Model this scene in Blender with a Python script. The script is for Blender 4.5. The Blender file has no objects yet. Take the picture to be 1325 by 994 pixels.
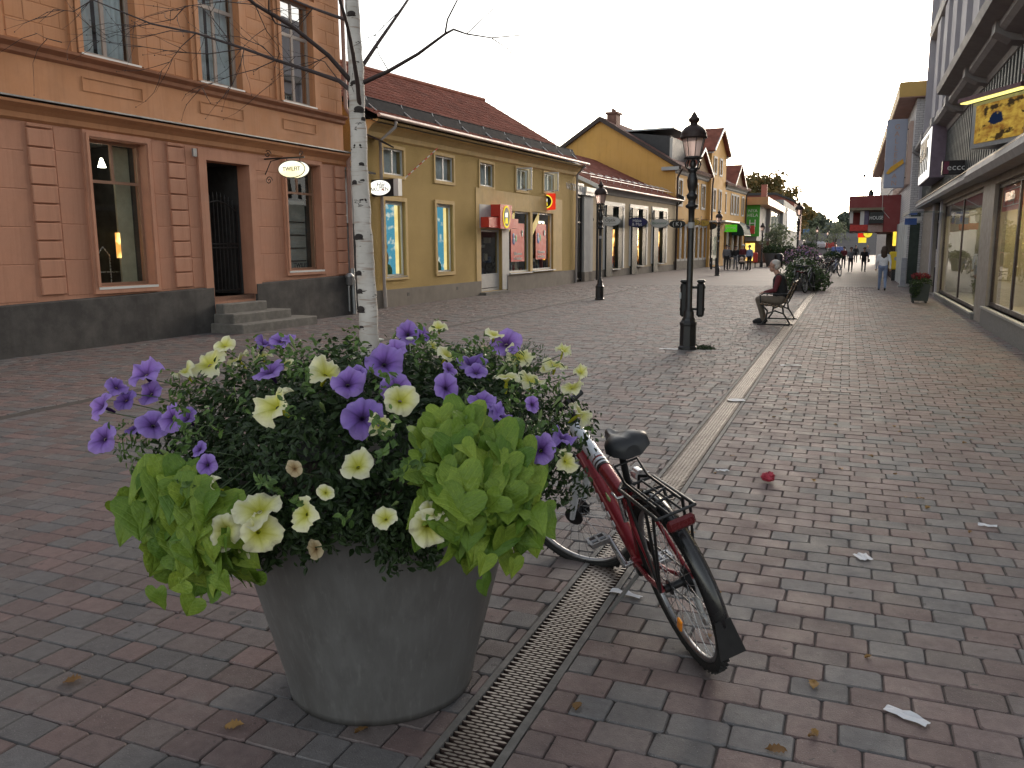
import bpy, math, random
import numpy as np
from mathutils import Vector, Matrix, Quaternion
random.seed(11); rng = np.random.default_rng(5)
sc = bpy.context.scene
COL = sc.collection
R = math.radians
PI = math.pi

# ------------------------------------------------------------------ camera
PITCH, YAW, ROLL = R(9.38), R(21.93), R(0.35)
cam_d = bpy.data.cameras.new("camera"); cam = bpy.data.objects.new("camera", cam_d); COL.objects.link(cam)
cam_d.sensor_width = 36.0; cam_d.lens = 36.0 * 1072 / 1325
cam_d.clip_start = 0.05; cam_d.clip_end = 3000
fw = Vector((-math.sin(YAW) * math.cos(PITCH), math.cos(YAW) * math.cos(PITCH), -math.sin(PITCH)))
rt = Vector((math.cos(YAW), math.sin(YAW), 0)); up = rt.cross(fw)
rt2 = rt * math.cos(ROLL) - up * math.sin(ROLL); up2 = up * math.cos(ROLL) + rt * math.sin(ROLL)
cam.matrix_world = Matrix(((rt2.x, up2.x, -fw.x, 0), (rt2.y, up2.y, -fw.y, 0), (rt2.z, up2.z, -fw.z, 1.65), (0, 0, 0, 1)))
sc.camera = cam
# ------------------------------------------------------------------ sky and sun (sun is low ahead, slightly right of the street)
SUN_EL, SUN_AZ = R(16.0), R(10.0)       # azimuth clockwise from +Y
world = bpy.data.worlds.new("World"); sc.world = world; world.use_nodes = True
wn = world.node_tree; wn.nodes.clear()
wo = wn.nodes.new("ShaderNodeOutputWorld"); wb = wn.nodes.new("ShaderNodeBackground")
sky = wn.nodes.new("ShaderNodeTexSky"); sky.sky_type = 'NISHITA'; sky.sun_disc = False
sky.sun_elevation = SUN_EL; sky.sun_rotation = SUN_AZ
sky.air_density = 1.0; sky.dust_density = 1.5; sky.ozone_density = 0.6; sky.altitude = 50
hs = wn.nodes.new("ShaderNodeHueSaturation"); hs.inputs['Saturation'].default_value = 0.45
wm = wn.nodes.new('ShaderNodeMix'); wm.data_type = 'RGBA'; wm.blend_type = 'MULTIPLY'; wm.inputs[0].default_value = 1.0; wm.inputs[7].default_value = (1.05, 1.0, .93, 1)   # the camera's warm white balance
wn.links.new(sky.outputs[0], hs.inputs['Color']); wn.links.new(hs.outputs[0], wm.inputs[6]); wn.links.new(wm.outputs[2], wb.inputs[0]); wn.links.new(wb.outputs[0], wo.inputs[0])
wb.inputs[1].default_value = 0.15
sd = bpy.data.lights.new("sun", 'SUN'); sd.energy = 0.6; sd.angle = R(14); sd.color = (1.0, 0.86, 0.72)
so = bpy.data.objects.new("sun", sd); COL.objects.link(so)
sdir = Vector((math.sin(SUN_AZ) * math.cos(SUN_EL), math.cos(SUN_AZ) * math.cos(SUN_EL), math.sin(SUN_EL)))
so.rotation_euler = sdir.to_track_quat('Z', 'Y').to_euler(); so.location = (0, 0, 40)
sc.view_settings.view_transform = 'Standard'; sc.view_settings.look = 'None'
sc.view_settings.exposure = 1.28; sc.view_settings.gamma = 1.0
sc.render.engine = 'CYCLES'; sc.cycles.max_bounces = 6; sc.cycles.transparent_max_bounces = 12
sc.cycles.sample_clamp_indirect = 6.0
try:
    sc.cycles.use_denoising = True; sc.cycles.denoiser = 'OPENIMAGEDENOISE'
except Exception: pass

# ------------------------------------------------------------------ helpers
def tag(o, label=None, cat=None, group=None, kind=None):
    if label: o['label'] = label
    if cat: o['category'] = cat
    if group: o['group'] = group
    if kind: o['kind'] = kind
    return o
def thing(name, label, cat, loc=(0, 0, 0), rz=0.0, group=None):
    o = bpy.data.objects.new(name, None); COL.objects.link(o); o.empty_display_size = .1
    o.location = loc; o.rotation_euler = (0, 0, rz)
    return tag(o, label, cat, group)
def inst(name, me, parent=None, loc=None, rot=None, scale=None, kind=None):
    o = bpy.data.objects.new(name, me); COL.objects.link(o)
    if parent: o.parent = parent
    if loc is not None: o.location = loc
    if rot is not None:
        if isinstance(rot, Quaternion): o.rotation_mode = 'QUATERNION'; o.rotation_quaternion = rot
        else: o.rotation_euler = rot
    if scale is not None: o.scale = (scale,) * 3 if isinstance(scale, (int, float)) else scale
    if kind: o['kind'] = kind
    return o
KIDS = {}
def copy_tree(o, parent=None, deep=0):
    c = o.copy(); COL.objects.link(c)
    if parent: c.parent = parent
    for ch in list(o.children): copy_tree(ch, c, deep + 1)
    return c

class MB:
    def __init__(s): s.v = []; s.f = []; s.mi = []; s.m = 0; s.sm = []; s.smooth = False
    def add(s, vs, fs, smooth=None):
        n = len(s.v); s.v.extend([tuple(p) for p in vs])
        for f in fs:
            s.f.append(tuple(i + n for i in f)); s.mi.append(s.m); s.sm.append(s.smooth if smooth is None else smooth)
        return s
    def quad(s, a, b, c, d): return s.add([a, b, c, d], [(0, 1, 2, 3)])
    def box(s, x0, x1, y0, y1, z0, z1):
        return s.add([(x0, y0, z0), (x1, y0, z0), (x1, y1, z0), (x0, y1, z0), (x0, y0, z1), (x1, y0, z1), (x1, y1, z1), (x0, y1, z1)],
                     [(0, 3, 2, 1), (4, 5, 6, 7), (0, 1, 5, 4), (1, 2, 6, 5), (2, 3, 7, 6), (3, 0, 4, 7)])
    def cbox(s, c, d, M=None, bev=0.0):
        hx, hy, hz = d[0] / 2, d[1] / 2, d[2] / 2
        if bev > 0:
            b = min(bev, hx * .9, hy * .9, hz * .9); vs = []; fs = []
            for sx in (-1, 1):
                for sy in (-1, 1):
                    for sz in (-1, 1):
                        vs += [(sx * hx, sy * (hy - b), sz * (hz - b)), (sx * (hx - b), sy * hy, sz * (hz - b)), (sx * (hx - b), sy * (hy - b), sz * hz)]
            ix = lambda sx, sy, sz, k: (((sx > 0) * 2 + (sy > 0)) * 2 + (sz > 0)) * 3 + k
            for sg in (-1, 1):
                q = [ix(sg, -1, -1, 0), ix(sg, 1, -1, 0), ix(sg, 1, 1, 0), ix(sg, -1, 1, 0)]; fs.append(q if sg > 0 else q[::-1])
                q = [ix(-1, sg, -1, 1), ix(1, sg, -1, 1), ix(1, sg, 1, 1), ix(-1, sg, 1, 1)]; fs.append(q[::-1] if sg > 0 else q)
                q = [ix(-1, -1, sg, 2), ix(1, -1, sg, 2), ix(1, 1, sg, 2), ix(-1, 1, sg, 2)]; fs.append(q if sg > 0 else q[::-1])
            for a in (-1, 1):
                for c2 in (-1, 1):
                    fs.append([ix(a, c2, -1, 0), ix(a, c2, 1, 0), ix(a, c2, 1, 1), ix(a, c2, -1, 1)])
                    fs.append([ix(a, -1, c2, 0), ix(a, 1, c2, 0), ix(a, 1, c2, 2), ix(a, -1, c2, 2)])
                    fs.append([ix(-1, a, c2, 1), ix(1, a, c2, 1), ix(1, a, c2, 2), ix(-1, a, c2, 2)])
            for sx in (-1, 1):
                for sy in (-1, 1):
                    for sz in (-1, 1): fs.append([ix(sx, sy, sz, 0), ix(sx, sy, sz, 1), ix(sx, sy, sz, 2)])
        else:
            vs = [(-hx, -hy, -hz), (hx, -hy, -hz), (hx, hy, -hz), (-hx, hy, -hz), (-hx, -hy, hz), (hx, -hy, hz), (hx, hy, hz), (-hx, hy, hz)]
            fs = [(0, 3, 2, 1), (4, 5, 6, 7), (0, 1, 5, 4), (1, 2, 6, 5), (2, 3, 7, 6), (3, 0, 4, 7)]
        T = Matrix.Translation(c) @ (M.to_4x4() if M else Matrix())
        return s.add([T @ Vector(v) for v in vs], fs)
    def tube(s, pts, r, n=8, cap=True, closed=False, smooth=True):
        pts = [Vector(p) for p in pts]; N = len(pts)
        rs = r if isinstance(r, (list, tuple)) else [r] * N
        ref = None; rings = []
        for i, p in enumerate(pts):
            if closed: t = pts[(i + 1) % N] - pts[i - 1]
            else: t = pts[min(i + 1, N - 1)] - pts[max(i - 1, 0)]
            t = t.normalized() if t.length > 1e-9 else Vector((0, 0, 1))
            if ref is None: ref = Vector((0, 0, 1)) if abs(t.z) < .9 else Vector((1, 0, 0))
            u = (ref - t * ref.dot(t)).normalized(); w = t.cross(u); ref = u
            rings.append([p + (u * math.cos(2 * PI * k / n) + w * math.sin(2 * PI * k / n)) * rs[i] for k in range(n)])
        vs = [q for rg in rings for q in rg]; fs = []
        for i in range(N if closed else N - 1):
            j = (i + 1) % N
            for k in range(n): fs.append((i * n + k, i * n + (k + 1) % n, j * n + (k + 1) % n, j * n + k))
        s.add(vs, fs, smooth)
        if cap and not closed:
            s.add(rings[0], [tuple(range(n))[::-1]]); s.add(rings[-1], [tuple(range(n))])
        return s
    def lathe(s, prof, n=16, c=(0, 0, 0), smooth=True, cap=True, phase=0.0):
        vs = []; fs = []
        for r, z in prof:
            for k in range(n):
                a = 2 * PI * k / n + phase; vs.append((c[0] + r * math.cos(a), c[1] + r * math.sin(a), c[2] + z))
        for i in range(len(prof) - 1):
            for k in range(n): fs.append((i * n + k, i * n + (k + 1) % n, (i + 1) * n + (k + 1) % n, (i + 1) * n + k))
        s.add(vs, fs, smooth)
        if cap:
            s.add(vs[:n], [tuple(range(n))[::-1]]); s.add(vs[-n:], [tuple(range(n))])
        return s
    def prism(s, poly, a, b, ax='y'):
        """polygon in the two other axes, extruded along ax from a to b"""
        n = len(poly)
        mk = {'y': lambda p, t: (p[0], t, p[1]), 'x': lambda p, t: (t, p[0], p[1]), 'z': lambda p, t: (p[0], p[1], t)}[ax]
        vs = [mk(p, a) for p in poly] + [mk(p, b) for p in poly]
        fs = [tuple(range(n))[::-1], tuple(range(n, 2 * n))] + [(i, (i + 1) % n, n + (i + 1) % n, n + i) for i in range(n)]
        return s.add(vs, fs)
    def ball(s, c, r, n=12, m=8, sc=(1, 1, 1), M=None):
        vs = []; fs = []
        for i in range(m + 1):
            th = PI * i / m
            for k in range(n):
                ph = 2 * PI * k / n
                v = Vector((r * sc[0] * math.sin(th) * math.cos(ph), r * sc[1] * math.sin(th) * math.sin(ph), r * sc[2] * math.cos(th)))
                if M: v = M @ v
                vs.append(Vector(c) + v)
        for i in range(m):
            for k in range(n): fs.append((i * n + k, (i + 1) * n + k, (i + 1) * n + (k + 1) % n, i * n + (k + 1) % n))
        return s.add(vs, fs, True)
    def wall(s, x0, x1, z0, z1, holes=(), y=0.0, depth=.15, bottom=False):
        xs = sorted({x0, x1, *[h[0] for h in holes], *[h[1] for h in holes]}); zs = sorted({z0, z1, *[h[2] for h in holes], *[h[3] for h in holes]})
        xs = [x for x in xs if x0 <= x <= x1]; zs = [z for z in zs if z0 <= z <= z1]
        for i in range(len(xs) - 1):
            for j in range(len(zs) - 1):
                cx, cz = (xs[i] + xs[i + 1]) / 2, (zs[j] + zs[j + 1]) / 2
                if any(h[0] < cx < h[1] and h[2] < cz < h[3] for h in holes): continue
                s.quad((xs[i], y, zs[j]), (xs[i + 1], y, zs[j]), (xs[i + 1], y, zs[j + 1]), (xs[i], y, zs[j + 1]))
        for a, b, c, d in holes:
            e = y + depth
            s.quad((a, y, c), (a, y, d), (a, e, d), (a, e, c)); s.quad((b, y, c), (b, e, c), (b, e, d), (b, y, d))
            s.quad((a, y, d), (b, y, d), (b, e, d), (a, e, d)); s.quad((a, y, c), (a, e, c), (b, e, c), (b, y, c))
        return s
    def mesh(s, name, mats):
        me = bpy.data.meshes.new(name); me.from_pydata(s.v, [], s.f)
        for m in (mats if isinstance(mats, (list, tuple)) else [mats]): me.materials.append(m)
        if any(s.mi): me.polygons.foreach_set('material_index', s.mi)
        if any(s.sm): me.polygons.foreach_set('use_smooth', s.sm)
        me.update(); return me
    def build(s, name, mats, parent=None, loc=None, rot=None, kind=None, label=None):
        o = inst(name, s.mesh(name, mats), parent, loc, rot, kind=kind)
        if label: o['label'] = label
        return o

def npmesh(name, V, F, mats, attr=None, mi=None, smooth=False):
    """fast mesh: V (n,3), F (m,k) one polygon size; attr (n,4) point colour named tint"""
    me = bpy.data.meshes.new(name); V = np.asarray(V, np.float32); F = np.asarray(F, np.int32); m, k = F.shape
    me.vertices.add(len(V)); me.vertices.foreach_set('co', V.ravel())
    me.loops.add(m * k); me.loops.foreach_set('vertex_index', F.ravel())
    me.polygons.add(m); me.polygons.foreach_set('loop_start', np.arange(0, m * k, k, dtype=np.int32))
    try: me.polygons.foreach_set('loop_total', np.full(m, k, np.int32))
    except Exception: pass
    for q in (mats if isinstance(mats, (list, tuple)) else [mats]): me.materials.append(q)
    if mi is not None: me.polygons.foreach_set('material_index', np.asarray(mi, np.int32))
    me.polygons.foreach_set('use_smooth', np.full(m, bool(smooth)))
    if attr is not None:
        a = me.attributes.new('tint', 'FLOAT_COLOR', 'POINT'); a.data.foreach_set('color', np.asarray(attr, np.float32).ravel())
    me.update(calc_edges=True); me.validate(); return me

# ------------------------------------------------------------------ materials
class NT:
    def __init__(s, name):
        s.mat = bpy.data.materials.new(name); s.mat.use_nodes = True; s.t = s.mat.node_tree; s.t.nodes.clear()
        s.out = s.n('ShaderNodeOutputMaterial')
    def n(s, typ, **kw):
        nd = s.t.nodes.new(typ)
        for k, v in kw.items():
            if hasattr(nd, k): setattr(nd, k, v)
            else: s.set(nd.inputs[k.replace('_', ' ')], v)
        return nd
    def set(s, inp, v):
        if isinstance(v, bpy.types.NodeSocket): s.t.links.new(v, inp)
        else:
            if isinstance(v, (tuple, list)) and len(v) == 3 and inp.type == 'RGBA': v = (*v, 1)
            inp.default_value = v
    def mix(s, f, a, b, mode='MIX'):
        m = s.t.nodes.new('ShaderNodeMix'); m.data_type = 'RGBA'; m.blend_type = mode
        s.set(m.inputs[0], f); s.set(m.inputs[6], a); s.set(m.inputs[7], b); return m.outputs[2]
    def coord(s, kind='Object', scale=(1, 1, 1)):
        c = s.n('ShaderNodeTexCoord'); m = s.n('ShaderNodeMapping'); s.t.links.new(c.outputs[kind], m.inputs[0]); m.inputs['Scale'].default_value = scale
        return m.outputs[0]
    def noise(s, vec, scale, detail=4, rough=.6, lo=None, hi=None):
        n = s.n('ShaderNodeTexNoise'); n.inputs['Scale'].default_value = scale; n.inputs['Detail'].default_value = detail; n.inputs['Roughness'].default_value = rough
        if vec is not None: s.t.links.new(vec, n.inputs['Vector'])
        if lo is None: return n.outputs[0]
        return s.ramp(n.outputs[0], lo, hi)
    def ramp(s, v, lo, hi, a=0.0, b=1.0):
        m = s.n('ShaderNodeMapRange'); s.set(m.inputs[0], v); m.inputs[1].default_value = lo; m.inputs[2].default_value = hi; m.inputs[3].default_value = a; m.inputs[4].default_value = b
        return m.outputs[0]
    def math(s, op, a, b=0.0):
        m = s.n('ShaderNodeMath'); m.operation = op; s.set(m.inputs[0], a); s.set(m.inputs[1], b); return m.outputs[0]
    def bump(s, h, strength=.3, dist=.01):
        b = s.n('ShaderNodeBump'); b.inputs['Strength'].default_value = strength; b.inputs['Distance'].default_value = dist; s.t.links.new(h, b.inputs['Height']); return b.outputs[0]
    def principled(s, col, rough=.6, metal=0.0, normal=None, spec=.5, **kw):
        p = s.n('ShaderNodeBsdfPrincipled'); s.set(p.inputs['Base Color'], col); s.set(p.inputs['Roughness'], rough); s.set(p.inputs['Metallic'], metal)
        s.set(p.inputs['Specular IOR Level'], spec)
        if normal is not None: s.t.links.new(normal, p.inputs['Normal'])
        for k, v in kw.items(): s.set(p.inputs[k.replace('_', ' ')], v)
        s.t.links.new(p.outputs[0], s.out.inputs[0]); return p
def dk(c, k): return tuple(max(0, x * k) for x in c)
MATS = {}
def M(name, col, rough=.65, metal=0.0, var=.25, scale=6.0, bump=.15, bscale=60.0, bdist=.004, spec=.4, dirt=None, dirt_amt=0.0, dscale=1.3, objrand=0.0, streak=0.0, stretch=(1, 1, 1), **kw):
    """painted / plastered / metal surface: two octaves of colour variation, fine relief, optional stains of another colour"""
    if name in MATS: return MATS[name]
    t = NT(name); v = t.coord('Object', stretch)
    c = t.mix(t.noise(v, scale, 5, .65, .3, .7), dk(col, 1 - var), dk(col, 1 + var * .6))
    if dirt: c = t.mix(t.math('MULTIPLY', t.noise(v, dscale, 6, .7, .45, .75), dirt_amt), c, dirt)
    if streak:   # rain streaks and patched paint
        c = t.mix(t.math('MULTIPLY', t.noise(t.coord('Object', (5, 5, .22)), 1.6, 5, .7, .50, .76), streak), c, t.mix(1.0, c, (.66, .62, .60), 'MULTIPLY')); c = t.mix(t.math('MULTIPLY', t.noise(v, 1.1, 2, .4, .58, .60), streak * .5), c, t.mix(1.0, c, (1.14, 1.12, 1.1), 'MULTIPLY'))
    if objrand:
        oi = t.n('ShaderNodeObjectInfo'); c = t.mix(1.0, c, t.mix(oi.outputs['Random'], dk((1, 1, 1), 1 - objrand), dk((1, 1, 1), 1 + objrand)), 'MULTIPLY')
    nb = t.bump(t.noise(v, bscale, 3, .6), bump, bdist) if bump else None
    rg = t.ramp(t.noise(v, scale * 2.3, 3), .3, .7, max(.02, rough - .1), min(1, rough + .12))
    t.principled(c, rg, metal, nb, spec, **kw)
    MATS[name] = t.mat; return t.mat
def emit(name, col, strength, col2=None, scale=6.0, lo=.4, hi=.6):
    if name in MATS: return MATS[name]
    t = NT(name); e = t.n('ShaderNodeEmission'); e.inputs[1].default_value = strength
    c = t.mix(t.noise(t.coord(), scale, 3, .5, lo, hi), col2 or col, col)
    t.t.links.new(c, e.inputs[0]); t.t.links.new(e.outputs[0], t.out.inputs[0]); MATS[name] = t.mat; return t.mat
def glass(name, tint=(.93, .96, .95), ior=1.5, gl=1.0, rough=.01, wav=.0):
    if name in MATS: return MATS[name]
    t = NT(name); tr = t.n('ShaderNodeBsdfTransparent'); tr.inputs[0].default_value = (*tint, 1)
    g = t.n('ShaderNodeBsdfGlossy'); g.inputs['Roughness'].default_value = rough; g.inputs[0].default_value = (gl, gl, gl, 1)
    fr = t.n('ShaderNodeFresnel'); fr.inputs[0].default_value = ior
    if wav:
        b = t.bump(t.noise(t.coord(), 2.2, 2), wav, .02); t.t.links.new(b, g.inputs['Normal'])
    fac = t.math('MULTIPLY', fr.outputs[0], t.math('SUBTRACT', 1.0, t.n('ShaderNodeNewGeometry').outputs['Backfacing']))   # one reflection per pane: the outer face only
    m = t.n('ShaderNodeMixShader'); t.t.links.new(fac, m.inputs[0]); t.t.links.new(tr.outputs[0], m.inputs[1]); t.t.links.new(g.outputs[0], m.inputs[2])
    t.t.links.new(m.outputs[0], t.out.inputs[0]); MATS[name] = t.mat; return t.mat
def tint_mat(name, rough=.75, bump=.3, bscale=120, spots=True, spec=.35, scale=1.0):
    t = NT(name); a = t.n('ShaderNodeAttribute'); a.attribute_name = 'tint'; g = t.n('ShaderNodeNewGeometry')
    v = g.outputs['Position']
    c = t.mix(t.noise(v, 22, 5, .7, .25, .75), t.mix(1.0, a.outputs[0], (.72, .72, .72), 'MULTIPLY'), t.mix(1.0, a.outputs[0], (1.2, 1.2, 1.2), 'MULTIPLY'))
    c = t.mix(t.math('MULTIPLY', t.noise(v, .8, 5, .65, .42, .7), .42), c, (.085, .075, .072))
    c = t.mix(t.math('MULTIPLY', t.noise(v, 16, 2, .4, .70, .73), .6), c, (.05, .046, .045)); c = t.mix(t.math('MULTIPLY', t.noise(v, 3.1, 4, .6, .60, .75), .4), c, (.20, .185, .175))
    if spots: c = t.mix(t.noise(v, 210, 2, .5, .67, .74), c, (.30, .28, .27))
    nb = t.bump(t.noise(v, bscale, 4, .65), bump, .006)
    t.principled(c, t.ramp(t.noise(v, 5, 3), .3, .7, rough - .12, rough + .1), 0, nb, spec); return t.mat

black_iron = M('black_iron', (.012, .012, .013), .42, 0, .3, 12, .15, 80, spec=.5)
dark_metal = M('dark_metal', (.03, .03, .032), .4, .6, .3, 14)
steel = M('steel', (.55, .55, .56), .28, 1.0, .2, 20, .05)
zinc = M('zinc', (.32, .33, .34), .45, .7, .25, 5, .1, dirt=(.2, .2, .2), dirt_amt=.5)
white_paint = M('white_paint', (.62, .62, .60), .45, 0, .12, 5, .08, dirt=(.35, .33, .3), dirt_amt=.35, dscale=2.5)
grey_paint = M('grey_paint', (.33, .33, .33), .5, 0, .15, 5, .1)
pane_glass = glass('pane_glass')
pane_sky = glass('pane_bright', ior=4.5, wav=.02)
shop_glass = glass('shop_glass', ior=1.45, wav=.02)
far_glass = glass('far_shop_glass', ior=1.3)
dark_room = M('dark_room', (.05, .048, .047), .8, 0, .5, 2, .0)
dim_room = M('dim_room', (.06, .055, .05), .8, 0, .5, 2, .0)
curtain_m = M('curtain_cloth', (.56, .60, .64), .8, 0, .25, 3, .1)
FONTS = {}
def font(name, txt, size, mat, parent=None, loc=(0, 0, 0), rot=(PI / 2, 0, 0), ext=.004, sx=1.0, align='CENTER', shear=0.0):
    key = (txt, size, mat.name, ext, align, shear)
    if key not in FONTS:
        cu = bpy.data.curves.new(name, 'FONT'); cu.body = txt; cu.size = size; cu.extrude = ext; cu.align_x = align; cu.align_y = 'CENTER'
        cu.resolution_u = 2; cu.shear = shear; cu.materials.append(mat)
        tmp = bpy.data.objects.new('tmp', cu); me = bpy.data.meshes.new_from_object(tmp); me.name = name
        bpy.data.objects.remove(tmp); bpy.data.curves.remove(cu); FONTS[key] = me
    o = inst(name, FONTS[key], parent, loc, rot)
    if sx != 1.0: o.scale = (sx, 1, 1)
    return o
def fold_curtain(x0, x1, z0, z1, y, amp=.025, wl=.11):
    n = max(4, int((x1 - x0) / wl * 4)); b = MB()
    vs = []; 
    for i in range(n + 1):
        x = x0 + (x1 - x0) * i / n; yy = y + amp * math.sin(2 * PI * (x - x0) / wl) + amp * .4 * math.sin(9 * x)
        vs += [(x, yy, z0), (x, yy, z1)]
    b.add(vs, [(2 * i, 2 * i + 2, 2 * i + 3, 2 * i + 1) for i in range(n)], True); return b
def window(parent, x0, x1, z0, z1, y, fm, fw=.06, mull=(), trans=(), gm=None, sill=None, dp=.05, mw=.05, name='window', sillm=None, tilt=0.0, halfmull=None):
    """frame as the part, each pane and the sill as sub-parts"""
    b = MB(); d0, d1 = y - dp / 2, y + dp / 2
    b.box(x0, x0 + fw, d0, d1, z0, z1); b.box(x1 - fw, x1, d0, d1, z0, z1)
    b.box(x0 + fw, x1 - fw, d0 + .001, d1 - .001, z0, z0 + fw); b.box(x0 + fw, x1 - fw, d0 + .001, d1 - .001, z1 - fw, z1)
    zs = [z0 + fw] + [z0 + (z1 - z0) * t for t in trans] + [z1 - fw]
    for t in trans:
        zc = z0 + (z1 - z0) * t; b.box(x0 + fw, x1 - fw, d0 + .002, d1 - .002, zc - mw / 2, zc + mw / 2)
    xs = [x0 + fw] + [x0 + (x1 - x0) * t for t in mull] + [x1 - fw]
    zlo = z0 + fw if halfmull is None else z0 + (z1 - z0) * halfmull
    for t in mull:
        xc = x0 + (x1 - x0) * t; b.box(xc - mw / 2, xc + mw / 2, d0 + .004, d1 - .004, zlo, z1 - fw)
    w = b.build(name, fm, parent)
    for j in range(len(zs) - 1):
        cols = xs if (halfmull is None or zs[j + 1] > zlo + .01) else [xs[0], xs[-1]]
        for i in range(len(cols) - 1):
            p = MB(); e = .5 * (cols[i + 1] - cols[i]) * tilt
            p.box(cols[i], cols[i + 1], y - .004, y + .004, zs[j], zs[j + 1])
            o = p.build('pane', gm or pane_glass, w)
    if sill is not None:
        sb = MB(); sb.box(x0 - .05, x1 + .05, y - sill, y - dp / 2 - .002, z0 - .05, z0 - .008); sb.build('sill', sillm or fm, w)
    return w
def room(parent, x0, x1, z0, z1, y0, y1, mat, name='interior'):
    b = MB()
    b.quad((x0, y1, z0), (x1, y1, z0), (x1, y1, z1), (x0, y1, z1)); b.quad((x0, y0, z0), (x0, y1, z0), (x0, y1, z1), (x0, y0, z1))
    b.quad((x1, y0, z0), (x1, y0, z1), (x1, y1, z1), (x1, y1, z0)); b.quad((x0, y0, z1), (x0, y1, z1), (x1, y1, z1), (x1, y0, z1))
    b.quad((x0, y0, z0), (x1, y0, z0), (x1, y1, z0), (x0, y1, z0))
    return b.build(name, mat, parent)
def downpipe(name, label, x, y, z0, z1, mat, rz, origin, top=None, r=.05, boot=.5, D=None):
    pass
# ================================================================== GROUND
def proj(p):
    v = Vector(p) - Vector((0, 0, 1.65)); z = v.dot(fw); return (662.5 + 1072 * v.dot(rt2) / z, 497 - 1072 * v.dot(up2) / z, z)
bed_mat = M('joint_sand', (.058, .05, .046), .95, 0, .35, 30, .4, 200)
t = NT('far_paving'); g = t.n('ShaderNodeNewGeometry'); mp = t.n('ShaderNodeMapping'); t.t.links.new(g.outputs['Position'], mp.inputs[0])
bt = t.n('ShaderNodeTexBrick'); t.t.links.new(mp.outputs[0], bt.inputs[0]); bt.inputs['Scale'].default_value = 1.0
bt.inputs['Brick Width'].default_value = .21; bt.inputs['Row Height'].default_value = .142; bt.inputs['Mortar Size'].default_value = .006
bt.inputs['Color1'].default_value = (.152, .106, .101, 1); bt.inputs['Color2'].default_value = (.118, .112, .113, 1); bt.inputs['Mortar'].default_value = (.062, .055, .051, 1)
c = t.mix(t.noise(g.outputs['Position'], .6, 5, .6, .35, .7), t.mix(1.0, bt.outputs[0], (1.0, 1.0, 1.0), 'MULTIPLY'), t.mix(1.0, bt.outputs[0], (.80, .80, .80), 'MULTIPLY'))
t.principled(c, .66, 0, None, .3); far_paving = t.mat
b = MB(); b.quad((-900, -300, -.045), (900, -300, -.045), (900, 1500, -.045), (-900, 1500, -.045))
tag(b.build('ground', M('ground_soil', (.07, .065, .06), .9, 0, .3, .2, .2, 3)), kind='structure')
b = MB(); b.quad((-14, -4, -.009), (-1.205, -4, -.009), (-1.205, 36, -.009), (-14, 36, -.009)); b.quad((-.945, -4, -.009), (3.2, -4, -.009), (3.2, 36, -.009), (-.945, 36, -.009))
pavement = tag(b.build('pavement', bed_mat), kind='structure')
b = MB(); b.quad((-40, 36, -.003), (40, 36, -.003), (40, 150, -.003), (-40, 150, -.003))
tag(b.build('street', far_paving), kind='structure')

paver_mat = tint_mat('paver_concrete', .66, .6, 160, spec=.30)
PAL = np.array([(.155, .108, .102), (.148, .109, .104), (.124, .117, .117), (.112, .108, .110), (.138, .113, .108), (.134, .099, .094)])
PW = {'r': [.30, .25, .17, .1, .12, .06], 'l': [.16, .2, .23, .17, .2, .04]}
P = []   # cx, cy, half x, half y, rgb
def lay(xa, xb, ya, yb, lens, probs, zone, row=.142):
    y = ya; k = 0
    while y < yb:
        x = xa - (rng.random() * .21) if zone == 'l' else xa - .105 * (k % 2) - rng.uniform(0, .018)
        while x < xb:
            L = lens[rng.choice(len(lens), p=probs)]
            a, e = max(x, xa), min(x + L, xb)
            if e - a > .035:
                pc = PAL[rng.choice(6, p=PW[zone])] * rng.uniform(.92, 1.22)
                P.append(((a + e) / 2, y + row / 2, (e - a) / 2 - .0024, row / 2 - .0026, *pc))
            x += L
        y += row; k += 1
lay(-.945, 2.66, .2, 36, (.21, .175, .14), (.97, .02, .01), 'r')
lay(-7.67, -1.205, .2, 36, (.21, .175, .14), (.4, .35, .25), 'l')
lay(-13.2, -7.87, 3.5, 36, (.21, .175, .14), (.5, .3, .2), 'l')
P = np.array(P)
keep = []
for q in P:   # leave out what lies far outside the field of view
    d = np.array([q[0], q[1]]); f2 = np.array([-math.sin(YAW), math.cos(YAW)]); s2 = np.array([math.cos(YAW), math.sin(YAW)])
    keep.append(abs(d @ s2) < (d @ f2) * .9 + 2.0 and not ((q[0] + 1.6) ** 2 + (q[1] - 2.6) ** 2 < .25 ** 2))
P = P[np.array(keep)]
PXY = [proj((q[0], q[1], 0)) for q in P]
vis = np.array([(-20 < a[0] < 1345 and a[1] < 1015 and not (330 < a[0] < 640 and 620 < a[1] < 925) and not (150 < a[0] < 740 and 440 < a[1] < 720)) for a in PXY])
area = np.array([q[2] * q[3] / a[2] ** 3 if v else 0 for q, a, v in zip(P, PXY, vis)])
order = np.argsort(-area); single = order[:300]; rest = np.setdiff1d(np.arange(len(P)), single)
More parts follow.
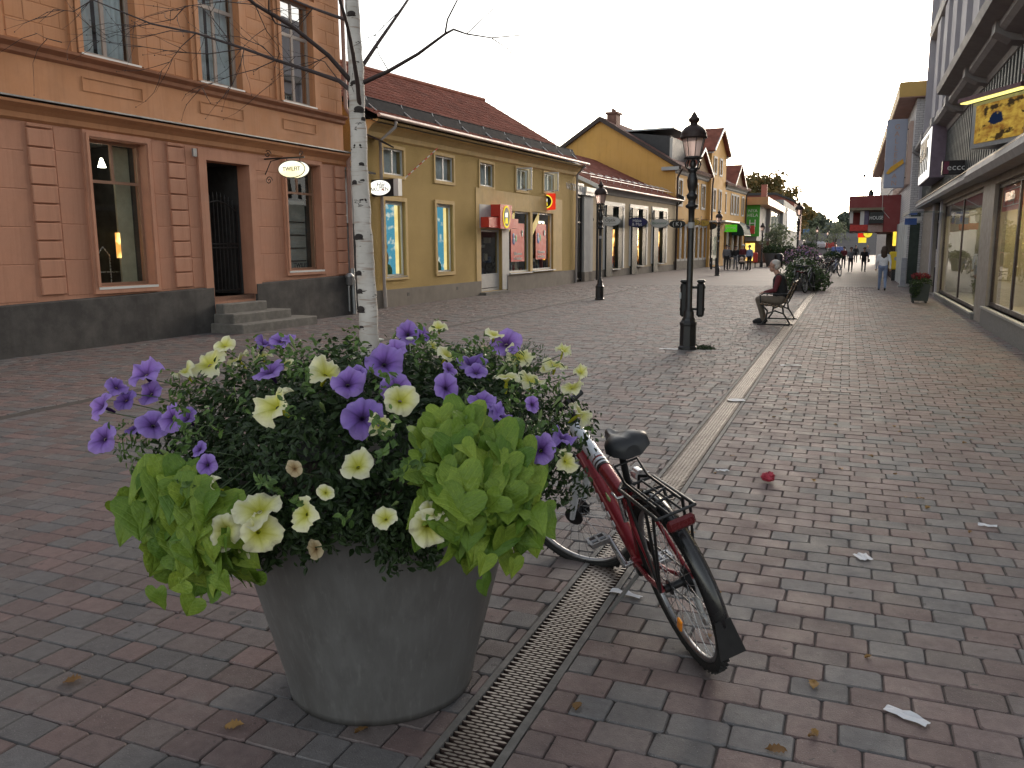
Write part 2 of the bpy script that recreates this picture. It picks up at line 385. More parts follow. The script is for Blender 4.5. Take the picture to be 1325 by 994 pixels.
def paver_geo(Q, near):
    n = len(Q); hx, hy = Q[:, 2], Q[:, 3]; jz = rng.normal(0, .0016, (n, 1)); tx, ty = rng.normal(0, .006, (n, 1)), rng.normal(0, .008, (n, 1))
    if near:
        c = np.minimum(rng.uniform(.004, .012, (n, 1)), hx[:, None] * .6)
        sx = np.array([-1, 1, 1, 1, 1, -1, -1, -1]); sy = np.array([-1, -1, -1, 1, 1, 1, 1, -1]); kx = np.array([1, 1, 0, 0, 1, 1, 0, 0]); ky = 1 - kx
        ox = sx * (hx[:, None] - kx * c); oy = sy * (hy[:, None] - ky * c)
        ox = ox + rng.normal(0, .0014, ox.shape); oy = oy + rng.normal(0, .0014, oy.shape)
        rings = [(1, 1, -.04), (1, 1, -.0065), (None, None, 0)]; m = 8
        quads = [(r * 8 + k, r * 8 + (k + 1) % 8, (r + 1) * 8 + (k + 1) % 8, (r + 1) * 8 + k) for r in range(2) for k in range(8)] + [(16, 17, 18, 19), (16, 19, 20, 23), (20, 21, 22, 23)]
    else:
        sx = np.array([-1, 1, 1, -1]); sy = np.array([-1, -1, 1, 1]); ox = sx * hx[:, None] + rng.normal(0, .001, (n, 4)); oy = sy * hy[:, None] + rng.normal(0, .001, (n, 4))
        rings = [(1, 1, -.012), (None, None, 0)]; m = 4
        quads = [(k, (k + 1) % 4, 4 + (k + 1) % 4, 4 + k) for k in range(4)] + [(4, 5, 6, 7)]
    V = []
    for a, _, z in rings:
        if a is None: px, py = ox * (1 - .0045 / hx[:, None]), oy * (1 - .0045 / hy[:, None])
        else: px, py = ox, oy
        V.append(np.stack([px + Q[:, :1], py + Q[:, 1:2], z + jz + tx * px + ty * py + np.zeros_like(px)], -1))
    V = np.concatenate(V, 1); nv = V.shape[1]
    F = (np.array(quads)[None] + (np.arange(n) * nv)[:, None, None]).reshape(-1, 4)
    C = np.repeat(np.concatenate([Q[:, 4:7], np.ones((n, 1))], 1), nv, 0)
    return V.reshape(-1, 3), F, C
near = P[rest][P[rest][:, 1] < 9]; farp = P[rest][P[rest][:, 1] >= 9]
n1 = paver_geo(near, True); n2 = paver_geo(farp, False)
inst('pavers', npmesh('pavers', np.concatenate([n1[0], n2[0]]), np.concatenate([n1[1], n2[1] + len(n1[0])]), paver_mat, np.concatenate([n1[2], n2[2]])), pavement, kind='stuff')
VAR = {}
for i in single:
    q = P[i]; key = (round(q[2], 3), int(rng.integers(0, 22)))
    if key not in VAR:
        z = np.array([[0, 0, *q[2:]]]); VAR[key] = npmesh('paver', *paver_geo(z, True)[:2], paver_mat, paver_geo(z, True)[2])
    inst('paver', VAR[key], pavement, (q[0], q[1], 0))

# ------------------------------------------------------------------ drain with cast grate
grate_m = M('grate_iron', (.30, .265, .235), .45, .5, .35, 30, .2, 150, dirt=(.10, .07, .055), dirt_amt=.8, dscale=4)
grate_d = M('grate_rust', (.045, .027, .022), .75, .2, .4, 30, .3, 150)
kerb_m = M('drain_edge', (.13, .125, .12), .7, .2, .3, 12, .3, 120)
b = MB(); b.quad((-1.2, -1, -.075), (-.95, -1, -.075), (-.95, 150, -.075), (-1.2, 150, -.075))
b.quad((-1.2, -1, -.075), (-1.2, 150, -.075), (-1.2, 150, -.001), (-1.2, -1, -.001)); b.quad((-.95, -1, -.075), (-.95, -1, -.001), (-.95, 150, -.001), (-.95, 150, -.075))
drain = tag(b.build('drain_channel', M('drain_mud', (.016, .014, .012), .9, 0, .4, 20, .2)), kind='structure')
for x, w_ in ((-1.204, .026), (-.975, .031)):
    e = MB(); e.box(x, x + w_, -1, 150, -.05, .0015); e.build('edge_rail', kerb_m, drain)
PITCHY, NC = .035, 4; cw = .20 / NC
def bar(v):
    h = .0085; w = cw * .56
    b = MB(); pts = [(-w, 0), (-w * .55, -h), (w * .55, -h), (w, 0), (w * .55, h), (-w * .55, h)]
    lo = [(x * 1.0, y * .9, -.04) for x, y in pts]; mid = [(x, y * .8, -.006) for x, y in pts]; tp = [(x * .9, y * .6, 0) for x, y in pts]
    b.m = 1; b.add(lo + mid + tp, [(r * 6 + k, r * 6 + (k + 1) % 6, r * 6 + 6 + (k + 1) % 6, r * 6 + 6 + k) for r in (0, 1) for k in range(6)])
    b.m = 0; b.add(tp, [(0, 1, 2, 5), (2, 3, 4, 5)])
    return b
bm = bar(0).mesh('grate_bar', [grate_m, grate_d]); bv = np.array([v.co[:] for v in bm.vertices]); bf = [tuple(p.vertices) for p in bm.polygons]; bmi = [p.material_index for p in bm.polygons]
cnt = 0; BV, BF = [], []
y = .3; r_ = 0
while y < 42:
    for k in range(NC + 1):
        x = -1.178 + cw * k + (0 if r_ % 2 else cw / 2)
        if not -1.175 <= x <= -.98: continue
        if cnt < 300 and y > 2.0: inst('grate_bar', bm, drain, (x, y, -.001 - .001 * rng.random())); cnt += 1
        else: BV.append(bv + (x, y, -.001)); 
    y += PITCHY / 2 if True else 0; r_ += 1
BV = np.array(BV); nb_ = len(bv)
quads = np.array([f for f in bf if len(f) == 4])
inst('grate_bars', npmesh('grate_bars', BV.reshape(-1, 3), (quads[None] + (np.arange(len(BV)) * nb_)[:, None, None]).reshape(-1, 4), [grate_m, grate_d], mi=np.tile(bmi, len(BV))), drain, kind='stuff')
# slot gutter between the street and the left-hand footway
b = MB(); b.box(-7.868, -7.672, 2, 60, -.04, -.012)
tag(b.build('gutter_slot', M('gutter_dark', (.025, .022, .02), .8, 0, .3, 20, .3)), kind='structure')
b = MB(); b.box(-1.178, -.976, 42, 150, -.02, -.001); b.build('grate_far', M('grate_sandy', (.20, .17, .14), .8, 0, .3, 6, .3), drain)
# ================================================================== PLANTER, FLOWERS, BIRCH
PURPLE=[(-2.281,2.192,1.227,0.018,-0.728,0.685,20.0),(-2.298,2.118,1.139,-0.073,-0.773,0.63,13.0),(-2.318,2.111,1.186,0.391,-0.397,0.83,12.0),(-2.335,2.041,1.13,-0.049,-0.686,0.726,16.0),(-2.295,2.004,1.027,-0.127,-0.868,0.479,17.0),(-2.054,1.997,1.096,0.398,-0.479,0.782,17.0),(-1.967,1.982,1.125,0.337,-0.74,0.582,15.0),(-1.885,1.958,1.136,0.301,-0.516,0.802,12.0),(-2.261,2.19,1.152,0.294,-0.69,0.662,15.0),(-1.757,2.209,1.257,0.399,-0.585,0.706,17.0),(-1.976,2.57,1.312,0.179,-0.583,0.792,14.0),(-2.016,2.532,1.303,0.453,-0.462,0.763,12.0),(-1.956,2.587,1.317,0.417,-0.372,0.829,9.0),(-1.583,2.842,1.324,0.481,-0.418,0.771,18.0),(-1.534,2.867,1.314,0.387,-0.512,0.767,13.0),(-1.403,2.361,1.282,0.304,-0.483,0.821,20.0),(-1.456,2.505,1.302,0.083,-0.517,0.852,16.0),(-1.273,2.199,1.227,0.391,-0.602,0.696,15.0),(-1.418,2.163,1.242,0.507,-0.618,0.601,17.0),(-1.286,2.029,1.167,0.265,-0.644,0.718,20.0),(-1.147,2.301,1.218,0.362,-0.503,0.785,15.0),(-1.202,2.61,1.263,0.491,-0.334,0.804,18.0),(-1.138,2.508,1.243,0.132,-0.611,0.781,12.0),(-1.224,2.979,1.285,0.405,-0.553,0.729,20.0),(-1.041,2.331,1.183,0.292,-0.682,0.67,14.0),(-0.962,2.325,1.141,0.52,-0.349,0.78,15.0),(-0.991,2.323,1.157,0.654,-0.392,0.647,10.0),(-0.846,2.317,1.044,0.489,-0.41,0.77,16.0),(-0.814,2.467,1.055,0.566,-0.355,0.744,14.0),(-1.723,1.835,1.078,0.411,-0.761,0.502,8.0),(-0.924,2.475,1.146,0.4,-0.674,0.621,9.0),(-1.203,2.438,1.255,0.58,-0.584,0.568,9.0),(-2.255,2.102,1.044,-0.183,-0.739,0.648,9.0),(-1.422,2.221,1.258,0.279,-0.704,0.653,10.0),(-1.664,1.798,1.045,0.501,-0.727,0.469,10.0)]
CREAM=[(-2.158,2.371,1.246,-0.067,-0.748,0.66,24.0),(-1.585,1.999,1.193,0.385,-0.748,0.541,21.0),(-2.118,2.423,1.305,0.179,-0.54,0.823,14.0),(-2.09,2.453,1.253,-0.021,-0.468,0.884,14.0),(-2.028,2.519,1.254,0.182,-0.233,0.955,13.0),(-2.207,2.302,1.221,0.025,-0.683,0.73,14.0),(-1.457,1.756,0.957,0.292,-0.818,0.496,21.0),(-1.438,1.745,0.887,0.536,-0.826,0.176,18.0),(-1.558,1.731,0.878,0.21,-0.956,0.207,17.0),(-1.499,1.738,0.853,0.319,-0.927,0.198,14.0),(-1.332,1.782,0.944,0.259,-0.776,0.575,15.0),(-1.232,1.902,1.064,0.534,-0.612,0.583,16.0),(-1.529,2.217,1.265,0.399,-0.398,0.826,18.0),(-1.228,2.157,1.203,0.347,-0.737,0.579,18.0),(-1.226,2.034,1.151,0.535,-0.4,0.744,13.0),(-1.289,2.606,1.282,0.253,-0.4,0.881,13.0),(-1.168,2.989,1.237,0.478,-0.222,0.85,19.0),(-1.06,2.586,1.219,0.523,-0.431,0.736,16.0),(-1.008,2.693,1.194,0.708,-0.238,0.665,16.0),(-1.03,3.008,1.203,0.63,-0.108,0.769,16.0),(-1.063,3.001,1.191,0.214,-0.217,0.952,10.0),(-0.93,3.015,1.182,0.728,-0.295,0.619,11.0),(-0.957,2.992,1.123,0.331,-0.328,0.885,14.0),(-0.837,2.739,1.077,0.739,-0.23,0.633,17.0),(-1.266,2.967,1.319,0.063,-0.265,0.962,12.0),(-1.292,2.959,1.261,0.451,-0.504,0.737,9.0),(-1.473,2.89,1.347,0.479,-0.217,0.851,12.0),(-1.029,1.944,0.889,0.588,-0.749,0.305,17.0),(-1.13,1.874,0.929,0.472,-0.688,0.551,11.0),(-1.3,1.786,0.845,0.458,-0.883,0.103,9.0),(-1.634,1.759,0.991,0.081,-0.823,0.563,13.0),(-0.78,2.406,0.989,0.766,-0.505,0.398,14.0),(-1.001,3.02,1.264,0.343,-0.287,0.895,12.0),(-1.721,2.255,1.271,0.021,-0.377,0.926,10.0),(-1.028,1.954,0.935,0.366,-0.828,0.425,10.0),(-1.393,2.693,1.295,0.471,-0.555,0.686,8.0),(-1.282,1.824,0.997,0.527,-0.685,0.503,8.0),(-1.386,1.831,1.053,0.195,-0.677,0.71,8.0)]
LIMER=[(-0.914,2.102,1.004,0.332,-0.706,0.625,34.01),(-0.99,2.047,0.863,0.74,-0.669,0.073,27.915),(-1.009,2.011,0.991,0.534,-0.512,0.673,26.74),(-0.899,2.088,0.801,0.667,-0.6,0.442,31.947),(-0.857,2.15,0.974,0.502,-0.586,0.636,23.06),(-0.946,2.03,0.882,0.593,-0.677,0.435,35.801),(-0.88,2.107,0.9,0.569,-0.714,0.408,30.533),(-0.948,2.016,0.817,0.48,-0.752,0.452,28.538),(-0.845,2.212,0.829,0.401,-0.867,0.296,30.582),(-0.991,2.186,1.074,0.542,-0.602,0.586,32.795),(-0.936,2.027,0.926,0.533,-0.735,0.42,23.866),(-1.085,2.104,1.077,0.509,-0.522,0.684,33.326),(-0.976,2.073,0.938,0.603,-0.652,0.46,26.906),(-0.946,2.06,0.806,0.488,-0.842,0.229,24.515),(-0.887,2.169,1.037,0.588,-0.523,0.617,26.208),(-0.893,2.111,0.976,0.549,-0.651,0.525,30.034),(-0.87,2.16,0.911,0.643,-0.622,0.447,33.638),(-0.831,2.214,0.862,0.711,-0.623,0.326,26.335),(-1.003,2.063,1.046,0.463,-0.49,0.739,30.775),(-0.98,2.107,0.986,0.363,-0.721,0.59,33.445),(-0.99,2.063,1.005,0.416,-0.805,0.423,22.185),(-0.948,2.234,1.058,0.289,-0.387,0.876,22.948),(-0.806,2.215,0.903,0.597,-0.665,0.45,26.371),(-1.069,2.074,1.037,0.635,-0.361,0.683,25.11),(-0.829,2.156,0.884,0.41,-0.786,0.463,29.66),(-0.964,2.2,1.074,0.403,-0.618,0.675,23.355),(-1.065,2.034,1.041,0.436,-0.718,0.542,23.705),(-0.878,2.141,0.872,0.802,-0.515,0.303,31.173),(-1.007,2.237,1.071,0.411,-0.417,0.811,24.352),(-0.843,2.244,1.017,0.28,-0.81,0.515,27.415),(-0.894,2.176,0.786,0.615,-0.762,-0.202,35.12),(-0.966,2.06,0.853,0.611,-0.565,0.554,33.673),(-0.882,2.118,0.786,0.544,-0.839,-0.012,26.272),(-0.918,2.193,1.045,0.36,-0.718,0.595,34.011),(-0.945,2.13,0.781,0.443,-0.895,0.061,26.943),(-0.906,2.075,0.965,0.409,-0.718,0.563,30.37),(-1.012,2.102,1.092,0.525,-0.643,0.558,22.999),(-0.857,2.199,0.9,0.487,-0.687,0.539,30.712),(-1.044,2.06,1.007,0.503,-0.531,0.682,34.462),(-0.877,2.169,0.832,0.358,-0.856,0.373,26.174),(-0.993,2.038,0.89,0.688,-0.552,0.472,27.7),(-0.917,2.137,0.839,0.837,-0.541,0.089,26.497),(-0.813,2.212,0.953,0.853,-0.333,0.403,23.596),(-0.954,2.02,0.967,0.285,-0.857,0.429,31.249),(-1.002,2.104,1.013,0.58,-0.448,0.681,35.761),(-0.828,2.259,0.922,0.887,-0.36,0.289,24.535),(-0.891,2.113,0.93,0.481,-0.759,0.439,30.389),(-0.927,2.052,0.863,0.745,-0.6,0.293,23.935),(-0.865,2.129,0.952,0.509,-0.713,0.482,35.422),(-0.943,2.147,0.998,0.206,-0.77,0.604,34.077),(-0.943,2.168,1.041,0.692,-0.416,0.591,22.802),(-0.944,2.087,0.839,0.447,-0.882,0.15,24.928),(-0.904,2.087,0.9,0.326,-0.819,0.472,22.902),(-0.905,2.058,0.924,0.389,-0.832,0.396,29.619),(-0.839,2.263,0.949,0.638,-0.637,0.433,26.658),(-1.074,2.146,1.08,0.708,-0.337,0.62,35.928),(-0.902,2.221,1.016,0.606,-0.622,0.495,23.247),(-0.923,2.047,0.893,0.62,-0.677,0.397,27.494),(-1.02,2.142,1.109,0.331,-0.656,0.679,28.392),(-0.972,2.065,0.968,0.348,-0.84,0.416,32.579),(-0.98,1.988,0.941,0.699,-0.6,0.389,24.464),(-1.101,2.077,1.056,0.114,-0.441,0.89,33.141),(-0.882,2.17,1.003,0.303,-0.84,0.449,29.613),(-0.906,2.24,1.065,0.678,-0.328,0.658,35.657),(-0.962,2.126,1.021,0.671,-0.436,0.599,34.791),(-0.866,2.198,0.951,0.497,-0.793,0.353,25.642),(-0.864,2.181,0.93,0.48,-0.736,0.478,34.899),(-0.884,2.134,0.994,0.645,-0.551,0.53,29.253),(-0.858,2.26,0.971,0.711,-0.498,0.496,29.45),(-1.011,2.14,1.041,0.564,-0.606,0.561,30.538),(-0.916,2.099,0.863,0.755,-0.642,0.136,22.939),(-0.966,1.981,0.913,0.493,-0.731,0.473,30.039),(-0.983,2.009,0.968,0.537,-0.771,0.343,29.026),(-1.01,2.188,1.127,0.276,-0.664,0.694,28.487),(-1.024,2.071,1.083,0.404,-0.362,0.84,30.001),(-1.062,2.175,1.11,0.386,-0.656,0.649,33.35),(-0.973,1.987,0.869,0.713,-0.674,0.192,27.835),(-0.891,2.22,0.98,0.553,-0.314,0.772,28.433),(-0.969,2.165,1.049,0.634,-0.534,0.559,30.834),(-1.03,2.053,0.986,0.523,-0.697,0.49,34.627),(-0.953,2.002,0.931,0.289,-0.682,0.671,32.705),(-0.97,2.099,0.967,0.465,-0.471,0.75,22.243),(-0.99,2.149,1.108,0.583,-0.588,0.561,28.95),(-0.987,2.031,0.99,0.363,-0.685,0.632,31.1),(-0.946,2.092,0.773,0.718,-0.696,-0.009,32.915)]
LIMEL=[(-1.763,1.756,0.866,0.334,-0.74,0.584,24.548),(-1.735,1.717,0.925,0.465,-0.579,0.67,31.029),(-1.855,1.854,0.694,0.198,-0.979,-0.046,35.175),(-1.889,1.778,0.911,0.03,-0.947,0.319,28.433),(-1.696,1.815,0.723,0.593,-0.786,-0.175,22.99),(-1.896,1.868,0.759,0.616,-0.724,0.309,23.029),(-1.661,1.738,0.914,0.261,-0.93,0.259,25.914),(-1.717,1.746,0.958,0.35,-0.774,0.528,22.535),(-1.688,1.748,0.929,0.349,-0.823,0.448,26.504),(-1.609,1.723,0.807,0.224,-0.974,0.043,22.75),(-1.905,1.766,0.842,0.004,-0.986,0.169,35.009),(-1.581,1.744,0.772,0.168,-0.943,0.288,31.682),(-1.896,1.797,0.98,-0.129,-0.787,0.603,34.203),(-1.734,1.74,0.838,0.465,-0.854,0.235,29.782),(-1.819,1.786,0.728,0.569,-0.816,0.102,29.626),(-1.82,1.836,0.665,0.022,-0.926,-0.376,24.166),(-1.613,1.726,0.917,0.318,-0.801,0.507,34.121),(-1.697,1.751,0.837,0.027,-0.961,0.276,29.775),(-1.65,1.752,0.823,0.343,-0.939,0.021,28.27),(-1.779,1.788,0.819,0.165,-0.971,0.172,26.48),(-1.738,1.787,0.799,0.469,-0.882,0.035,25.045),(-1.695,1.758,0.894,-0.003,-0.958,0.288,34.258),(-1.835,1.764,0.831,0.046,-0.782,0.621,33.986),(-1.973,1.821,0.83,-0.063,-0.977,0.206,34.932),(-2.003,1.811,0.859,0.358,-0.886,0.296,23.956),(-1.618,1.769,0.865,0.396,-0.741,0.543,35.57),(-1.667,1.734,0.956,0.144,-0.764,0.629,26.007),(-1.73,1.819,0.75,0.197,-0.968,-0.154,28.278),(-1.806,1.797,0.886,0.178,-0.842,0.51,34.774),(-1.828,1.789,0.95,0.235,-0.891,0.387,32.32),(-1.922,1.783,0.949,0.223,-0.799,0.558,34.846),(-1.662,1.733,0.865,0.434,-0.723,0.537,28.055),(-1.636,1.725,0.937,0.408,-0.67,0.62,23.983),(-1.655,1.754,0.768,0.034,-0.998,-0.061,32.455),(-1.891,1.803,0.872,0.248,-0.766,0.593,32.32),(-1.798,1.866,0.638,0.478,-0.762,-0.437,31.671),(-1.568,1.765,0.828,0.648,-0.733,0.209,25.216),(-1.579,1.768,0.865,0.423,-0.846,0.325,34.019),(-1.771,1.74,0.895,0.026,-0.874,0.486,23.656),(-1.824,1.852,0.651,0.108,-0.971,-0.214,34.629),(-1.746,1.794,0.761,0.305,-0.924,0.229,34.962),(-1.889,1.846,0.695,0.472,-0.84,-0.269,35.224),(-1.92,1.866,0.699,0.16,-0.943,-0.293,24.95),(-1.65,1.797,0.733,0.466,-0.876,-0.124,29.354),(-1.863,1.855,0.658,0.177,-0.976,0.13,35.835),(-1.698,1.737,0.764,0.27,-0.857,0.439,29.034),(-1.968,1.834,0.904,-0.12,-0.955,0.272,22.85),(-1.778,1.812,0.955,0.33,-0.869,0.368,32.616),(-1.76,1.763,0.952,0.039,-0.916,0.4,32.336),(-1.842,1.785,0.8,-0.015,-0.951,0.309,33.134),(-1.609,1.729,0.772,-0.015,-0.903,0.428,34.498),(-1.588,1.772,0.89,0.298,-0.919,0.258,30.047),(-1.691,1.737,0.806,0.187,-0.982,0.026,23.565),(-1.833,1.786,0.91,-0.037,-0.925,0.377,23.026),(-1.799,1.748,0.938,0.314,-0.732,0.605,34.028),(-1.893,1.829,0.802,0.039,-0.968,0.249,29.626),(-1.603,1.735,0.843,0.003,-0.952,0.307,28.415),(-1.712,1.758,0.87,0.011,-0.886,0.464,27.028),(-1.732,1.806,0.957,0.248,-0.597,0.763,22.611),(-1.634,1.758,0.887,0.096,-0.865,0.493,34.103)]
TRUNK=[(-1.621,2.625,1.186,0.0373),(-1.626,2.63,1.229,0.0359),(-1.645,2.658,1.427,0.0344),(-1.667,2.684,1.625,0.033),(-1.689,2.711,1.823,0.0316),(-1.708,2.738,2.021,0.0301),(-1.727,2.766,2.22,0.0287),(-1.744,2.789,2.389,0.0273),(-1.764,2.811,2.559,0.0258),(-1.787,2.832,2.729,0.0229),(-1.82,2.865,2.984,0.0186),(-1.856,2.905,3.295,0.0129),(-1.891,2.952,3.635,0.0057)]
LIMBS=[[(-1.733,2.767,2.242,0.0143),(-1.796,2.693,2.342,0.0115),(-1.883,2.606,2.429,0.01),(-1.97,2.515,2.491,0.0086),(-2.006,2.442,2.541,0.0072),(-2.113,2.351,2.65,0.0043)],[(-1.746,2.759,2.225,0.0129),(-1.817,2.789,2.272,0.0115),(-1.939,2.799,2.316,0.01),(-2.103,2.793,2.371,0.0086),(-2.252,2.793,2.427,0.0075),(-2.465,2.771,2.5,0.0057),(-2.669,2.748,2.55,0.0046),(-2.935,2.711,2.661,0.0034),(-3.159,2.691,2.771,0.0023)],[(-1.712,2.759,2.146,0.0129),(-1.691,2.716,2.236,0.0115),(-1.678,2.671,2.333,0.01),(-1.666,2.623,2.412,0.0086),(-1.66,2.572,2.487,0.0075),(-1.667,2.521,2.596,0.0043)],[(-1.721,2.784,2.304,0.0115),(-1.712,2.91,2.428,0.0092),(-1.687,3.047,2.574,0.0075),(-1.711,3.149,2.64,0.0069),(-1.706,3.28,2.793,0.004)],[(-1.713,2.778,2.253,0.0129),(-1.598,2.78,2.288,0.0103),(-1.479,2.786,2.338,0.0086),(-1.371,2.79,2.397,0.0066),(-1.323,2.76,2.401,0.0052),(-1.259,2.73,2.373,0.0037),(-1.16,2.715,2.348,0.0026),(-1.037,2.714,2.346,0.0017),(-0.916,2.717,2.376,0.0011)],[(-1.76,2.799,2.48,0.01),(-1.866,2.865,2.523,0.0086),(-2.009,2.918,2.582,0.0069),(-2.144,2.976,2.643,0.0057),(-2.323,3.023,2.75,0.0034)],[(-1.435,2.921,2.433,0.0052),(-1.387,2.845,2.461,0.0043),(-1.316,2.78,2.502,0.0034),(-1.246,2.716,2.552,0.002)],[(-1.931,2.723,2.442,0.0052),(-1.962,2.612,2.451,0.0043),(-1.924,2.529,2.469,0.004),(-1.867,2.46,2.518,0.0029)]]
TWIGS=[[(-2.096,2.675,2.544),(-2.22,2.655,2.563),(-2.464,2.72,2.589),(-2.682,2.739,2.576),(-2.792,2.681,2.52)],[(-2.124,2.635,2.383),(-2.254,2.593,2.367),(-2.323,2.509,2.362),(-2.419,2.423,2.374),(-2.875,2.639,2.484),(-2.879,2.495,2.445)],[(-2.013,2.672,2.34),(-2.107,2.669,2.314),(-2.203,2.652,2.297),(-2.293,2.626,2.265),(-2.243,2.446,2.191)],[(-2.293,2.578,2.441),(-2.358,2.569,2.399),(-2.378,2.526,2.337),(-2.411,2.498,2.291)],[(-2.168,2.621,2.401),(-2.225,2.61,2.477),(-2.369,2.706,2.57),(-2.491,2.799,2.664)],[(-1.833,2.748,2.356),(-1.936,2.77,2.333),(-1.947,2.641,2.291),(-2.149,2.811,2.286)],[(-2.096,2.675,2.544),(-2.046,2.669,2.446),(-2.058,2.75,2.409),(-2.075,2.792,2.349)],[(-2.449,2.521,2.476),(-2.511,2.485,2.463),(-2.698,2.556,2.512),(-2.759,2.465,2.474)],[(-2.293,2.578,2.441),(-2.448,2.612,2.472),(-2.559,2.567,2.445),(-2.64,2.534,2.459),(-2.765,2.529,2.433)],[(-2.124,2.635,2.383),(-2.134,2.614,2.306),(-2.159,2.573,2.219)],[(-2.656,2.453,2.565),(-2.705,2.407,2.518),(-2.789,2.396,2.532),(-3.089,2.575,2.555)],[(-1.896,2.753,2.529),(-1.97,2.781,2.491),(-1.999,2.745,2.431)],[(-1.79,2.748,2.262),(-1.863,2.766,2.34),(-1.942,2.758,2.367),(-2.085,2.832,2.386),(-2.118,2.687,2.374)],[(-1.361,2.951,2.432),(-1.271,3.006,2.528),(-1.193,3.005,2.546)],[(-1.592,2.874,2.521),(-1.626,2.822,2.466),(-1.664,2.784,2.408),(-1.773,2.896,2.409)],[(-1.622,2.822,2.298),(-1.701,2.887,2.378),(-1.769,2.978,2.488),(-1.797,3.09,2.575)],[(-1.275,2.983,2.417),(-1.232,3.021,2.386),(-1.248,3.182,2.398)],[(-2.335,2.578,2.54),(-2.358,2.538,2.487),(-2.56,2.651,2.52),(-2.715,2.689,2.55)],[(-2.754,2.386,2.41),(-2.808,2.367,2.425),(-2.795,2.31,2.432)],[(-2.013,2.672,2.34),(-2.055,2.655,2.389),(-2.181,2.682,2.44),(-2.366,2.772,2.485),(-2.259,2.522,2.407)]]
PC = Vector((-1.6, 2.6, 0))
t = NT('planter_steel'); v = t.coord('Object'); vs_ = t.coord('Object', (9, 9, .8)); vm = t.coord('Object', (1, 1, .5))
c = t.mix(t.noise(vm, 3, 5, .65, .35, .68), (.12, .115, .112), (.17, .168, .168))
c = t.mix(t.math('MULTIPLY', t.noise(vs_, 4, 5, .7, .50, .8), .5), c, (.22, .22, .22))
c = t.mix(t.math('MULTIPLY', t.noise(vm, 5.5, 4, .6, .62, .75), .6), c, (.07, .062, .06))
c = t.mix(t.math('MULTIPLY', t.noise(t.coord('Object', (16, 16, .5)), 3, 3, .6, .60, .8), .45), c, (.28, .28, .275))
t.principled(c, t.ramp(t.noise(vm, 6, 4), .3, .7, .4, .62), .45, t.bump(t.noise(vs_, 9, 3), .06, .01), .5); planter_m = t.mat
soil_m = M('soil', (.025, .018, .013), .95, 0, .5, 40, .6, 90, .02)
pl = thing('planter', 'big tapered grey steel planter full of petunias beside the red bicycle', 'planter', PC)
b = MB(); RB, RT, HP = .35, .555, .84
prof = [(RB - .02, .012), (RB, .002), (RB + .004, .03)] + [(RB + (RT - RB) * k / 12, .03 + (HP - .03) * k / 12) for k in range(1, 13)]
b.lathe(prof, 96, cap=False); b.lathe([(RT - .02, HP - .004), (RB + (RT - RB) * .7 - .03, HP - .25)], 96, cap=False); b.build('shell', planter_m, pl)
b = MB(); b.lathe([(RT - .012, HP - .012), (RT + .003, HP - .012), (RT + .006, HP - .003), (RT + .002, HP + .004), (RT - .012, HP + .003), (RT - .014, HP - .012)], 96, cap=False); b.build('rim', planter_m, pl)
b = MB(); b.lathe([(.001, HP - .02), (.25, HP - .03), (RT - .03, HP - .08)], 48, cap=False); b.build('soil', soil_m, pl)

def leaf_m(name, c0, c1, rough=.45, trans=.25, veins=False, objrand=False, lime=False):
    t = NT(name); a = t.n('ShaderNodeNewGeometry'); v = t.coord('Object')
    rnd = t.n('ShaderNodeObjectInfo').outputs['Random'] if objrand else a.outputs['Random Per Island']
    c = t.mix(rnd, c0, c1); c = t.mix(t.noise(v, 40 if veins else 60, 3, .6, .3, .7), t.mix(1.0, c, (.8, .8, .8), 'MULTIPLY'), t.mix(1.0, c, (1.15, 1.15, 1.1), 'MULTIPLY'))
    hgt = t.noise(v, 55, 3); bs, bd = .25, .004
    if lime:   # midrib and side veins in leaf coordinates, paler along the veins, browned spots
        sx = t.n('ShaderNodeSeparateXYZ'); t.t.links.new(v, sx.inputs[0]); ax = t.math('ABSOLUTE', sx.outputs[0]); w1 = t.math('SINE', t.math('MULTIPLY', t.math('ADD', sx.outputs[1], t.math('MULTIPLY', ax, -.9)), 34))
        vein = t.math('MAXIMUM', t.ramp(w1, .72, 1.0), t.ramp(ax, .03, .0)); c = t.mix(t.math('MULTIPLY', vein, .45), c, t.mix(1.0, c, (1.5, 1.35, 1.6), 'MULTIPLY')); c = t.mix(t.noise(v, 2.6, 3, .6, .35, .75), c, t.mix(1.0, c, (.62, .72, .6), 'MULTIPLY'))
        c = t.mix(t.noise(v, 7, 3, .6, .72, .76), c, (.14, .09, .02)); hgt = t.math('SUBTRACT', t.noise(v, 4, 2), t.math('MULTIPLY', vein, .35)); bs, bd = .3, .04
    p = t.principled(c, rough, 0, t.bump(hgt, bs, bd), .35)
    tr = t.n('ShaderNodeBsdfTranslucent'); t.t.links.new(c, tr.inputs[0]); m = t.n('ShaderNodeMixShader'); m.inputs[0].default_value = trans
    t.t.links.new(p.outputs[0], m.inputs[1]); t.t.links.new(tr.outputs[0], m.inputs[2]); t.t.links.new(m.outputs[0], t.out.inputs[0]); return t.mat
pet_leaf = leaf_m('petunia_leaf', (.016, .032, .012), (.045, .08, .027))
fea_leaf = leaf_m('feathery_leaf', (.025, .06, .022), (.05, .105, .035))
lime_leaf = leaf_m('lime_leaf', (.09, .18, .02), (.25, .34, .042), .5, .25, True, True, True)
stem_m = M('plant_stem', (.05, .08, .03), .6, 0, .2, 30, 0)

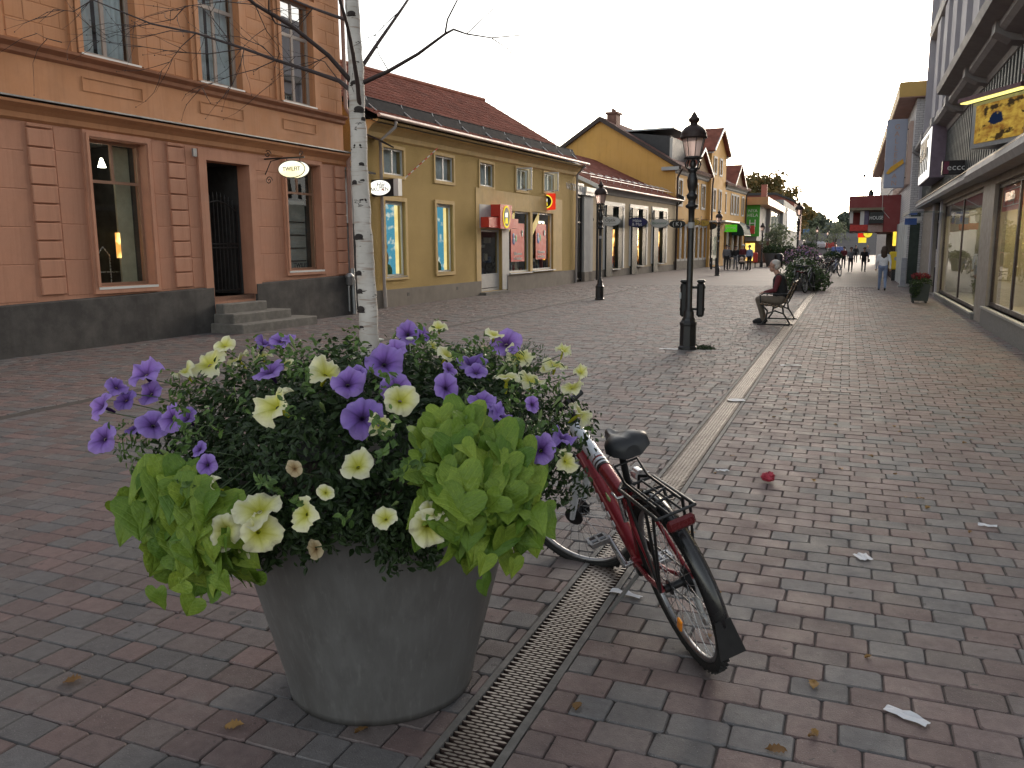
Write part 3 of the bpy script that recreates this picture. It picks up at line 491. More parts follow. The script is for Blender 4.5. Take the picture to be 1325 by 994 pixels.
def leaf_cloud(name, pts, nrm, size, mat, parent, aspect=.55, fold=.25, kind='stuff', droop=None):
    """many small folded leaves (4 triangles each) at pts, roughly facing nrm"""
    n = len(pts); pts = np.asarray(pts); nrm = np.asarray(nrm); nrm = nrm + rng.normal(0, .55, (n, 3)); nrm /= np.linalg.norm(nrm, axis=1)[:, None]
    d = rng.normal(0, 1, (n, 3)) if droop is None else np.asarray(droop) + rng.normal(0, .35, (n, 3))
    d -= nrm * (d * nrm).sum(1)[:, None]; d /= np.linalg.norm(d, axis=1)[:, None]; w = np.cross(nrm, d)
    L = (np.asarray(size) * rng.uniform(.65, 1.3, n))[:, None]; Wd = L * aspect * .5
    a = pts; e = pts + d * L - nrm * L * .12; m1 = pts + d * L * .5
    l1 = pts + d * L * .3 + w * Wd + nrm * Wd * fold; l2 = pts + d * L * .68 + w * Wd * .85 + nrm * Wd * fold; r1 = pts + d * L * .3 - w * Wd + nrm * Wd * fold; r2 = pts + d * L * .68 - w * Wd * .85 + nrm * Wd * fold
    V = np.stack([a, l1, l2, e, r2, r1], 1).reshape(-1, 3); k = (np.arange(n) * 6)[:, None, None]
    F = (np.array([(0, 3, 2, 1), (0, 5, 4, 3)])[None] + k).reshape(-1, 4)
    return inst(name, npmesh(name, V, F, mat), parent, kind=kind)
def dome_pts(n, amin, amax, zmin, zmax, azr=(0, 2 * PI), A=.79, H=.40, cz=.88, thin=.0):
    th = rng.uniform(azr[0], azr[1], n); u = rng.uniform(0, 1, n); ph = np.arccos(1 - u * 1.45); r = rng.uniform(amin, amax, n)
    d = np.stack([np.sin(ph) * np.cos(th), np.sin(ph) * np.sin(th), np.cos(ph)], 1)
    bump = 1 + .07 * np.sin(5 * th + 3 * ph) + .06 * np.sin(9 * th - 4 * ph + 1) + .05 * np.sin(17 * th + 7 * ph)
    p = d * np.array([A, A, H]) * (r * bump)[:, None] + np.array([-1.6, 2.6, cz]); nn = d / np.array([A, A, H]); nn /= np.linalg.norm(nn, axis=1)[:, None]
    front = np.clip((np.cos(th - R(-58)) - .25) / .55, 0, 1)      # the side towards the street has been trimmed back to the rim
    sc_ = 1 - .17 * front; p[:, 0] = -1.6 + (p[:, 0] + 1.6) * sc_; p[:, 1] = 2.6 + (p[:, 1] - 2.6) * sc_
    k = (p[:, 2] > zmin + .13 * front) & (p[:, 2] < zmax); return p[k], nn[k]
def outside_planter(p):
    rr = np.hypot(p[:, 0] + 1.6, p[:, 1] - 2.6); return (rr > RB + (RT - RB) * p[:, 2] / HP + .02) | (p[:, 2] > HP)
def flower_mesh(kind, k, c_in, c_mid, c_out, mats):
    """trumpet petunia: five ruffled lobes, a throat and a tube behind"""
    n, rg = 40, 6; V = []; F = []; rs = random.Random(k); ph0 = rs.random() * 6
    RR = [0.10, .24, .45, .68, .88, 1.0]
    for i, q in enumerate(RR):
        for j in range(n):
            a = 2 * PI * j / n; lob = 1 - .10 * (abs(math.cos(2.5 * a + .2)) ** 6) * (q ** 2)
            am = .7 + .25 * k; ruf = am * (.06 * math.sin(11 * a + ph0) * q ** 3 + .09 * math.sin(5 * a + ph0) * q ** 2 + .12 * math.cos(2 * a + ph0) * q ** 2 + .04 * math.sin(17 * a + 2 * ph0) * q ** 4)
            z = -.42 * (1 - q) ** 2.2 - .12 * q ** 4 + ruf
            V.append((q * lob * math.cos(a), q * lob * math.sin(a), z))
    for i in range(rg - 1):
        for j in range(n): F.append((i * n + j, i * n + (j + 1) % n, (i + 1) * n + (j + 1) % n, (i + 1) * n + j))
    b0 = len(V)
    for q, z in ((.09, -.38), (.13, -.6), (.07, -.95)):
        for j in range(n): V.append((q * math.cos(2 * PI * j / n), q * math.sin(2 * PI * j / n), z))
    for i in range(2):
        for j in range(n): F.append((b0 + i * n + j, b0 + (i + 1) * n + j, b0 + (i + 1) * n + (j + 1) % n, b0 + i * n + (j + 1) % n))
    V = np.array(V); q = np.clip(np.hypot(V[:, 0], V[:, 1]), 0, 1)[:, None]
    a = np.arctan2(V[:, 1], V[:, 0]); vein = (np.abs(np.cos(2.5 * a)) ** 14 * .75 + np.abs(np.cos(12.5 * a)) ** 6 * .3)[:, None] * np.clip(1.15 - q, 0, 1)
    ci, cm, co = (np.array(x)[None] for x in (c_in, c_mid, c_out)); f1 = np.clip((q - .12) / .3, 0, 1); f2 = np.clip((q - .4) / .5, 0, 1)
    C = ci * (1 - f1) + (cm * (1 - f2) + co * f2) * f1; C = C * (1 - vein * .7) + np.array(c_in)[None] * vein * .7
    return npmesh('flower', V, np.array(F), mats, np.concatenate([C, np.ones((len(C), 1))], 1), smooth=True)
def petal_mat(name):
    t = NT(name); a = t.n('ShaderNodeAttribute'); a.attribute_name = 'tint'; oi = t.n('ShaderNodeObjectInfo')
    c = t.mix(1.0, a.outputs[0], t.mix(oi.outputs['Random'], (.8, .8, .85), (1.1, 1.08, 1.05)), 'MULTIPLY')
    p = t.principled(c, .6, 0, t.bump(t.noise(t.coord(), 9, 3), .3, .05), .2)
    tr = t.n('ShaderNodeBsdfTranslucent'); t.t.links.new(c, tr.inputs[0]); m = t.n('ShaderNodeMixShader'); m.inputs[0].default_value = .3
    t.t.links.new(p.outputs[0], m.inputs[1]); t.t.links.new(tr.outputs[0], m.inputs[2]); t.t.links.new(m.outputs[0], t.out.inputs[0]); return t.mat
petal_p, petal_c = petal_mat('purple_petal'), petal_mat('cream_petal')
PUR = [flower_mesh('p', k, (.03, .01, .06), (.22, .115, .46), (.36, .25, .64), petal_p) for k in range(5)]
CRE = [flower_mesh('c', k, (.42, .42, .03), (.66, .66, .20), (.78, .77, .55), petal_c) for k in range(5)]
WIL = [flower_mesh('w', k, (.2, .12, .05), (.4, .3, .16), (.5, .42, .28), petal_c) for k in range(2)]
SC = 3.0 / 1072
pp = thing('purple_petunia', 'petunia with dark-veined violet flowers spread over the steel planter', 'petunia', PC)
cp = thing('cream_petunia', 'petunia with pale yellow and white flowers spilling over the steel planter', 'petunia', PC)
def flowers(tbl, MM, parent, extra=None):
    for i, (x, y, z, a, b_, c_, r) in enumerate(tbl):
        if z < .86 and x > -1.75: k_ = 1.055; x, y, z = x * k_, y * k_, 1.65 + (z - 1.65) * k_; r *= k_
        q = (Vector((a, b_, c_)) + Vector((random.uniform(-.5, .5), random.uniform(-.5, .5), random.uniform(-.25, .3)))).to_track_quat('Z', 'Y') @ Quaternion((0, 0, 1), random.random() * 6)
        me = random.choice(MM)
        if extra and r < 10: me = random.choice(extra + MM)
        sq = random.uniform(.75, 1.0)
        o = inst('flower', me, parent, Vector((x, y, z)) - PC, q); s_ = r * SC * 1.2; o.scale = (s_, s_ * sq, s_ * random.uniform(.8, 1.5))
flowers(PURPLE, PUR, pp); flowers(CREAM, CRE, cp, WIL)
n_ = 17000
p1, d1 = dome_pts(n_, .72, 1.0, .70, 1.4); k = outside_planter(p1); p1, d1 = p1[k], d1[k]
half = (np.sin(p1[:, 0] * 7) + np.sin(p1[:, 1] * 9) + rng.normal(0, .5, len(p1))) > 0
for par, kk in ((pp, half), (cp, ~half)):
    leaf_cloud('foliage', p1[kk] - np.array(PC), d1[kk], .031, pet_leaf, par, .5)
# trailing stems that hang over the rim, towards the street side and round it
hp, hn, hd = [], [], []
for i in range(300):
    th = rng.uniform(0, 2 * PI) if i > 180 else rng.uniform(R(-125), R(-5)); L = rng.uniform(.06, .24) * (.45 + .55 * abs(math.sin(3.1 * th + .6))); r0 = rng.uniform(.60, .68)
    if i < 110: L *= .9
    o = np.array([math.cos(th), math.sin(th), 0])
    if math.cos(th - .1) > .7: L *= .35; r0 = .60
    for s_ in np.arange(0, L, .009):
        for q in range(2):
            sgn = rng.normal(0, .016, 3); hp.append(np.array([-1.6, 2.6, .84]) + o * (r0 - s_ * .32) + np.array([0, 0, .03 - s_]) + sgn); hn.append(o + rng.normal(0, .3, 3)); hd.append(o * .5 + np.array([0, 0, -.5]) + rng.normal(0, .6, 3))
hp, hn, hd = map(np.array, (hp, hn, hd)); k = outside_planter(hp); hp, hn, hd = hp[k], hn[k], hd[k]
leaf_cloud('trailing_foliage', hp - np.array(PC), hn, .028, pet_leaf, cp, .5, droop=hd)
b = MB()
for (x, y, z, a, b_, c_, r) in PURPLE + CREAM:
    p = Vector((x, y, z)) - PC - Vector((a, b_, c_)) * r * SC * .9; q = Vector((p.x * .72, p.y * .72, p.z - .12 + .04 * random.random()))
    b.tube([p, (p + q) / 2 + Vector((random.uniform(-.02, .02), random.uniform(-.02, .02), .015)), q], .0018, 5, False)
b.build('stems', stem_m, pp, kind='stuff')
# closed and spent buds
b = MB()
for i in range(60):
    p_, d_ = dome_pts(1, .98, 1.06, .7, 1.4)
    if not len(p_): continue
    p = Vector(p_[0]) - PC; d = (Vector(d_[0]) + Vector((random.gauss(0, .5), random.gauss(0, .5), .3))).normalized(); b.tube([p, p + d * .02, p + d * .045, p + d * .06], [.002, .004, .007, .002], 6)
b.build('buds', M('bud_green', (.16, .22, .07), .6, 0, .4, 20, 0), cp, kind='stuff')
# loose tips sticking out of the outline
tp_, tn_ = [], []
for i in range(150):
    th = rng.uniform(0, 2 * PI); ph = rng.uniform(.25, 1.5); d = np.array([math.sin(ph) * math.cos(th), math.sin(ph) * math.sin(th), math.cos(ph)]); base = d * np.array([.82, .82, .40]) * 1.0
    dr = d + np.array([0, 0, .5]) + rng.normal(0, .3, 3); dr /= np.linalg.norm(dr)
    if math.cos(th - .3) > .6: base = base * np.array([.93, .93, 1])
    for s_ in np.arange(0, rng.uniform(.05, .14), .008): tp_.append(base + dr * s_ + rng.normal(0, .007, 3) + np.array([0, 0, .88])); tn_.append(d)
leaf_cloud('shoot_tips', np.array(tp_), np.array(tn_), .026, leaf_m('tip_leaf', (.05, .10, .025), (.12, .2, .05)), cp, .5)
# lime-leaved sweet potato vines
def heart(k):
    rs = random.Random(k); out = [(0, 0), (.22, .16), (.42, .17), (.56, .02), (.55, -.22), (.42, -.50), (.22, -.78), (0, -1.06)]
    V = []; F = []
    cen = [(0, -.02 - 1.0 * t_) for t_ in (0, .05, .15, .3, .45, .62, .8, 1.04)]
    cup = rs.uniform(.15, .55); dr = rs.uniform(.2, 1.1); wv = rs.uniform(0, 6)
    zz = lambda x, y: -cup * abs(x) ** 1.3 * -.9 - dr * (y / 1.06) ** 2 * .45 + .035 * math.sin(7 * y + 5 * x + wv)
    for sd in (1, -1):
        o = len(V)
        for (x, y), (cx, cy) in zip(out, cen):
            for f in (0, .35, .7, 1):
                X, Y = cx + (x - cx) * f, cy + (y - cy) * f; V.append((sd * X, Y, zz(X, Y) + .018 * (1 if f in (.35, .7) else 0)))
        for i in range(7):
            for j in range(3):
                q = (o + i * 4 + j, o + (i + 1) * 4 + j, o + (i + 1) * 4 + j + 1, o + i * 4 + j + 1); F.append(q if sd < 0 else q[::-1])
    return npmesh('leaf', np.array(V) * (1, .95, 1), np.array(F), lime_leaf, smooth=True)
HEARTS = [heart(k) for k in range(7)]
for tbl, lab in ((LIMER, 'bright lime heart-leaved vine hanging over the planter rim next to the bicycle'), (LIMEL, 'bright lime heart-leaved vine hanging over the planter rim on the side away from the bicycle')):
    tt = thing('lime_vine', lab, 'vine', PC, group='lime vines in the planter')
    st = MB()
    for (x, y, z, a, b_, c_, r) in tbl:
        nrm = Vector((a, b_, c_)); out = Vector((x + 1.6, y - 2.6, 0)).normalized(); tip = (out * random.uniform(.1, .7) + Vector((random.uniform(-.6, .6), random.uniform(-.6, .6), -1))); tip = (tip - nrm * tip.dot(nrm)).normalized()
        X = (-tip).cross(nrm); Mx = Matrix((X, -tip, nrm)).transposed()
        nrm = (nrm + Vector((random.uniform(-.5, .5), random.uniform(-.5, .5), random.uniform(-.3, .6)))).normalized(); tip = (tip - nrm * tip.dot(nrm)).normalized(); X = (-tip).cross(nrm); Mx = Matrix((X, -tip, nrm)).transposed()
        p = Vector((x, y, z)) - PC - tip * r * SC * .9
        s_ = r * SC * random.uniform(1.0, 1.5); o = inst('leaf', random.choice(HEARTS), tt, p, Mx.to_quaternion(), s_)
        st.tube([p, p * .93 + Vector((0, 0, .015)), Vector((p.x * .8, p.y * .8, p.z - .02))], .0022, 5, False)
    st.build('stems', stem_m, tt, kind='stuff')
    # a shaded under-layer of smaller leaves
    q = np.array([t_[:3] for t_ in tbl]); n3 = np.array([t_[3:6] for t_ in tbl]); rep = np.repeat(np.arange(len(q)), 5)
    pts = q[rep] + rng.normal(0, .035, (len(rep), 3)) - n3[rep] * rng.uniform(.03, .10, (len(rep), 1)); k = outside_planter(pts)
    for p_, d_ in zip(pts[k][::2], n3[rep][k][::2]):
        nrm = (Vector(d_) + Vector((random.gauss(0, .5), random.gauss(0, .5), random.gauss(.1, .4)))).normalized(); tip = Vector((random.gauss(0, .6), random.gauss(0, .6), -1)); tip = (tip - nrm * tip.dot(nrm)).normalized(); X = (-tip).cross(nrm)
        inst('leaf', random.choice(HEARTS), tt, Vector(p_) - PC, Matrix((X, -tip, nrm)).transposed().to_quaternion(), random.uniform(.05, .085))
# feathery foliage round the trunk
ft = thing('feathery_plant', 'fine feathery green foliage clump around the birch trunk in the planter', 'plant', PC)
fp, fd = [], []
for cx, cy, h, rr, n in ((-1.72, 2.72, 1.22, .20, 190), (-1.9, 2.62, 1.17, .18, 150), (-1.55, 2.9, 1.25, .18, 150), (-1.30, 3.05, 1.27, .13, 120), (-1.35, 2.92, 1.22, .14, 90), (-1.75, 2.45, 1.15, .15, 90)):
    for i in range(n):
        a = rng.uniform(0, 2 * PI); q = math.sqrt(rng.random()) * rr; base = np.array([cx + q * math.cos(a), cy + q * math.sin(a), h - .16 - q * q * 2])
        dr = np.array([math.cos(a) * q / rr * .8, math.sin(a) * q / rr * .8, 1.0]) + rng.normal(0, .25, 3); dr /= np.linalg.norm(dr)
        for s_ in np.arange(.0, rng.uniform(.12, .2), .0055): fp.append(base + dr * s_ + rng.normal(0, .004, 3)); fd.append(dr * .6 + rng.normal(0, .6, 3))
fp, fd = np.array(fp), np.array(fd)
leaf_cloud('foliage', fp - np.array(PC), rng.normal(0, 1, (len(fp), 3)), .019, fea_leaf, ft, .16, droop=fd)
b = MB()
for cx, cy, cz in ((-1.66, 2.75, 1.30), (-1.70, 2.80, 1.275), (-1.60, 2.8, 1.285), (-1.57, 2.83, 1.30)):
    b.tube([(cx + 1.6, cy - 2.6, cz - .2), (cx + 1.605, cy - 2.6, cz)], .0018, 5); 
    b.lathe([(.004, -.008), (.016, 0), (.019, .004), (.006, .008)], 10, (cx + 1.605, cy - 2.6, cz))
b.build('white_flowers', M('white_petal', (.7, .7, .6), .6), ft, kind='stuff')

# birch
t = NT('birch_bark'); v = t.coord('Object'); vh = t.coord('Object', (3, 3, 26))
c = t.mix(t.noise(v, 9, 5, .6, .35, .7), (.38, .345, .31), (.55, .51, .47))
c = t.mix(t.math('MULTIPLY', t.noise(vh, 3, 3, .6, .56, .70), .75), c, (.24, .17, .13))
c = t.mix(t.math('MULTIPLY', t.noise(t.coord('Object', (1.6, 1.6, 2.2)), 3.2, 3, .5, .60, .72), .55), c, (.30, .17, .10))
c = t.mix(t.noise(t.coord('Object', (8, 8, 20)), 2.6, 3, .6, .66, .70), c, (.03, .024, .022))
t.principled(c, .65, 0, t.bump(t.noise(vh, 5, 4), .35, .006), .3); bark = t.mat
twig_m = M('birch_twig', (.035, .02, .018), .6, 0, .3, 20, .2)
tree = thing('birch_tree', 'young bare birch with white bark growing out of the steel planter', 'tree', PC)
b = MB(); n = 18; TR = []
for i in range(len(TRUNK) - 1):
    for k in range(6):
        f = k / 6; a, e = TRUNK[i], TRUNK[i + 1]; TR.append([a[j] * (1 - f) + e[j] * f for j in range(4)])
TR.insert(0, [-1.6, 2.6, .78, .04])
b.tube([Vector(q[:3]) - PC + Vector((random.gauss(0, .0012), random.gauss(0, .0012), 0)) for q in TR], [q[3] * random.uniform(.97, 1.04) for q in TR], n); b.build('trunk', bark, tree)
b = MB()
for z in (1.29, 1.36, 1.43, 1.50, 1.565, 1.70, 1.83, 1.88, 1.97, 2.03, 2.12, 2.17, 2.26, 2.5):   # dark scars where limbs dropped off
    i = min(range(len(TR)), key=lambda j: abs(TR[j][2] - z)); q = TR[i]; a = random.choice((-2.3, -.6, -1.6, -1.2, -2.0)); r = q[3]
    o = Vector((math.cos(a + YAW), math.sin(a + YAW), 0))
    k_ = random.uniform(.6, 1.5); Mz = Matrix.Rotation(math.atan2(o.y, o.x), 3, 'Z'); b.ball(Vector(q[:3]) - PC + o * r * .93, .012 * k_, 12, 8, (.30, 1.15, .75), Mz); b.ball(Vector(q[:3]) - PC + o * r * .95 + Vector((0, 0, -.006 * k_)), .009 * k_, 10, 6, (.35, 1.8, .35), Mz)
b.build('bark_scars', M('birch_scar', (.025, .018, .016), .8, 0, .4, 60, .4), tree, kind='stuff')
for L in LIMBS:
    b = MB(); b.tube([Vector(q[:3]) - PC for q in L], [q[3] * .72 for q in L], 8); b.build('branch', twig_m, tree)
b = MB()
def twig(pts, r):
    b.tube([p for p in pts], [r * (1 - .75 * i / (len(pts) - 1)) for i in range(len(pts))], 5, False)
for T in TWIGS: twig([Vector(q) - PC for q in T], .0021)
rs = random.Random(3)
for L in LIMBS + [[(*q, .003) for q in T] for T in TWIGS]:
    for i in range(1, len(L)):
        a, e = Vector(L[i - 1][:3]), Vector(L[i][:3]); d = (e - a)
        for j in range(2):
            if rs.random() < (.6 if L[i][0] < -1.9 else .2):
                p = a + d * rs.random() - PC; dr = (d.normalized() + Vector((rs.gauss(0, .5), rs.gauss(0, .5), rs.gauss(-.05, .5)))).normalized(); ln = rs.uniform(.06, .28); pts = [p]
                for s_ in range(4): dr = (dr + Vector((rs.gauss(0, .2), rs.gauss(0, .2), -.02 + rs.gauss(0, .15)))).normalized(); pts.append(pts[-1] + dr * ln / 4)
                twig(pts, .0013)
                for s_ in range(2): b.ball(pts[rs.randrange(1, 5)], .0022, 5, 4)
b.build('twigs', twig_m, tree, kind='stuff')
# ================================================================== LEFT-HAND BUILDINGS
def fac(name, label, P, D, cat='building', group=None):
    return thing(name, label, cat, (P[0], P[1], 0), math.atan2(D[1], D[0]), group)
def at_y(px, py, Y):
    d = fw * 1072 + rt2 * (px - 662.5) - up2 * (py - 497); return Vector((0, 0, 1.65)) + d * (Y / d.y)
def surround(b, x0, x1, z0, z1, w, y0, y1, bottom=True):
    b.box(x0 - w, x0, y0, y1, z0 - (w if bottom else 0), z1 + w); b.box(x1, x1 + w, y0, y1, z0 - (w if bottom else 0), z1 + w); b.box(x0, x1, y0, y1, z1, z1 + w)
    if bottom: b.box(x0, x1, y0, y1, z0 - w, z0)
def tiles(parent, A, B, C, D, tw, th, mat, name='roof_tiles', amp=.022):
    """pantile courses between eave A-B and ridge D-C, real relief"""
    A, B, C, D = map(Vector, (A, B, C, D)); nu = max(1, int((B - A).length / tw)); nv = max(1, int((D - A).length / th)); m = 5
    nrm = (B - A).cross(D - A).normalized(); U = nu * m + 1
    us = np.linspace(0, 1, U); wave = np.array([0, .75, 1, .45, -.1][:m] * nu + [0]) * amp
    V = []; F = []
    A_, B_, C_, D_, N_ = map(np.array, (A, B, C, D, nrm)); base = 0
    for j in range(nv):
        for v, h in ((j / nv, .028), (min(1, (j + 1.12) / nv), .006)):
            p = (A_ * (1 - v) + D_ * v)[None] * (1 - us)[:, None] + (B_ * (1 - v) + C_ * v)[None] * us[:, None]
            V.append(p + N_[None] * (wave + h + rng.normal(0, .0035, U))[:, None])
        p = (A_ * (1 - j / nv) + D_ * (j / nv))[None] * (1 - us)[:, None] + (B_ * (1 - j / nv) + C_ * (j / nv))[None] * us[:, None]; V.append(p - N_[None] * .01)
        for i in range(U - 1):
            F.append((base + i, base + i + 1, base + U + i + 1, base + U + i)); F.append((base + 2 * U + i, base + 2 * U + i + 1, base + i + 1, base + i))
        base += 3 * U
    return inst(name, npmesh(name, np.concatenate(V), np.array(F), mat), parent, kind='stuff')
def slab(b, A, B, C, D, t):
    A, B, C, D = map(Vector, (A, B, C, D)); n = (B - A).cross(D - A).normalized() * t
    return b.add([A, B, C, D, A - n, B - n, C - n, D - n], [(0, 1, 2, 3), (7, 6, 5, 4), (0, 4, 5, 1), (1, 5, 6, 2), (2, 6, 7, 3), (3, 7, 4, 0)])
tile_m = M('clay_tiles', (.215, .078, .055), .9, 0, .4, 1.7, .25, 60, .01, dirt=(.12, .055, .045), dirt_amt=.5, dscale=.9, spec=.08)
roof_dark = M('roof_sheet', (.03, .029, .03), .5, .2, .3, 3)
glow = emit('warm_shop_light', (1.0, .62, .22), 1.7, (.35, .14, .03), 2.6, .42, .62)
# ---------------------------------------------------------------- terracotta building
BR = fac('terracotta_building', 'two-storey terracotta plastered building with dark plinth and stepped doorway', (-12.0, 8.77), (.044, .999))
pl_lo = M('plaster_pink', (.45, .222, .142), .8, 0, .12, 1.2, .35, 90, .006, dirt=(.31, .15, .10), dirt_amt=.5, dscale=.8, streak=.55)
pl_up = M('plaster_orange', (.47, .222, .108), .8, 0, .12, 1.2, .35, 90, .006, dirt=(.31, .145, .07), dirt_amt=.5, dscale=.8, streak=.55)
plinth_m = M('plinth_dark', (.05, .047, .046), .8, 0, .3, 2, .4, 70, .008, dirt=(.11, .10, .09), dirt_amt=.45, dscale=2, streak=.5)
trim_dk = M('trim_brown', (.30, .125, .065), .7, 0, .2, 4, .2)
stone_m = M('step_stone', (.16, .15, .135), .85, 0, .3, 5, .4, 60, .008, dirt=(.06, .055, .05), dirt_amt=.6, dscale=3)
L0, L1 = -7.5, 9.12
W1, DR, W2 = (1.88, 3.05, 1.02, 3.5), (4.5, 5.7, .70, 3.37), (6.88, 8.05, 1.16, 3.54)
UW = [(1.93, 3.03), (4.53, 5.64), (6.93, 8.02), (-.75, .35)]
b = MB(); b.wall(L0, L1, 0, 3.8, [W1, DR, W2], 0, .28)
b.quad((L1, 0, 0), (L1, 9, 0), (L1, 9, 9.5), (L1, 0, 9.5)); b.quad((L0, 9, 0), (L0, 0, 0), (L0, 0, 9.5), (L0, 9, 9.5)); b.quad((L1, 9, 0), (L0, 9, 0), (L0, 9, 9.5), (L1, 9, 9.5)); b.quad((L0, 0, 9.5), (L1, 0, 9.5), (L1, 9, 9.5), (L0, 9, 9.5))
b.m = 1; b.wall(L0, L1, 3.8, 4.72, (), 0, .1); b.wall(L0, L1, 4.72, 9.5, [(a, e, 4.86, 7.05) for a, e in UW], 0, .22); b.build('wall', [pl_lo, pl_up], BR)
b = MB()
for a, e in ((L0, 4.47), (5.73, L1 + .03)):
    za, ze = .79 + .0195 * a, .79 + .0195 * e; v = [(a, -.07), (e, -.07), (e, .02), (a, .02)]
    b.add([(x, y, -.03) for x, y in v] + [(a, -.07, za), (e, -.07, ze), (e, .02, ze + .03), (a, .02, za + .03)], [(0, 3, 2, 1), (4, 5, 6, 7), (0, 1, 5, 4), (1, 2, 6, 5), (2, 3, 7, 6), (3, 0, 4, 7)])
b.build('plinth', plinth_m, BR)
b = MB(); b.prism([(-.005, 3.62), (-.05, 3.66), (-.06, 3.74), (-.12, 3.80), (-.20, 3.86), (-.21, 3.90), (-.0, 3.93)], L0, L1 + .05, 'x'); b.build('cornice', pl_up, BR)
b = MB(); b.box(L0, L1 + .06, -.235, -.001, 3.932, 3.955); b.build('ledge_flashing', zinc, BR)
b = MB(); b.prism([(-.004, 4.60), (-.05, 4.64), (-.06, 4.70), (-.14, 4.76), (-.15, 4.80), (-.0, 4.825)], L0, L1 + .04, 'x'); b.build('sill_course', trim_dk, BR)
for a, e in ((1.9, 3.1), (4.5, 5.66), (6.93, 8.05), (-.7, .3)):
    b = MB(); surround(b, a, e, 4.27, 4.46, .018, -.014, .0); b.build('panel_moulding', pl_up, BR)
for a, e, c, d, w in ((*W1, .12), (*W2, .11)):
    b = MB(); surround(b, a, e, c, d, w, -.055, -.001); surround(b, a - .02, e + .02, c, d + .02, .05, -.075, -.055, False); b.build('window_surround', pl_lo, BR)
b = MB(); surround(b, DR[0], DR[1], DR[2], DR[3], .2, -.05, -.001, False); b.build('door_surround', pl_lo, BR)
for a, e in UW:
    b = MB(); surround(b, a, e, 4.84, 7.05, .10, -.06, -.001, False); b.box(a - .22, a - .12, -.04, -.001, 4.83, 7.3); b.box(e + .12, e + .22, -.04, -.001, 4.83, 7.3); b.box(a - .25, e + .25, -.14, -.001, 7.3, 7.42); b.build('window_surround', pl_up, BR)
# quoin blocks and scored plaster blocks
def blocks(x0, x1, z0, z1, course, width, y, mat, name, stagger=True, gap=.012):
    zs = np.arange(z0, z1 - .02, course); cache = {}
    for j, z in enumerate(zs):
        ze = min(z + course, z1); xs = [x0]
        x = x0 + (width * (.5 if (stagger and j % 2) else 1))
        while x < x1 - .12: xs.append(x); x += width
        xs.append(x1)
        for i in range(len(xs) - 1):
            w, h = round(xs[i + 1] - xs[i] - gap, 3), round(ze - z - gap, 3)
            if w < .04 or h < .04: continue
            if (w, h) not in cache: cache[(w, h)] = MB().cbox((0, 0, 0), (w, y * 2, h), bev=min(.012, y * .8)).mesh(name, mat)
            inst(name, cache[(w, h)], BR, ((xs[i] + xs[i + 1]) / 2, 0, (z + ze) / 2))
for a, e, c in ((.78, 1.24, .92), (3.55, 3.98, .92), (8.68, 9.1, 1.0), (-2.6, -2.1, .8)): blocks(a, e, c, 3.62, .291, 2, .042, pl_lo, 'quoin_block', False, .022)
for a, e, c in ((-2.05, .73, .84), (1.26, 1.74, .9), (3.21, 3.52, .9), (4.0, 4.27, .9), (5.93, 6.74, .95), (8.2, 8.65, .98)): blocks(a, e, c, 3.60, .582, 1.35, .007, pl_lo, 'plaster_block')
for a, e in ((.62, 1.68), (3.28, 4.28), (5.89, 6.68), (8.27, 9.1)): blocks(a, e, 4.84, 7.3, .30, .62, .007, pl_up, 'plaster_block')
b = MB(); b.prism([(0, 8.6), (-.25, 8.7), (-.55, 9.1), (-.6, 9.3), (0, 9.4)], L0, L1 + .3, 'x'); b.build('eave_cornice', pl_up, BR)
b = MB(); slab(b, (L0 - .2, -.7, 9.42), (L1 + .4, -.7, 9.42), (L1 + .4, 4.5, 12), (L0 - .2, 4.5, 12), .08); slab(b, (L1 + .4, 9.7, 9.42), (L0 - .2, 9.7, 9.42), (L0 - .2, 4.5, 12), (L1 + .4, 4.5, 12), .08); b.build('roof', roof_dark, BR)
wood = M('window_wood', (.30, .17, .11), .55, 0, .15, 6, .15)
shopw = window(BR, *W1, .16, wood, .055, (.5,), (.72,), shop_glass, .22, halfmull=.72, sillm=white_paint)
window(BR, *W2, .16, wood, .05, (.5,), (.73,), shop_glass, .22, halfmull=.73, sillm=white_paint)
for i, (a, e) in enumerate(UW):
    window(BR, a, e, 4.86, 7.05, .13, M('casement_grey', (.36, .30, .26), .5, 0, .1, 5), .06, (.5,), (.66,), pane_sky if i == 2 else glass('pane_upper', ior=2.0, wav=.03), .2, mw=.07, sillm=white_paint)
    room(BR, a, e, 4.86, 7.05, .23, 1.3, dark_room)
    if i != 2:
        fold_curtain(a + .03, a + .44, 4.9, 7.0, .27).build('curtain', curtain_m, BR); fold_curtain(e - .58, e - .03, 4.9, 7.0, .25).build('curtain', curtain_m, BR)
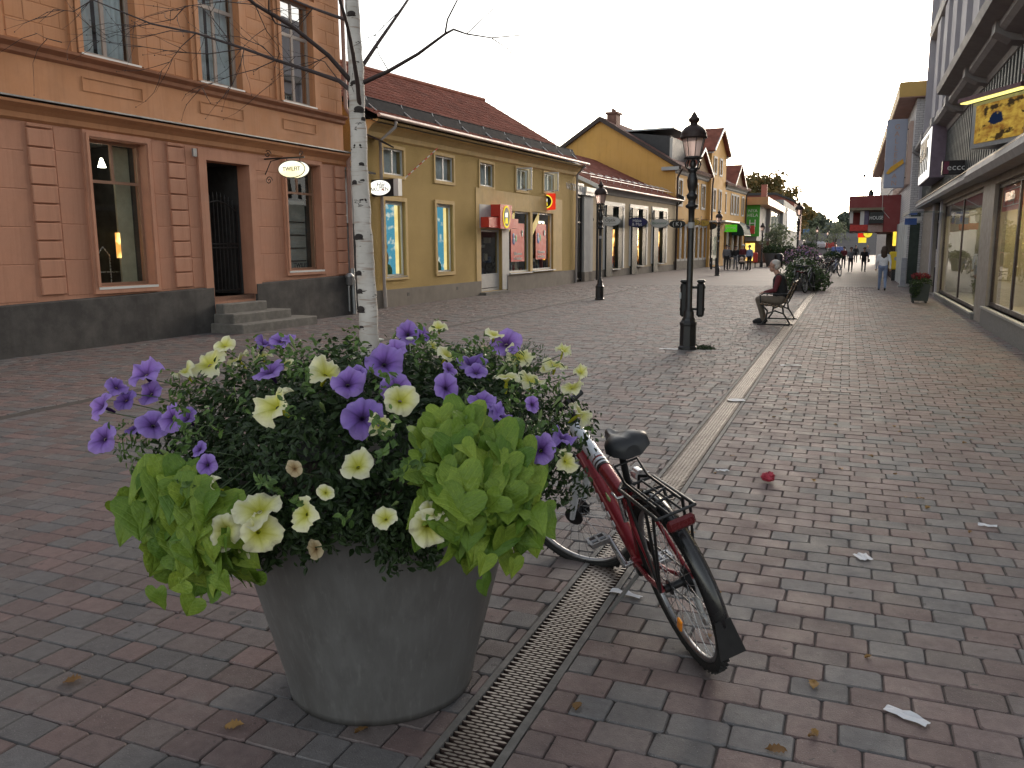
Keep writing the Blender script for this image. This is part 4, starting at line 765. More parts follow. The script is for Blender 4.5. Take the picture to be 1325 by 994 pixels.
# interior of the first shop window: dark room, warm lamps, a rail and a pale wall
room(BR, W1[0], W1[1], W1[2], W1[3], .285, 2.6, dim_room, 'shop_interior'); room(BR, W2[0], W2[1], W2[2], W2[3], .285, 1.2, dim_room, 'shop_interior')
b = MB(); b.box(W1[1] - .34, W1[1] - .01, .40, .44, 1.05, 3.45); b.build('display_wall', M('display_cream', (.42, .38, .28), .7, 0, .2, 4), BR)
b = MB()
for x, z in ((2.05, 3.22), (2.55, 3.18)): b.lathe([(.03, -.03), (.07, -.09), (.02, .07)], 10, (x, .5, z))
b.build('ceiling_spots', emit('spot_glow', (1, .92, .75), 5), BR)
b = MB(); b.box(2.02, 2.24, .6, .64, 1.45, 2.0); b.box(2.62, 2.72, .39, .398, 1.5, 1.95); b.build('lit_mirror', glow, BR)
b = MB(); b.tube([(2.3, .5, 1.05), (2.3, .5, 1.55), (2.42, .5, 1.7), (2.55, .5, 1.55), (2.55, .5, 1.05)], .012, 6); b.tube([(2.1, .5, 1.25), (2.75, .5, 1.25)], .012, 6); b.build('clothes_rail', steel, BR)
b = MB(); b.box(W2[0] + .40, W2[1] - .03, .40, .42, 1.2, 2.75); b.build('display_board', M('display_white', (.34, .33, .31), .7, 0, .15, 3), BR)
b = MB()
for k in range(4): b.box(W2[0] + .5, W2[1] - .08, .375, .398, 1.35 + .3 * k, 1.37 + .3 * k)
b.build('shelf', dark_metal, BR)
b = MB(); b.lathe([(.02, 0), (.16, .1), (.2, .45), (.12, .7), (.2, 1.0), (.06, 1.12), (.09, 1.3), (.02, 1.4)], 12, (W2[0] + .22, .45, 1.2)); b.build('mannequin', M('mannequin_dark', (.10, .10, .11), .5), BR)
font('window_lettering', 'TWILFIT', .15, black_iron, BR, (7.5, .15, 1.26))
# doorway: recess, iron gate, steps
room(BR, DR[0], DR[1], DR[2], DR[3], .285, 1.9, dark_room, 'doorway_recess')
b = MB(); b.box(DR[0] + .002, DR[1] - .002, -.0, 1.9, .60, .70); b.build('threshold', stone_m, BR)
for k, (a, e, y, z) in enumerate(((4.46, 5.74, -.30, .56), (4.40, 6.15, -.60, .37), (4.30, 6.65, -.90, .185))):
    b = MB(); b.cbox(((a + e) / 2, y / 2 + (-.035), z / 2 - .02), (e - a, -y - .07, z + .04), bev=.018); b.build('step', stone_m, BR)
gt = MB(); gx0, gx1 = DR[0] + .06, DR[1] - .06
gt.box(gx0, gx0 + .03, .3, .33, .72, 2.55); gt.box(gx1 - .03, gx1, .3, .33, .72, 2.55)
for z in (.78, 1.66, 1.74): gt.box(gx0 + .03, gx1 - .03, .302, .328, z, z + .03)
arc = [(gx0 + (gx1 - gx0) * k / 12, .315, 2.42 + .2 * math.sin(PI * k / 12)) for k in range(13)]; gt.tube(arc, .014, 6)
gate = gt.build('gate', black_iron, BR)
for k in range(1, 10):
    x = gx0 + (gx1 - gx0) * k / 10; h = 2.42 + .2 * math.sin(PI * k / 10) + .12
    bb = MB(); bb.tube([(x, .315, .75), (x, .315, h)], .010, 6); bb.lathe([(.017, -.02), (.002, .07)], 6, (x, .315, h)); bb.build('gate_bar', black_iron, gate)
# rainwater pipe, junction box and lamp housing
pipe_m = M('pipe_pink', (.33, .20, .16), .55, 0, .15, 4, .1)
b = MB(); b.tube([(9.13, -.10, 9.2), (9.13, -.10, 5.0), (9.16, -.28, 4.72), (9.18, -.28, 4.0), (9.15, -.10, 3.75), (9.15, -.10, 1.15)], .052, 10); b.build('downpipe', pipe_m, BR)
b = MB(); b.tube([(9.15, -.10, 1.15), (9.15, -.13, .02)], .06, 10); b.tube([(8.95, -.12, .75), (8.95, -.12, .1)], .022, 8); b.lathe([(.05, 0), (.09, .04), (.09, .18), (.11, .2), (.11, .24), (.06, .3)], 12, (8.95, -.15, .74)); b.build('pipe_boot', zinc, BR)
b = MB(); b.box(4.13, 4.22, -.10, -.056, 3.40, 3.55); b.build('wall_lamp', M('alu_grey', (.3, .3, .3), .4, .4), BR)
# oval lit sign on a scrolled bracket
def oval_board(parent, name, w, h, t, mat, edge, n=40, axis='y'):
    b = MB(); pts = [(w / 2 * math.cos(2 * PI * k / n), h / 2 * math.sin(2 * PI * k / n)) for k in range(n)]
    b.prism(pts, -t / 2, t / 2, 'y'); b.m = 1
    rim = [(p[0] * 1.02, -t / 2, p[1] * 1.03) for p in pts]; b.tube(rim, h * .025, 6, closed=True); b.tube([(p[0], t / 2, p[2]) for p in rim], h * .025, 6, closed=True)
    return b.build(name, [mat, edge], parent)
def hang_sign(name, label, pos, w, h, face, edge, txt, tm, wall_x, group=None, bracket=True, tsize=None, t=.10, lines=None, z_arm=None, scroll=False, shape='oval'):
    """sign board hung at right angles to the facade, reached by an arm from wall_x"""
    s = thing(name, label, 'sign', pos, 0, group)
    if shape == 'oval': oval_board(s, 'board', w, h, t, face, edge)
    else: b = MB(); b.cbox((0, 0, 0), (w, t, h), bev=.02); b.build('board', face, s)
    for tx, dz, sz in (lines or [(txt, 0, tsize or h * .4)]): font('lettering', tx, sz, tm, s, (0, -t / 2 - .004, dz))
    if bracket:
        za = (h / 2 + .07) if z_arm is None else z_arm; b = MB(); xw = wall_x - pos[0]; sg = 1 if xw < 0 else -1
        b.tube([(xw, 0, za), (w * .42 * sg, 0, za)], .018, 6)
        for x in (-w * .25, w * .25): b.tube([(x, 0, za), (x, 0, h * .42)], .008, 5)
        b.box(min(xw, xw + sg * .02), max(xw, xw + sg * .02), -.03, .03, za - .25, za + .25)
        if scroll:
            for c0, r0, a0 in ((.16, .10, 0), (.16, -.45, 1)):
                pts = [(xw + sg * (.13 + .09 * (1 - k / 26) * math.cos(k * .42)), 0, za + r0 + .09 * (1 - k / 26) * math.sin(k * .42)) for k in range(24)]; b.tube(pts, .009, 5)
            b.box(min(xw, xw + sg * .03), max(xw, xw + sg * .03), -.02, .02, za - .7, za + .38); b.tube([(xw + sg * .02, 0, za - .35), (xw + sg * .2, 0, za - .05), (xw + sg * .5, 0, za - .0)], .011, 5)
            b.tube([(w * .3 * sg + .05 * math.cos(k * .5) * (1 - k / 20), 0, za + .07 + .07 * math.sin(k * .5) * (1 - k / 20)) for k in range(16)], .008, 5)
        b.build('bracket', black_iron, s)
    return s
lit_white = emit('lit_cream', (1.0, .90, .50), .62, (1, .97, .82), 1.2)
txt_dark = M('letter_dark', (.06, .05, .035), .6, 0, .1, 5, 0)
hang_sign('oval_sign', 'lit cream oval shop sign on scrolled iron bracket beside terracotta doorway', (-10.98, 15.0, 3.30), .66, .34, lit_white, black_iron, 'TWILFIT', txt_dark, -11.76, tsize=.12, t=.16, scroll=True)

# ---------------------------------------------------------------- narrow grey house in the gap
GP = fac('grey_annex', 'narrow pale grey annex with dark door squeezed beside the terracotta building', (-12.15, 17.98), (.02, 1))
lg = M('plaster_pale', (.36, .36, .35), .8, 0, .12, 2, .2)
b = MB(); b.wall(0, 1.62, 0, 3.6, [(.55, 1.3, 0, 2.3)], 0, .2); b.quad((1.62, 0, 0), (1.62, 6, 0), (1.62, 6, 3.6), (1.62, 0, 3.6)); b.quad((0, 0, 3.6), (1.62, 0, 3.6), (1.62, 6, 3.6), (0, 6, 3.6)); b.build('wall', lg, GP)
b = MB(); b.box(.56, 1.29, .1, .14, .02, 2.29); b.build('door', M('door_grey', (.09, .09, .09), .5), GP)
b = MB(); 
for z in (1.9, 2.5, 3.0): b.box(0, .5, -.012, -.001, z, z + .02)
b.build('score_line', M('score_dark', (.15, .15, .15), .8), GP)
b = MB(); slab(b, (-.05, -.35, 3.62), (1.68, -.35, 3.62), (1.68, 3, 4.5), (-.05, 3, 4.5), .05); b.build('roof', roof_dark, GP)
b = MB(); b.tube([(.25, -.06, 3.5), (.25, -.06, .05)], .05, 8); b.build('downpipe', zinc, GP)

# ---------------------------------------------------------------- ochre roughcast building
YB = fac('ochre_building', 'ochre roughcast shop building with long red tiled roof behind the birch', (-11.97, 20.32), (.016, 1))
t = NT('roughcast'); v = t.coord('Object')
c = t.mix(t.noise(v, 150, 2, .6, .38, .66), (.34, .23, .08), (.60, .43, .17)); c = t.mix(t.noise(v, .7, 4, .6, .35, .7), c, t.mix(1.0, c, (.84, .83, .8), 'MULTIPLY'))
t.principled(c, .9, 0, t.bump(t.noise(v, 110, 3), .9, .02), .2); rough_m = t.mat
ochre = M('plaster_ochre', (.58, .41, .18), .8, 0, .1, 2, .25, 80, .005, dirt=(.36, .26, .13), dirt_amt=.4, streak=.45)
ysl = lambda s: 5.02 + .0155 * (s + .75)
Y0, Y1 = -.75, 16.75
uws = [(.04, 1.15, 3.66, 4.38), (3.06, 4.3, 3.70, 4.46), (6.3, 7.45, 3.74, 4.52), (9.55, 10.75, 3.80, 4.58), (12.52, 13.68, 3.92, 4.64)]
lws = [(.05, 1.14, .86, 2.95), (3.08, 4.18, .89, 3.0)]
SH = [(6.32, 8.12, .10, 2.28), (8.80, 10.98, .69, 3.0), (11.22, 13.65, .72, 3.04)]
holes = uws + lws + SH
b = MB(); b.wall(Y0, Y1, 0, 5.0, holes, 0, .22)
b.quad((Y0, 0, 5.0), (Y1, 0, 5.0), (Y1, 0, ysl(Y1)), (Y0, 0, ysl(Y0)))
for s, a in ((Y0, 0), (Y1, 1)):
    q = [(s, 0, 0), (s, 9.2, 0), (s, 9.2, ysl(s)), (s, 4.6, 8.0 if s < 0 else 8.3), (s, 0, ysl(s))]; b.add(q, [(0, 1, 2, 3, 4) if a else (4, 3, 2, 1, 0)])
b.quad((Y1, 9.2, 0), (Y0, 9.2, 0), (Y0, 9.2, 5), (Y1, 9.2, 5)); b.build('wall', rough_m, YB)
b = MB(); grey_pl = M('plinth_grey', (.20, .175, .145), .85, 0, .15, 2, .3, 60, .006, dirt=(.12, .1, .085), dirt_amt=.5)
b.box(Y0, 6.25, -.05, -.001, -.02, .49); b.box(8.62, Y1, -.05, -.001, -.02, .60); b.build('plinth', grey_pl, YB)
b = MB()
for s, z in ((1.1, .36), (4.3, .38)): b.box(s, s + .12, -.055, -.0505, z - .1, z)
b.build('vent', black_iron, YB)
b = MB()
for s, e, z in ((5.95, 6.32, 0), (8.12, 8.80, .62), (10.98, 11.22, .62), (13.65, 14.75, .62)): b.box(s, e, -.022, -.001, z, 3.2)
b.box(5.95, 14.75, -.022, -.001, 3.2, 3.66); b.box(8.80, 10.98, -.022, -.001, 3.0, 3.2); b.box(11.22, 13.65, -.022, -.001, 3.04, 3.2); b.box(6.32, 8.12, -.022, -.001, 2.28, 3.2); b.build('shopfront_plaster', ochre, YB)
b = MB()
prof = [(-.002, 4.55), (-.07, 4.6), (-.09, 4.72), (-.22, 4.86), (-.40, 4.95), (-.42, 5.0), (-.0, 5.0)]
dzr = .0155 * 17.5; n = len(prof); vs = [(Y0 - .05, y, z - .02) for y, z in prof] + [(Y1 + .05, y, z + dzr - .02) for y, z in prof]
b.add(vs, [tuple(range(n)), tuple(range(n, 2 * n))[::-1]] + [(i, n + i, n + (i + 1) % n, (i + 1) % n) for i in range(n)]); b.build('cornice', ochre, YB)
for a, e, z0, z1 in uws:
    b = MB(); surround(b, a, e, z0, z1, .09, -.03, -.001); b.build('window_surround', ochre, YB)
    window(YB, a, e, z0, z1, .06, white_paint, .05, (.5,), (), pane_glass, .07, mw=.07); room(YB, a, e, z0, z1, .225, 1.2, dark_room)
    fold_curtain(a + .04, e - .04, z0 + .03, z1 - .03, .2, .015, .09).build('curtain', curtain_m, YB)
for a, z0, z1 in ((9.62, 3.82, 4.56), (12.6, 3.95, 4.62)):     # casements standing open towards the street
    b = MB(); surround(b, 0, .52, 0, z1 - z0, .045, -.02, .02); 
    o = b.build('open_casement', white_paint, YB, (a, -.03, z0), (0, 0, R(-78))); p = MB(); p.box(0, .52, -.004, .004, 0, z1 - z0); p.build('pane', pane_glass, o)
tsky = NT('mural_sky'); v = tsky.coord('Object'); cc = tsky.mix(tsky.noise(tsky.coord('Object', (1, 1, 1.6)), 1.9, 3, .5, .50, .58), (.10, .36, .50), (.75, .80, .72)); e_ = tsky.n('ShaderNodeEmission'); e_.inputs[1].default_value = .36; tsky.t.links.new(cc, e_.inputs[0]); tsky.t.links.new(e_.outputs[0], tsky.out.inputs[0])
warm_strip = emit('window_tube', (1.0, .80, .36), .5, (.9, .65, .25), 3)
for i, (a, e, z0, z1) in enumerate(lws):
    b = MB(); surround(b, a, e, z0, z1, .11, -.04, -.001); b.build('window_surround', ochre, YB)
    window(YB, a, e, z0, z1, .1, white_paint, .045, (), (.965,), shop_glass, .14, sillm=white_paint)
    room(YB, a, e, z0, z1, .225, .9, dim_room, 'display_box')
    b = MB(); b.box(a, e - .01, .225, .24, z0 + .02, z1); b.build('sky_mural', tsky.mat, YB)
    b = MB(); b.box(e - .20, e - .04, .20, .22, z0 + .05, z1 - .1); b.build('lit_panel', warm_strip, YB)
    b = MB(); 
    b.ball((a + .35, .20, z0 + .5), .13, 10, 8, (1, .15, 1.5)); b.ball((a + .35, .20, z0 + .82), .09, 10, 8, (1, .2, 1)); b.m = 1; b.ball((a + .4, .19, z0 + .12), .25, 10, 6, (1, .1, .9)); b.build('display_figure', [M('figure_brown', (.16, .06, .04), .6), M('figure_green', (.05, .13, .05), .7)], YB)
# shop door and windows
dfm = M('shopfront_grey', (.40, .40, .39), .5, 0, .1, 4)
window(YB, *SH[0], .12, dfm, .09, (), (.27,), shop_glass, None, name='shop_door'); room(YB, SH[0][0], SH[0][1], .1, 2.28, .225, 2.5, dark_room)
b = MB(); b.box(6.4, 8.04, .085, .115, .22, .66); b.build('door_panel', dfm, YB); b = MB(); b.box(6.1, 8.2, -.3, .1, -.02, .09); b.build('door_step', stone_m, YB)
b = MB(); b.box(8.14, 8.78, -.03, -.023, .1, 3.1); b.build('door_side_panel', dfm, YB); b = MB(); b.box(6.2, 8.8, -.03, -.023, 2.31, 3.12); b.build('fascia_panel', dfm, YB)
for a, e, z0, z1 in SH[1:]:
    window(YB, a, e, z0, z1, .1, white_paint, .07, (), (), shop_glass, .22, sillm=white_paint); room(YB, a, e, z0, z1, .225, 2.6, dim_room, 'shop_interior')
red_p = M('poster_red', (.55, .035, .025), .5, 0, .1, 3, 0); yel_p = M('poster_yellow', (.72, .52, .04), .5, 0, .1, 3, 0); wht_p = M('poster_white', (.75, .75, .72), .5, 0, .05, 3, 0); blk_p = M('poster_black', (.02, .02, .02), .5, 0, .1, 3, 0); blu_p = M('poster_blue', (.05, .12, .35), .5); grn_p = M('poster_green', (.06, .25, .06), .5)
def poster(x, z, w, h, t1, t2):
    o = MB().box(x, x + w, .050, .056, z, z + h).build('poster', red_p, YB)
    b = MB(); b.prism([(x - .38, z + .95), (x + .32, z + 1.55), (x + .42, z + 1.98), (x - .35, z + 1.42)], .040, .048, 'y'); b.build('price_flash', yel_p, o)
    b = MB(); b.ball((x + .28, .044, z + .78), .14, 10, 6, (1, .05, 1)); b.ball((x + .25, .0435, z + .98), .10, 10, 6, (1, .05, 1)); b.build('blob', blu_p, o); b = MB(); b.ball((x + .5, .043, z + .88), .10, 10, 6, (1, .05, 1.4)); b.build('blob', grn_p, o)
    b = MB(); b.ball((x + w - .22, .044, z + 1.08), .11, 10, 6, (1, .05, 1.2)); b.build('blob', blk_p, o); b = MB(); b.ball((x + w - .22, .038, z + 1.02), .06, 8, 6, (1, .05, 1.2)); b.build('blob', wht_p, o)
    font('lettering', t1, .17, wht_p, o, (x + w / 2, .042, z + .30)); font('lettering', t2, .17, wht_p, o, (x + w / 2, .042, z + .12))
poster(9.15, 1.1, 1.35, 1.45, 'Välkommen', 'in i butiken'); poster(11.75, 1.15, 1.2, 1.42, 'Välkommen', 'in i butiken')
b = MB(); b.box(13.2, 13.5, .3, .34, 1.1, 2.6); b.build('lit_column', emit('orange_glow', (1, .45, .05), .9, (.6, .2, .02), 2), YB)
b = MB()
for k in range(4): b.box(12.6 + .22 * k, 12.75 + .22 * k, .3, .34, 2.66 - .05 * (k % 2), 2.72)
b.build('ceiling_lights', emit('pale_glow', (1, .9, .6), 1.5), YB)
b = MB(); rs = random.Random(8)
for k in range(46):
    a = rs.choice(SH[1:]); x = rs.uniform(a[0] + .1, a[1] - .1); h = rs.uniform(.1, .5); b.m = k % 5; b.cbox((x, rs.uniform(.24, .5), a[2] + h / 2), (rs.uniform(.08, .3), .12, h))
b.build('goods', [M('goods' + 'abcde'[k], c, .6) for k, c in enumerate(((.25, .04, .03), (.05, .07, .12), (.2, .17, .12), (.03, .03, .03), (.3, .3, .28)))], YB, kind='stuff')
b = MB(); rs = random.Random(9)
for k in range(30): b.m = k % 5; z = rs.uniform(.3, 2.1); b.cbox((rs.uniform(6.45, 8.0), rs.uniform(.4, .9), z), (rs.uniform(.1, .35), .2, rs.uniform(.1, .3)))
b.build('goods', [MATS['goods' + k] for k in 'abcde'], YB, kind='stuff')
# roof: tiles, gutter, snow guard
zr0, zr1 = 7.6, 8.42; dn = Vector((0, .05, -.16))
A_, B_, C_, D_ = (Y0 - .15, -.48, 5.03), (Y1 + .2, -.48, 5.32), (Y1 + .05, 4.6, zr1), (Y0 - .15, 4.6, zr0)
b = MB(); b.add([Vector(A_) + dn, Vector(B_) + dn, Vector(C_) + dn, Vector(D_) + dn], [(0, 1, 2), (0, 2, 3)]); b.add([(Y1 + .2, 9.7, 5.2), (Y0 - .15, 9.7, 5.0), Vector(D_) + dn, Vector(C_) + dn], [(0, 1, 2), (0, 2, 3)]); b.build('roof', roof_dark, YB)
tiles(YB, A_, B_, C_, D_, .24, .34, tile_m)
b = MB(); b.tube([(Y0 - .2, -.53, 5.05), (Y1 + .25, -.53, 5.34)], .055, 8); b.build('gutter', M('gutter_pale', (.42, .33, .30), .5, .2, .1, 4), YB)
b = MB(); b.tube([Vector(D_) + Vector((0, 0, .06)), Vector(C_) + Vector((0, 0, .06))], .09, 8); b.build('ridge_cap', tile_m, YB)
def on_roof(s, f, h=0): return Vector(A_).lerp(Vector(B_), s).lerp(Vector(D_).lerp(Vector(C_), s), f) + (Vector(B_) - Vector(A_)).cross(Vector(D_) - Vector(A_)).normalized() * h
sg = MB(); f0 = .085; sg.add([on_roof(.0, f0, .04), on_roof(.98, f0, .04), on_roof(.98, f0 + .055, .24), on_roof(.0, f0 + .055, .24)], [(0, 1, 2, 3)]); sg.tube([on_roof(0, f0 + .055, .24), on_roof(.98, f0 + .055, .24)], .018, 6)
sgo = sg.build('snow_guard', M('guard_grey', (.03, .03, .033), .9, 0, .2, 5, .1, spec=.05), YB)
for k in range(10):
    s = .02 + k * .104; g = MB(); g.tube([on_roof(s, f0 - .03, .05), on_roof(s, f0 + .03, .12), on_roof(s, f0 + .055, .25)], .016, 5); g.build('guard_bracket', M('galv', (.55, .55, .55), .4, .5), sgo)
yp = M('pipe_grey', (.36, .33, .31), .5, .1, .15, 4)
b = MB(); b.tube([(-.05, -.5, 5.0), (-.08, -.5, 4.85), (-.22, -.1, 4.5), (-.22, -.09, .5)], .045, 10); b.tube([(-.22, -.09, .55), (-.22, -.11, .02)], .058, 10); b.build('downpipe', yp, YB)
b = MB(); b.tube([(16.5, -.5, 5.25), (16.5, -.12, 4.85), (16.5, -.09, .7), (16.5, -.1, .02)], .05, 10); b.build('downpipe', yp, YB)
b = MB(); slab(b, (-.9, -.55, 4.42), (-.35, -.6, 4.30), (-.3, .1, 4.62), (-.9, .1, 4.7), .04); b.build('door_canopy', roof_dark, YB)
# red cross-shaped fascia sign with roundel
rs_ = thing('fascia_sign', 'red cross-shaped fascia sign with yellow oval above the ochre shop door', 'sign', YB.location, YB.rotation_euler.z)
b = MB(); b.box(6.3, 8.95, -.34, -.03, 2.33, 2.68); b.build('crossbar', M('sign_red', (.55, .05, .03), .45, 0, .08, 3), rs_)
b = MB(); b.box(7.15, 8.2, -.40, -.031, 2.72, 3.14); b.box(7.15, 8.2, -.40, -.341, 2.3, 2.719); b.build('upright', MATS['sign_red'], rs_)
def roundel(parent, c, w, h, y, fx=1):
    n = 28; el = lambda k, a, e, dx=0, dz=0: [(c[0] + dx + a / 2 * math.cos(2 * PI * i / n), c[1] + dz + e / 2 * math.sin(2 * PI * i / n)) for i in range(n)]
    MB().prism(el(0, w, h), y - .012, y, 'y').build('ring', emit('lit_yellow', (1, .72, .04), .45, (1, .8, .1), 2), parent)
    MB().prism(el(0, w * .84, h * .84), y - .018, y - .0121, 'y').build('disc', blk_p, parent)
    MB().prism([(c[0] - w * .25, c[1] - h * .02), (c[0] + w * .1, c[1] - h * .02), (c[0] + w * .12, c[1] + h * .2), (c[0] - w * .22, c[1] + h * .17)], y - .023, y - .0181, 'y').build('patch', emit('lit_patch', (1, .97, .85), .55), parent)
    MB().prism([(c[0] - w * .27, c[1] - h * .3), (c[0] + w * .15, c[1] - h * .3), (c[0] + w * .1, c[1] - h * .05), (c[0] - w * .2, c[1] - h * .05)], y - .0235, y - .0182, 'y').build('patch', MATS['lit_yellow'], parent)
roundel(rs_, (7.68, 2.72), .62, .78, -.402)
sq = thing('square_sign', 'red square sign with black and yellow roundel projecting from ochre wall', 'sign', (at_y(707.5, 261, 33.2).x, 33.2, at_y(707.5, 261, 33.2).z))
MB().cbox((0, .08, 0), (.66, .22, .66), bev=.02).build('box', emit('lit_red', (.80, .05, .02), .42, (.7, .03, .01), 2), sq); roundel(sq, (-.02, 0), .56, .56, -.031)
b = MB(); b.tube([(-.66, .08, .2), (-.33, .08, .2)], .02, 6); b.tube([(-.66, .08, -.2), (-.33, .08, -.2)], .02, 6); b.build('bracket', MATS['sign_red'], sq)
p = at_y(494, 243, 19.75)
oh = thing('hair_salon_sign', 'lit white oval sign in dark box hanging beside the birch trunk', 'sign', (p.x, 19.75, p.z))
b = MB(); b.cbox((-.07, .1, 0), (.86, .2, .44), bev=.015); b.build('box', blk_p, oh); o2 = oval_board(oh, 'oval_face', .68, .40, .02, emit('lit_ivory', (1, .98, .88), .6), blk_p); o2.location = (-.06, -.012, 0)
font('lettering', 'Hår', .17, txt_dark, oh, (-.02, -.03, .075), shear=.3); font('lettering', 'AKUTEN', .145, txt_dark, oh, (-.06, -.03, -.045)); MB().prism([(.02, -.05), (.05, -.01), (.09, -.04), (.055, -.085)], -.036, -.026, 'y').build('flame', M('flame_red', (.6, .1, .02), .5), oh)
b = MB(); b.box(.36, .5, 0, .2, -.22, .22); b.build('side_panel', white_paint, oh)
# striped pole leaning off the window
st = thing('striped_pole', 'red and white striped pole sticking out from ochre wall above oval sign', 'pole', (0, 0, 0))
a, e = Vector((-11.93, 21.5, 3.62)), Vector((-11.75, 23.25, 4.62))
for k in range(12): MB().tube([a.lerp(e, k / 12), a.lerp(e, (k + 1) / 12)], .018, 6, False).build('band', MATS['sign_red'] if k % 2 else white_paint, st)
# ---------------------------------------------------------------- gateway beside the ochre building
GW = fac('gateway', 'white gateway with tall black iron gate and lettered board beside the ochre building', (-11.72, 37.2), (.016, 1))
b = MB(); b.box(1.15, 2.55, 0, 4.2, 0, 4.05); b.build('pillar', lg, GW)
b = MB(); b.box(1.05, 2.62, -.10, 4.2, 4.05, 4.2); b.box(1.0, 2.66, -.16, 4.2, 4.2, 4.42); b.build('pillar_cap', white_paint, GW); b = MB(); b.box(1.1, 2.6, -.06, 4.2, 0, .45); b.build('pillar_base', grey_pl, GW)
b = MB(); b.box(-1.8, 1.14, .1, .2, 4.02, 4.12); b.build('lintel', black_iron, GW)
b = MB(); b.box(-1.75, 1.0, -.02, .05, 4.05, 4.55); brd = b.build('sign_board', white_paint, GW); font('lettering', 'VÄSTERPORT', .42, M('letter_navy', (.03, .05, .09), .5), brd, (-.36, -.03, 4.29), sx=.95)
g = MB(); 
for z in (.12, 2.75, 3.9): g.box(-1.75, 1.1, .1, .14, z, z + .06)
g.box(.98, 1.1, .09, .15, .02, 4.0); g.box(-1.8, -1.7, .09, .15, .02, 4.0); gg = g.build('iron_gate', black_iron, GW)
for k in range(13): x = -1.58 + .205 * k; MB().tube([(x, .12, .12), (x, .12, 3.93)], .022, 6).build('gate_bar', black_iron, gg)
b = MB(); b.quad((-1.8, 5, 0), (1.1, 5, 0), (1.1, 5, 4.2), (-1.8, 5, 4.2)); b.quad((-1.8, 0, 4.2), (-1.8, 5, 4.2), (1.1, 5, 4.2), (1.1, 0, 4.2)); b.build('passage', M('passage_wall', (.12, .12, .12), .9), GW)
b = MB(); b.tube([(2.62, -.2, 4.1), (2.62, -.2, .02)], .06, 8); b.build('downpipe', black_iron, GW)
# ---------------------------------------------------------------- low cream shop building
LB = fac('low_shop_building', 'low cream shop building with three dark-framed windows and red roof beside the gateway', (-12.26, 45.28), (.08, .997))
cream = M('plaster_cream', (.52, .41, .26), .8, 0, .1, 2, .2, dirt=(.33, .27, .2), dirt_amt=.3)
dgreen = M('frame_dark_green', (.014, .021, .018), .45, 0, .2, 6)
op = [(-1.1, 1.9, .42, 3.85), (3.3, 6.35, .5, 3.87), (7.65, 10.7, .56, 3.9)]
S0, S1 = -2.8, 13.3
b = MB(); b.wall(S0, S1, 0, 4.7, op, 0, .3); 
for s, a in ((S0, 0), (S1, 1)):
    q = [(s, 0, 0), (s, 12, 0), (s, 12, 4.8), (s, 6, 7.7), (s, 0, 4.7)]; b.add(q, [(0, 1, 2, 3, 4) if a else (4, 3, 2, 1, 0)])
b.build('wall', cream, LB)
b = MB(); b.box(S0, S1, -.04, -.001, -.02, .40); b.build('plinth', grey_pl, LB)
b = MB(); b.prism([(-.001, 4.4), (-.08, 4.45), (-.1, 4.6), (-.3, 4.75), (-.3, 4.82), (0, 4.82)], S0 - .1, S1, 'x'); b.build('cornice', lg, LB)
for k, (a, e, z0, z1) in enumerate(op):
    b = MB(); surround(b, a, e, z0, z1, .22, -.05, -.001, False); b.build('window_surround', white_paint, LB)
    b = MB(); b.box(a, a + .95, -.14, .0, .03, z1 - .002); b.box(e - .75, e, -.03, .29, z0, z1 - .002); b.build('dark_post', dgreen, LB)
    window(LB, a + .96, e - .76, z0, z1, .12, dgreen, .07, (), (.78,), far_glass, .3, sillm=white_paint); room(LB, a, e, z0, z1, .305, 2.2, dim_room, 'shop_interior')
    b = MB(); b.box(a + 1.0, e - .8, .20, .215, .7 + .1 * k, 2.6); b.build('lit_wall', glow, LB)
    b = MB(); rs = random.Random(k)
    for q in range(16): b.m = q % 3; b.cbox((rs.uniform(a + 1, e - .8), rs.uniform(.165, .185), rs.uniform(z0 + .1, z0 + (1.6 if q % 2 else .5))), (rs.uniform(.1, .35), .02, rs.uniform(.2, .6)))
    b.build('goods', [MATS['goodsa'], MATS['goodsb'], M('goods_orange', (.5, .16, .05), .6)], LB, kind='stuff')
    b = MB(); b.tube([(a - .3, -.1, 3.3), (a - .3, -.1, 3.75)], .03, 6); b.build('bracket_stub', black_iron, LB)
A_, B_, C_, D_ = (S0 - .3, -.42, 4.72), (S1, -.42, 4.72), (S1, 6, 7.75), (S0 - .3, 6, 7.75)
b = MB(); slab(b, A_, B_, C_, D_, .1); slab(b, (S1, 12.4, 4.7), (S0 - .3, 12.4, 4.7), D_, C_, .1); b.build('roof', roof_dark, LB); tiles(LB, A_, B_, C_, D_, .28, .4, tile_m)
b = MB(); b.tube([(S0 - .3, -.45, 4.72), (S1, -.45, 4.72)], .06, 6); b.build('gutter', MATS['gutter_pale'], LB)
b = MB(); b.prism([(-.5, 4.55), (-.5, 4.75), (6, 7.80), (6, 7.58)], S0 - .36, S0 - .30, 'x'); b.build('verge_board', white_paint, LB)
b = MB()
for q in (.10, .18): b.tube([Vector(A_).lerp(Vector(D_), q) + Vector((.2, -.08, .22)), Vector(B_).lerp(Vector(C_), q) + Vector((-.1, -.08, .22))], .02, 5)
for k in range(14): x = S0 + .2 + k * 1.2; b.tube([(x, .25, 5.1), (x, .2, 5.35), (x, .75, 5.6)], .015, 4)
b.build('snow_guard', MATS['galv'], LB)
b = MB(); b.box(S1 - .02, S1 + .22, 1.2, 6.2, 5.2, 5.3); b.prism([(-.5, 4.75), (6, 7.9), (6, 8.25), (-.5, 5.0)], S1 - .05, S1 + .2, 'x'); b.build('parapet_flashing', roof_dark, LB)
b = MB(); b.tube([(S1 - .3, -.45, 4.7), (S1 - .3, -.1, 4.4), (S1 - .3, -.1, .02)], .07, 8); b.build('downpipe', black_iron, LB)
